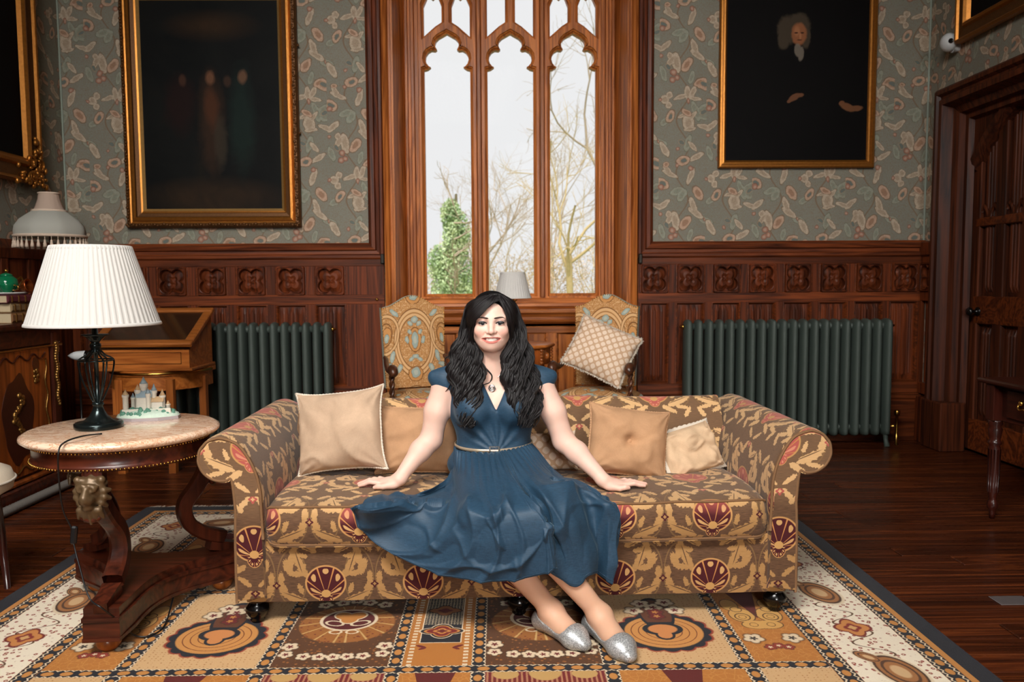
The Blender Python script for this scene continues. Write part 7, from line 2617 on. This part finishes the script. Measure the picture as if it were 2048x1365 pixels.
disp = folds + .016 * (ridge - .4) * smooth(.05, .35, vv) * (1 - .5 * smooth(.75, 1, vv)) + .0035 * n2 * smooth(.05, .3, vv)
for (u0, v0, u1, v1, am_, w_) in ((.40, .25, .45, 1.0, .009, .012), (.30, .2, .22, .8, .016, .03), (.2, .35, .08, .6, .013, .03), (.13, .3, .06, .95, .012, .03),
                                 (.5, .12, .60, .6, .016, .022), (.575, .35, .575, 1, .012, .012), (.70, .3, .90, .5, .018, .03), (.76, .5, .93, .62, .012, .03),
                                 (.53, .3, .50, .9, -.012, .03), (.35, .45, .42, .72, .012, .02), (.25, .55, .33, .85, .010, .02), (.46, .2, .38, .5, .010, .02), (.66, .2, .72, .9, .010, .02), (.17, .6, .24, .75, .012, .015)):
    pa = np.stack([(uu - u0) * 1.6, vv - v0], -1); pb_ = np.array([(u1 - u0) * 1.6, v1 - v0])
    tt_ = np.clip((pa @ pb_) / (pb_ @ pb_), 0, 1)
    dl = np.linalg.norm(pa - tt_[..., None] * pb_, axis=-1)
    disp = disp + am_ * np.exp(-dl / w_) * np.sin(np.clip(tt_, .06, .94) * PI) ** .5
# sharp gathers under the belt
disp += np.abs(np.sin((uu * 24 + .3) * PI)) * .006 * np.exp(-(vv / .16) ** 2)
Sk = Sk + nr * np.maximum(disp * 1.15, -.008)[..., None]
# keep the cloth clear of the legs and of the sofa cushion
for _ in range(14):
    f0 = np.minimum(leg_sdf(Sk, -1), leg_sdf(Sk, 1)); e_ = .004
    g_ = np.stack([np.minimum(leg_sdf(Sk + o_, -1), leg_sdf(Sk + o_, 1)) - f0 for o_ in np.eye(3) * e_], -1) / e_
    g_[..., 1] = np.minimum(g_[..., 1], 0); g_[..., 2] = np.maximum(g_[..., 2], 0)
    Sk = Sk + g_ * np.clip(.010 - f0, 0, .02)[..., None]
    Sk[1:-1, 1:-1] = np.where((f0 < .02)[1:-1, 1:-1, None], Sk[1:-1, 1:-1] * .6 + .1 * (Sk[2:, 1:-1] + Sk[:-2, 1:-1] + Sk[1:-1, 2:] + Sk[1:-1, :-2]), Sk[1:-1, 1:-1])
on = (Sk[..., 1] > 2.69) & (np.abs(Sk[..., 0] - .06) < .86)
Sk[..., 2] = np.where(on, np.maximum(Sk[..., 2], .4595 + .002 * np.sin(uu * 60)), Sk[..., 2])
fr_ = (Sk[..., 1] <= 2.69) & (Sk[..., 2] < .46)
Sk[..., 1] = np.where(fr_, np.minimum(Sk[..., 1], 2.664), Sk[..., 1])
sk = grid_mesh('skirt', Sk, M['dress'], dress)
so = sk.modifiers.new('cloth_thickness', 'SOLIDIFY'); so.thickness = .0022; so.offset = 0
hm = MB()
for k in range(0, NU - 1, 1): pass
MB().tube(Sk[:, -3] + nr[:, -3] * .002, .0011, 5).build('hem_stitching', M['dress'], dress)
# ---- belt
th = np.linspace(0, 2 * PI, 90, endpoint=False)
bx, bz = -.026 + .19 * np.cos(th), .594 + .006 * np.sin(th * 1 + .5)
cen = np.array([-.026, 2.985])
br = []
for t_, z_ in zip(th, bz):
    dr = np.array([math.cos(t_), math.sin(t_)]); lo_, hi_ = 0, .25
    for _ in range(22):
        m_ = (lo_ + hi_) / 2
        if bodice_sdf(np.array([[cen[0] + dr[0] * m_, cen[1] + dr[1] * m_, z_]]))[0] < 0: lo_ = m_
        else: hi_ = m_
    br.append(lo_ + .004)
br = np.array(br); br = (np.roll(br, 1) + br + np.roll(br, -1)) / 3
ring = np.stack([cen[0] + br * np.cos(th), cen[1] + br * np.sin(th)], -1)
P = np.zeros((4, 90, 3))
for i, (dz, o_) in enumerate(((-.006, .0), (-.005, .0035), (.005, .0035), (.006, .0))):
    P[i, :, :2] = cen + (ring - cen) * (1 + o_ / br[:, None]); P[i, :, 2] = bz + dz
bl = MB().grid(P, closed_v=True).build('belt', M['belt'], woman)
fy_ = ring[np.argmin(ring[:, 1]), 1] - .004
bk = MB(); cxb = -.020
for dx in (-.020, .014):
    bk.box(cxb + dx - .003, cxb + dx + .003, fy_ - .007, fy_, .586, .606, .001)
for dz in (.586, .603):
    bk.box(cxb - .022, cxb + .016, fy_ - .007, fy_, dz, dz + .004, .001)
bk.box(cxb - .016, cxb + .010, fy_ - .009, fy_ - .006, .594, .598, .001)
bk.build('buckle', M['silver'], bl)

# ---- necklace
def chest(p): return np.minimum(np.minimum(torso_sdf(p), neck_sdf(p)), .3)
cx_ = crom(np.array([(-.075, .880), (-.066, .862), (-.050, .842), (-.036, .829), (-.030, .827), (-.022, .833), (-.006, .855), (.010, .875), (.018, .885)]), 60)
yy = front_y(chest, cx_[:, 0], cx_[:, 1])
nk = MB().tube(np.stack([cx_[:, 0], yy - .0015, cx_[:, 1]], -1), .0009, 5).build('necklace', M['silver'], woman)
py_ = front_y(chest, np.array([-.031, -.04, -.022, -.031]), np.array([.816, .812, .812, .805])).min() - .006
pd_ = MB()
pd_.tube([(-.031 + .0115 * math.cos(a), py_, .815 + .0115 * math.sin(a)) for a in np.linspace(0, 2 * PI, 28, endpoint=False)], .0018, 6, closed=True)
for k in range(5):
    z = .815 - .008 + .004 * k
    pd_.tube([(-.031 - .009 + .0045 * q, py_ - .001, z + .002 * math.sin(q * 1.6 + k)) for q in range(5)], .0013, 5)
pd_.build('pendant', M['silver'], nk)

# ---- shoes
for sg in (-1, 1):
    a, heel, ball, t, dd = foot_pts(sg)
    L = np.linalg.norm((t - heel)[:2])
    def shoe(p, sg=sg, heel=heel, dd=dd, L=L):
        d = foot_sdf(p, sg) - .0045
        s_ = ((p - heel) @ dd) / L
        top = np.interp(s_, [-.3, 0, .25, .55, .66, .74, .80, 1.2], [.072, .068, .052, .040, .044, .060, .12, .2])
        lat = np.abs((p - heel) @ np.array([-dd[1], dd[0], 0]))
        d = smax(d, p[..., 2] - RZ - top, .003)
        inner = foot_sdf(p, sg) + .0005
        return smax(d, -inner, .001)
    lo_ = np.minimum(heel, t) - .07; hi_ = np.maximum(heel, t) + .07; lo_[2] = .0; hi_[2] = .14
    sdf_obj('shoe', shoe, lo_, hi_, .0022, M['glitter'], woman, relax=1)
    sl = [(t + dd * .02) * 0]
    MB().lathe([(0, 0), (.020, 0), (.024, .012), (.026, .022), (0, .022)], (heel[0] + dd[0] * .004, heel[1] + dd[1] * .004, RZ), 14).build('shoe_heel', M['glitter'], woman)

# ---- hair
def hair_core(p):
    q = p - HO
    d = sd_ell(q, (0, .102, .024), (.083, .102, .092))
    d = smin(d, sd_ell(q, (.0, .135, -.06), (.085, .065, .12)), .03)
    # open the face
    face = sd_ell(q, (.006, .0, -.025), (.060, .075, .098))
    d = smax(d, -face, .012)
    for sx, pts in ((-1, ((-.066, .085, .0), (-.076, .09, -.06), (-.088, .082, -.14), (-.090, .062, -.22), (-.080, .036, -.30), (-.068, .012, -.345))),
                    (1, ((.062, .085, .0), (.072, .09, -.06), (.078, .082, -.14), (.086, .062, -.22), (.090, .036, -.30), (.084, .020, -.335)))):
        rr = (.012, .014, .016, .017, .013, .005)
        for i in range(5):
            d = smin(d, sd_cap(q, pts[i], pts[i + 1], rr[i], rr[i + 1]), .02)
    return d


hc = sdf_obj('hair', hair_core, HO + (-.19, -.08, -.40), HO + (.19, .24, .14), .004, plain('hair_underlayer', rgb(8, 7, 8), .85, spec=.1), woman, relax=2)
rows_px = np.array([588, 606, 630, 660, 690, 722, 758, 796, 830, 858.])
OUT = {-1: [976, 936, 924, 922, 910, 898, 898, 910, 920, 930], 1: [1004, 1030, 1042, 1048, 1056, 1066, 1074, 1078, 1076, 1066]}
INN = {-1: [996, 985, 957, 948, 952, 966, 966, 958, 950, 940], 1: [998, 1004, 1014, 1018, 1017, 1006, 1008, 1018, 1032, 1044]}
DEP = {0: [.10, .02, .0, .012, .03, .045, .03, .012, -.002, -.008], 1: [.10, .085, .085, .085, .085, .08, .065, .045, .022, .005]}
rs = np.random.default_rng(77)
lk_ = MB()
for sg in (-1, 1):
    for k in range(260):
        a = rs.random(); lay = rs.random() ** 1.5
        n0 = len(rows_px)
        x = np.array(INN[sg]) * (1 - a) + np.array(OUT[sg]) * a
        dep = np.array(DEP[0]) * (1 - a) + np.array(DEP[1]) * a
        xl = (x - 982.6) * .00179; zl = -(rows_px - 646.4) * .00179
        cap = .100 - .112 * np.sqrt(np.clip(1 - (xl / .090) ** 2 - ((zl - .022) / .103) ** 2, 0, 1))
        dep = np.where(rows_px < 700, cap * (1 if True else 0) * smooth(720, 660, rows_px) + dep * (1 - smooth(720, 660, rows_px)), dep)
        dep = dep + lay * .03 * (rows_px > 610) + rs.normal() * .003
        ph = 2.4 * int(a * 5) + 1.3 * int(lay * 2) + (0 if sg < 0 else 1.7) + rs.normal() * .45; amp = np.interp(rows_px, [588, 650, 700, 860], [0, .001, .006, .012]) * rs.uniform(.6, 1.4)
        end = rs.uniform(.86, 1.03)
        P = np.stack([xl + rs.normal() * .004 * (rows_px > 640), dep, zl], -1)
        P = crom(P, 46); tt_ = np.linspace(0, 1, 46)
        P = P[: max(20, int(46 * min(end, 1)))]
        m_ = len(P)
        zz = P[:, 2]
        am = np.interp(-zz, [-.11, 0, .10, .38], [0, .0012, .008, .0135]) * rs.uniform(.7, 1.2)
        wl = 58 + rs.normal() * 2.0
        P[:, 0] += am * np.sin(-zz * wl * 1.25 + ph); P[:, 1] += am * .8 * np.cos(-zz * wl * 1.25 + ph)
        r_ = np.interp(np.linspace(0, 1, m_), [0, .1, .5, .85, 1], [.0025, .0045, .0052, .0042, .001]) * rs.uniform(.5, 1.25)
        lk_.tube(P + HO, r_, 6, flat=.55)
# the long fringe swept from the parting across the forehead
for k in range(70):
    t_ = k / 69
    p0 = np.array([1000 - 1 * t_, 600 - 8 * t_]); p1 = np.array([982 - 8 * t_, 607 - 6 * t_]); p2 = np.array([962 - 14 * t_, 628 - 10 * t_]); p3 = np.array([946 - 14 * t_, 645 - 6 * t_]); p4 = np.array([936 - 12 * t_, 668])
    Q = crom(np.array([p0, p1, p2, p3, p4]), 26) + rs.normal(size=2) * .8
    xl = (Q[:, 0] - 982.6) * .00179; zl = -(Q[:, 1] - 646.4) * .00179
    dep = .100 - .116 * np.sqrt(np.clip(1 - (xl / .094) ** 2 - ((zl - .020) / .108) ** 2, 0, 1)) + rs.uniform(0, .004)
    lk_.tube(np.stack([xl, dep, zl], -1) + HO, np.interp(np.arange(26), [0, 5, 18, 25], [.002, .0042, .0048, .002]), 5, flat=.5)
for k in range(46):
    t_ = k / 45
    p0 = np.array([1000 + 1 * t_, 602 - 8 * t_]); p1 = np.array([1008 + 6 * t_, 614 - 10 * t_]); p2 = np.array([1015 + 12 * t_, 636 - 6 * t_]); p3 = np.array([1018 + 14 * t_, 660]); p4 = np.array([1020 + 14 * t_, 690])
    Q = crom(np.array([p0, p1, p2, p3, p4]), 26) + rs.normal(size=2) * .8
    xl = (Q[:, 0] - 982.6) * .00179; zl = -(Q[:, 1] - 646.4) * .00179
    dep = .100 - .114 * np.sqrt(np.clip(1 - (xl / .092) ** 2 - ((zl - .020) / .106) ** 2, 0, 1)) + rs.uniform(0, .004)
    lk_.tube(np.stack([xl, dep, zl], -1) + HO, np.interp(np.arange(26), [0, 5, 18, 25], [.002, .004, .0046, .003]), 5, flat=.5)
# a few loose curls lying on the chest and shoulders
for pts in ([(962, 733), (975, 745), (983, 757), (978, 770), (966, 775), (958, 790)], [(1006, 740), (1012, 755), (1016, 770), (1010, 785), (1013, 800)], [(905, 700), (896, 715), (886, 722), (890, 735)], [(900, 770), (893, 782), (886, 790)], [(1078, 760), (1086, 775), (1083, 790)], [(930, 840), (925, 856), (914, 860), (906, 854)]):
    Q = crom(np.array(pts, float), 24)
    xl = (Q[:, 0] - 982.6) * .00179; zl = -(Q[:, 1] - 646.4) * .00179
    yy = front_y(lambda p: np.minimum(bodice_sdf(p), np.minimum(chest(p), hair_core(p))), xl + HO[0], zl + HO[2], 2.72, 2.95) - .004
    lk_.tube(np.stack([xl + HO[0], yy, zl + HO[2]], -1), np.interp(np.arange(24), [0, 12, 23], [.003, .0026, .0008]), 5)
tag(lk_.build('hair_locks', M['hair'], hc, uv=True), kind='stuff')
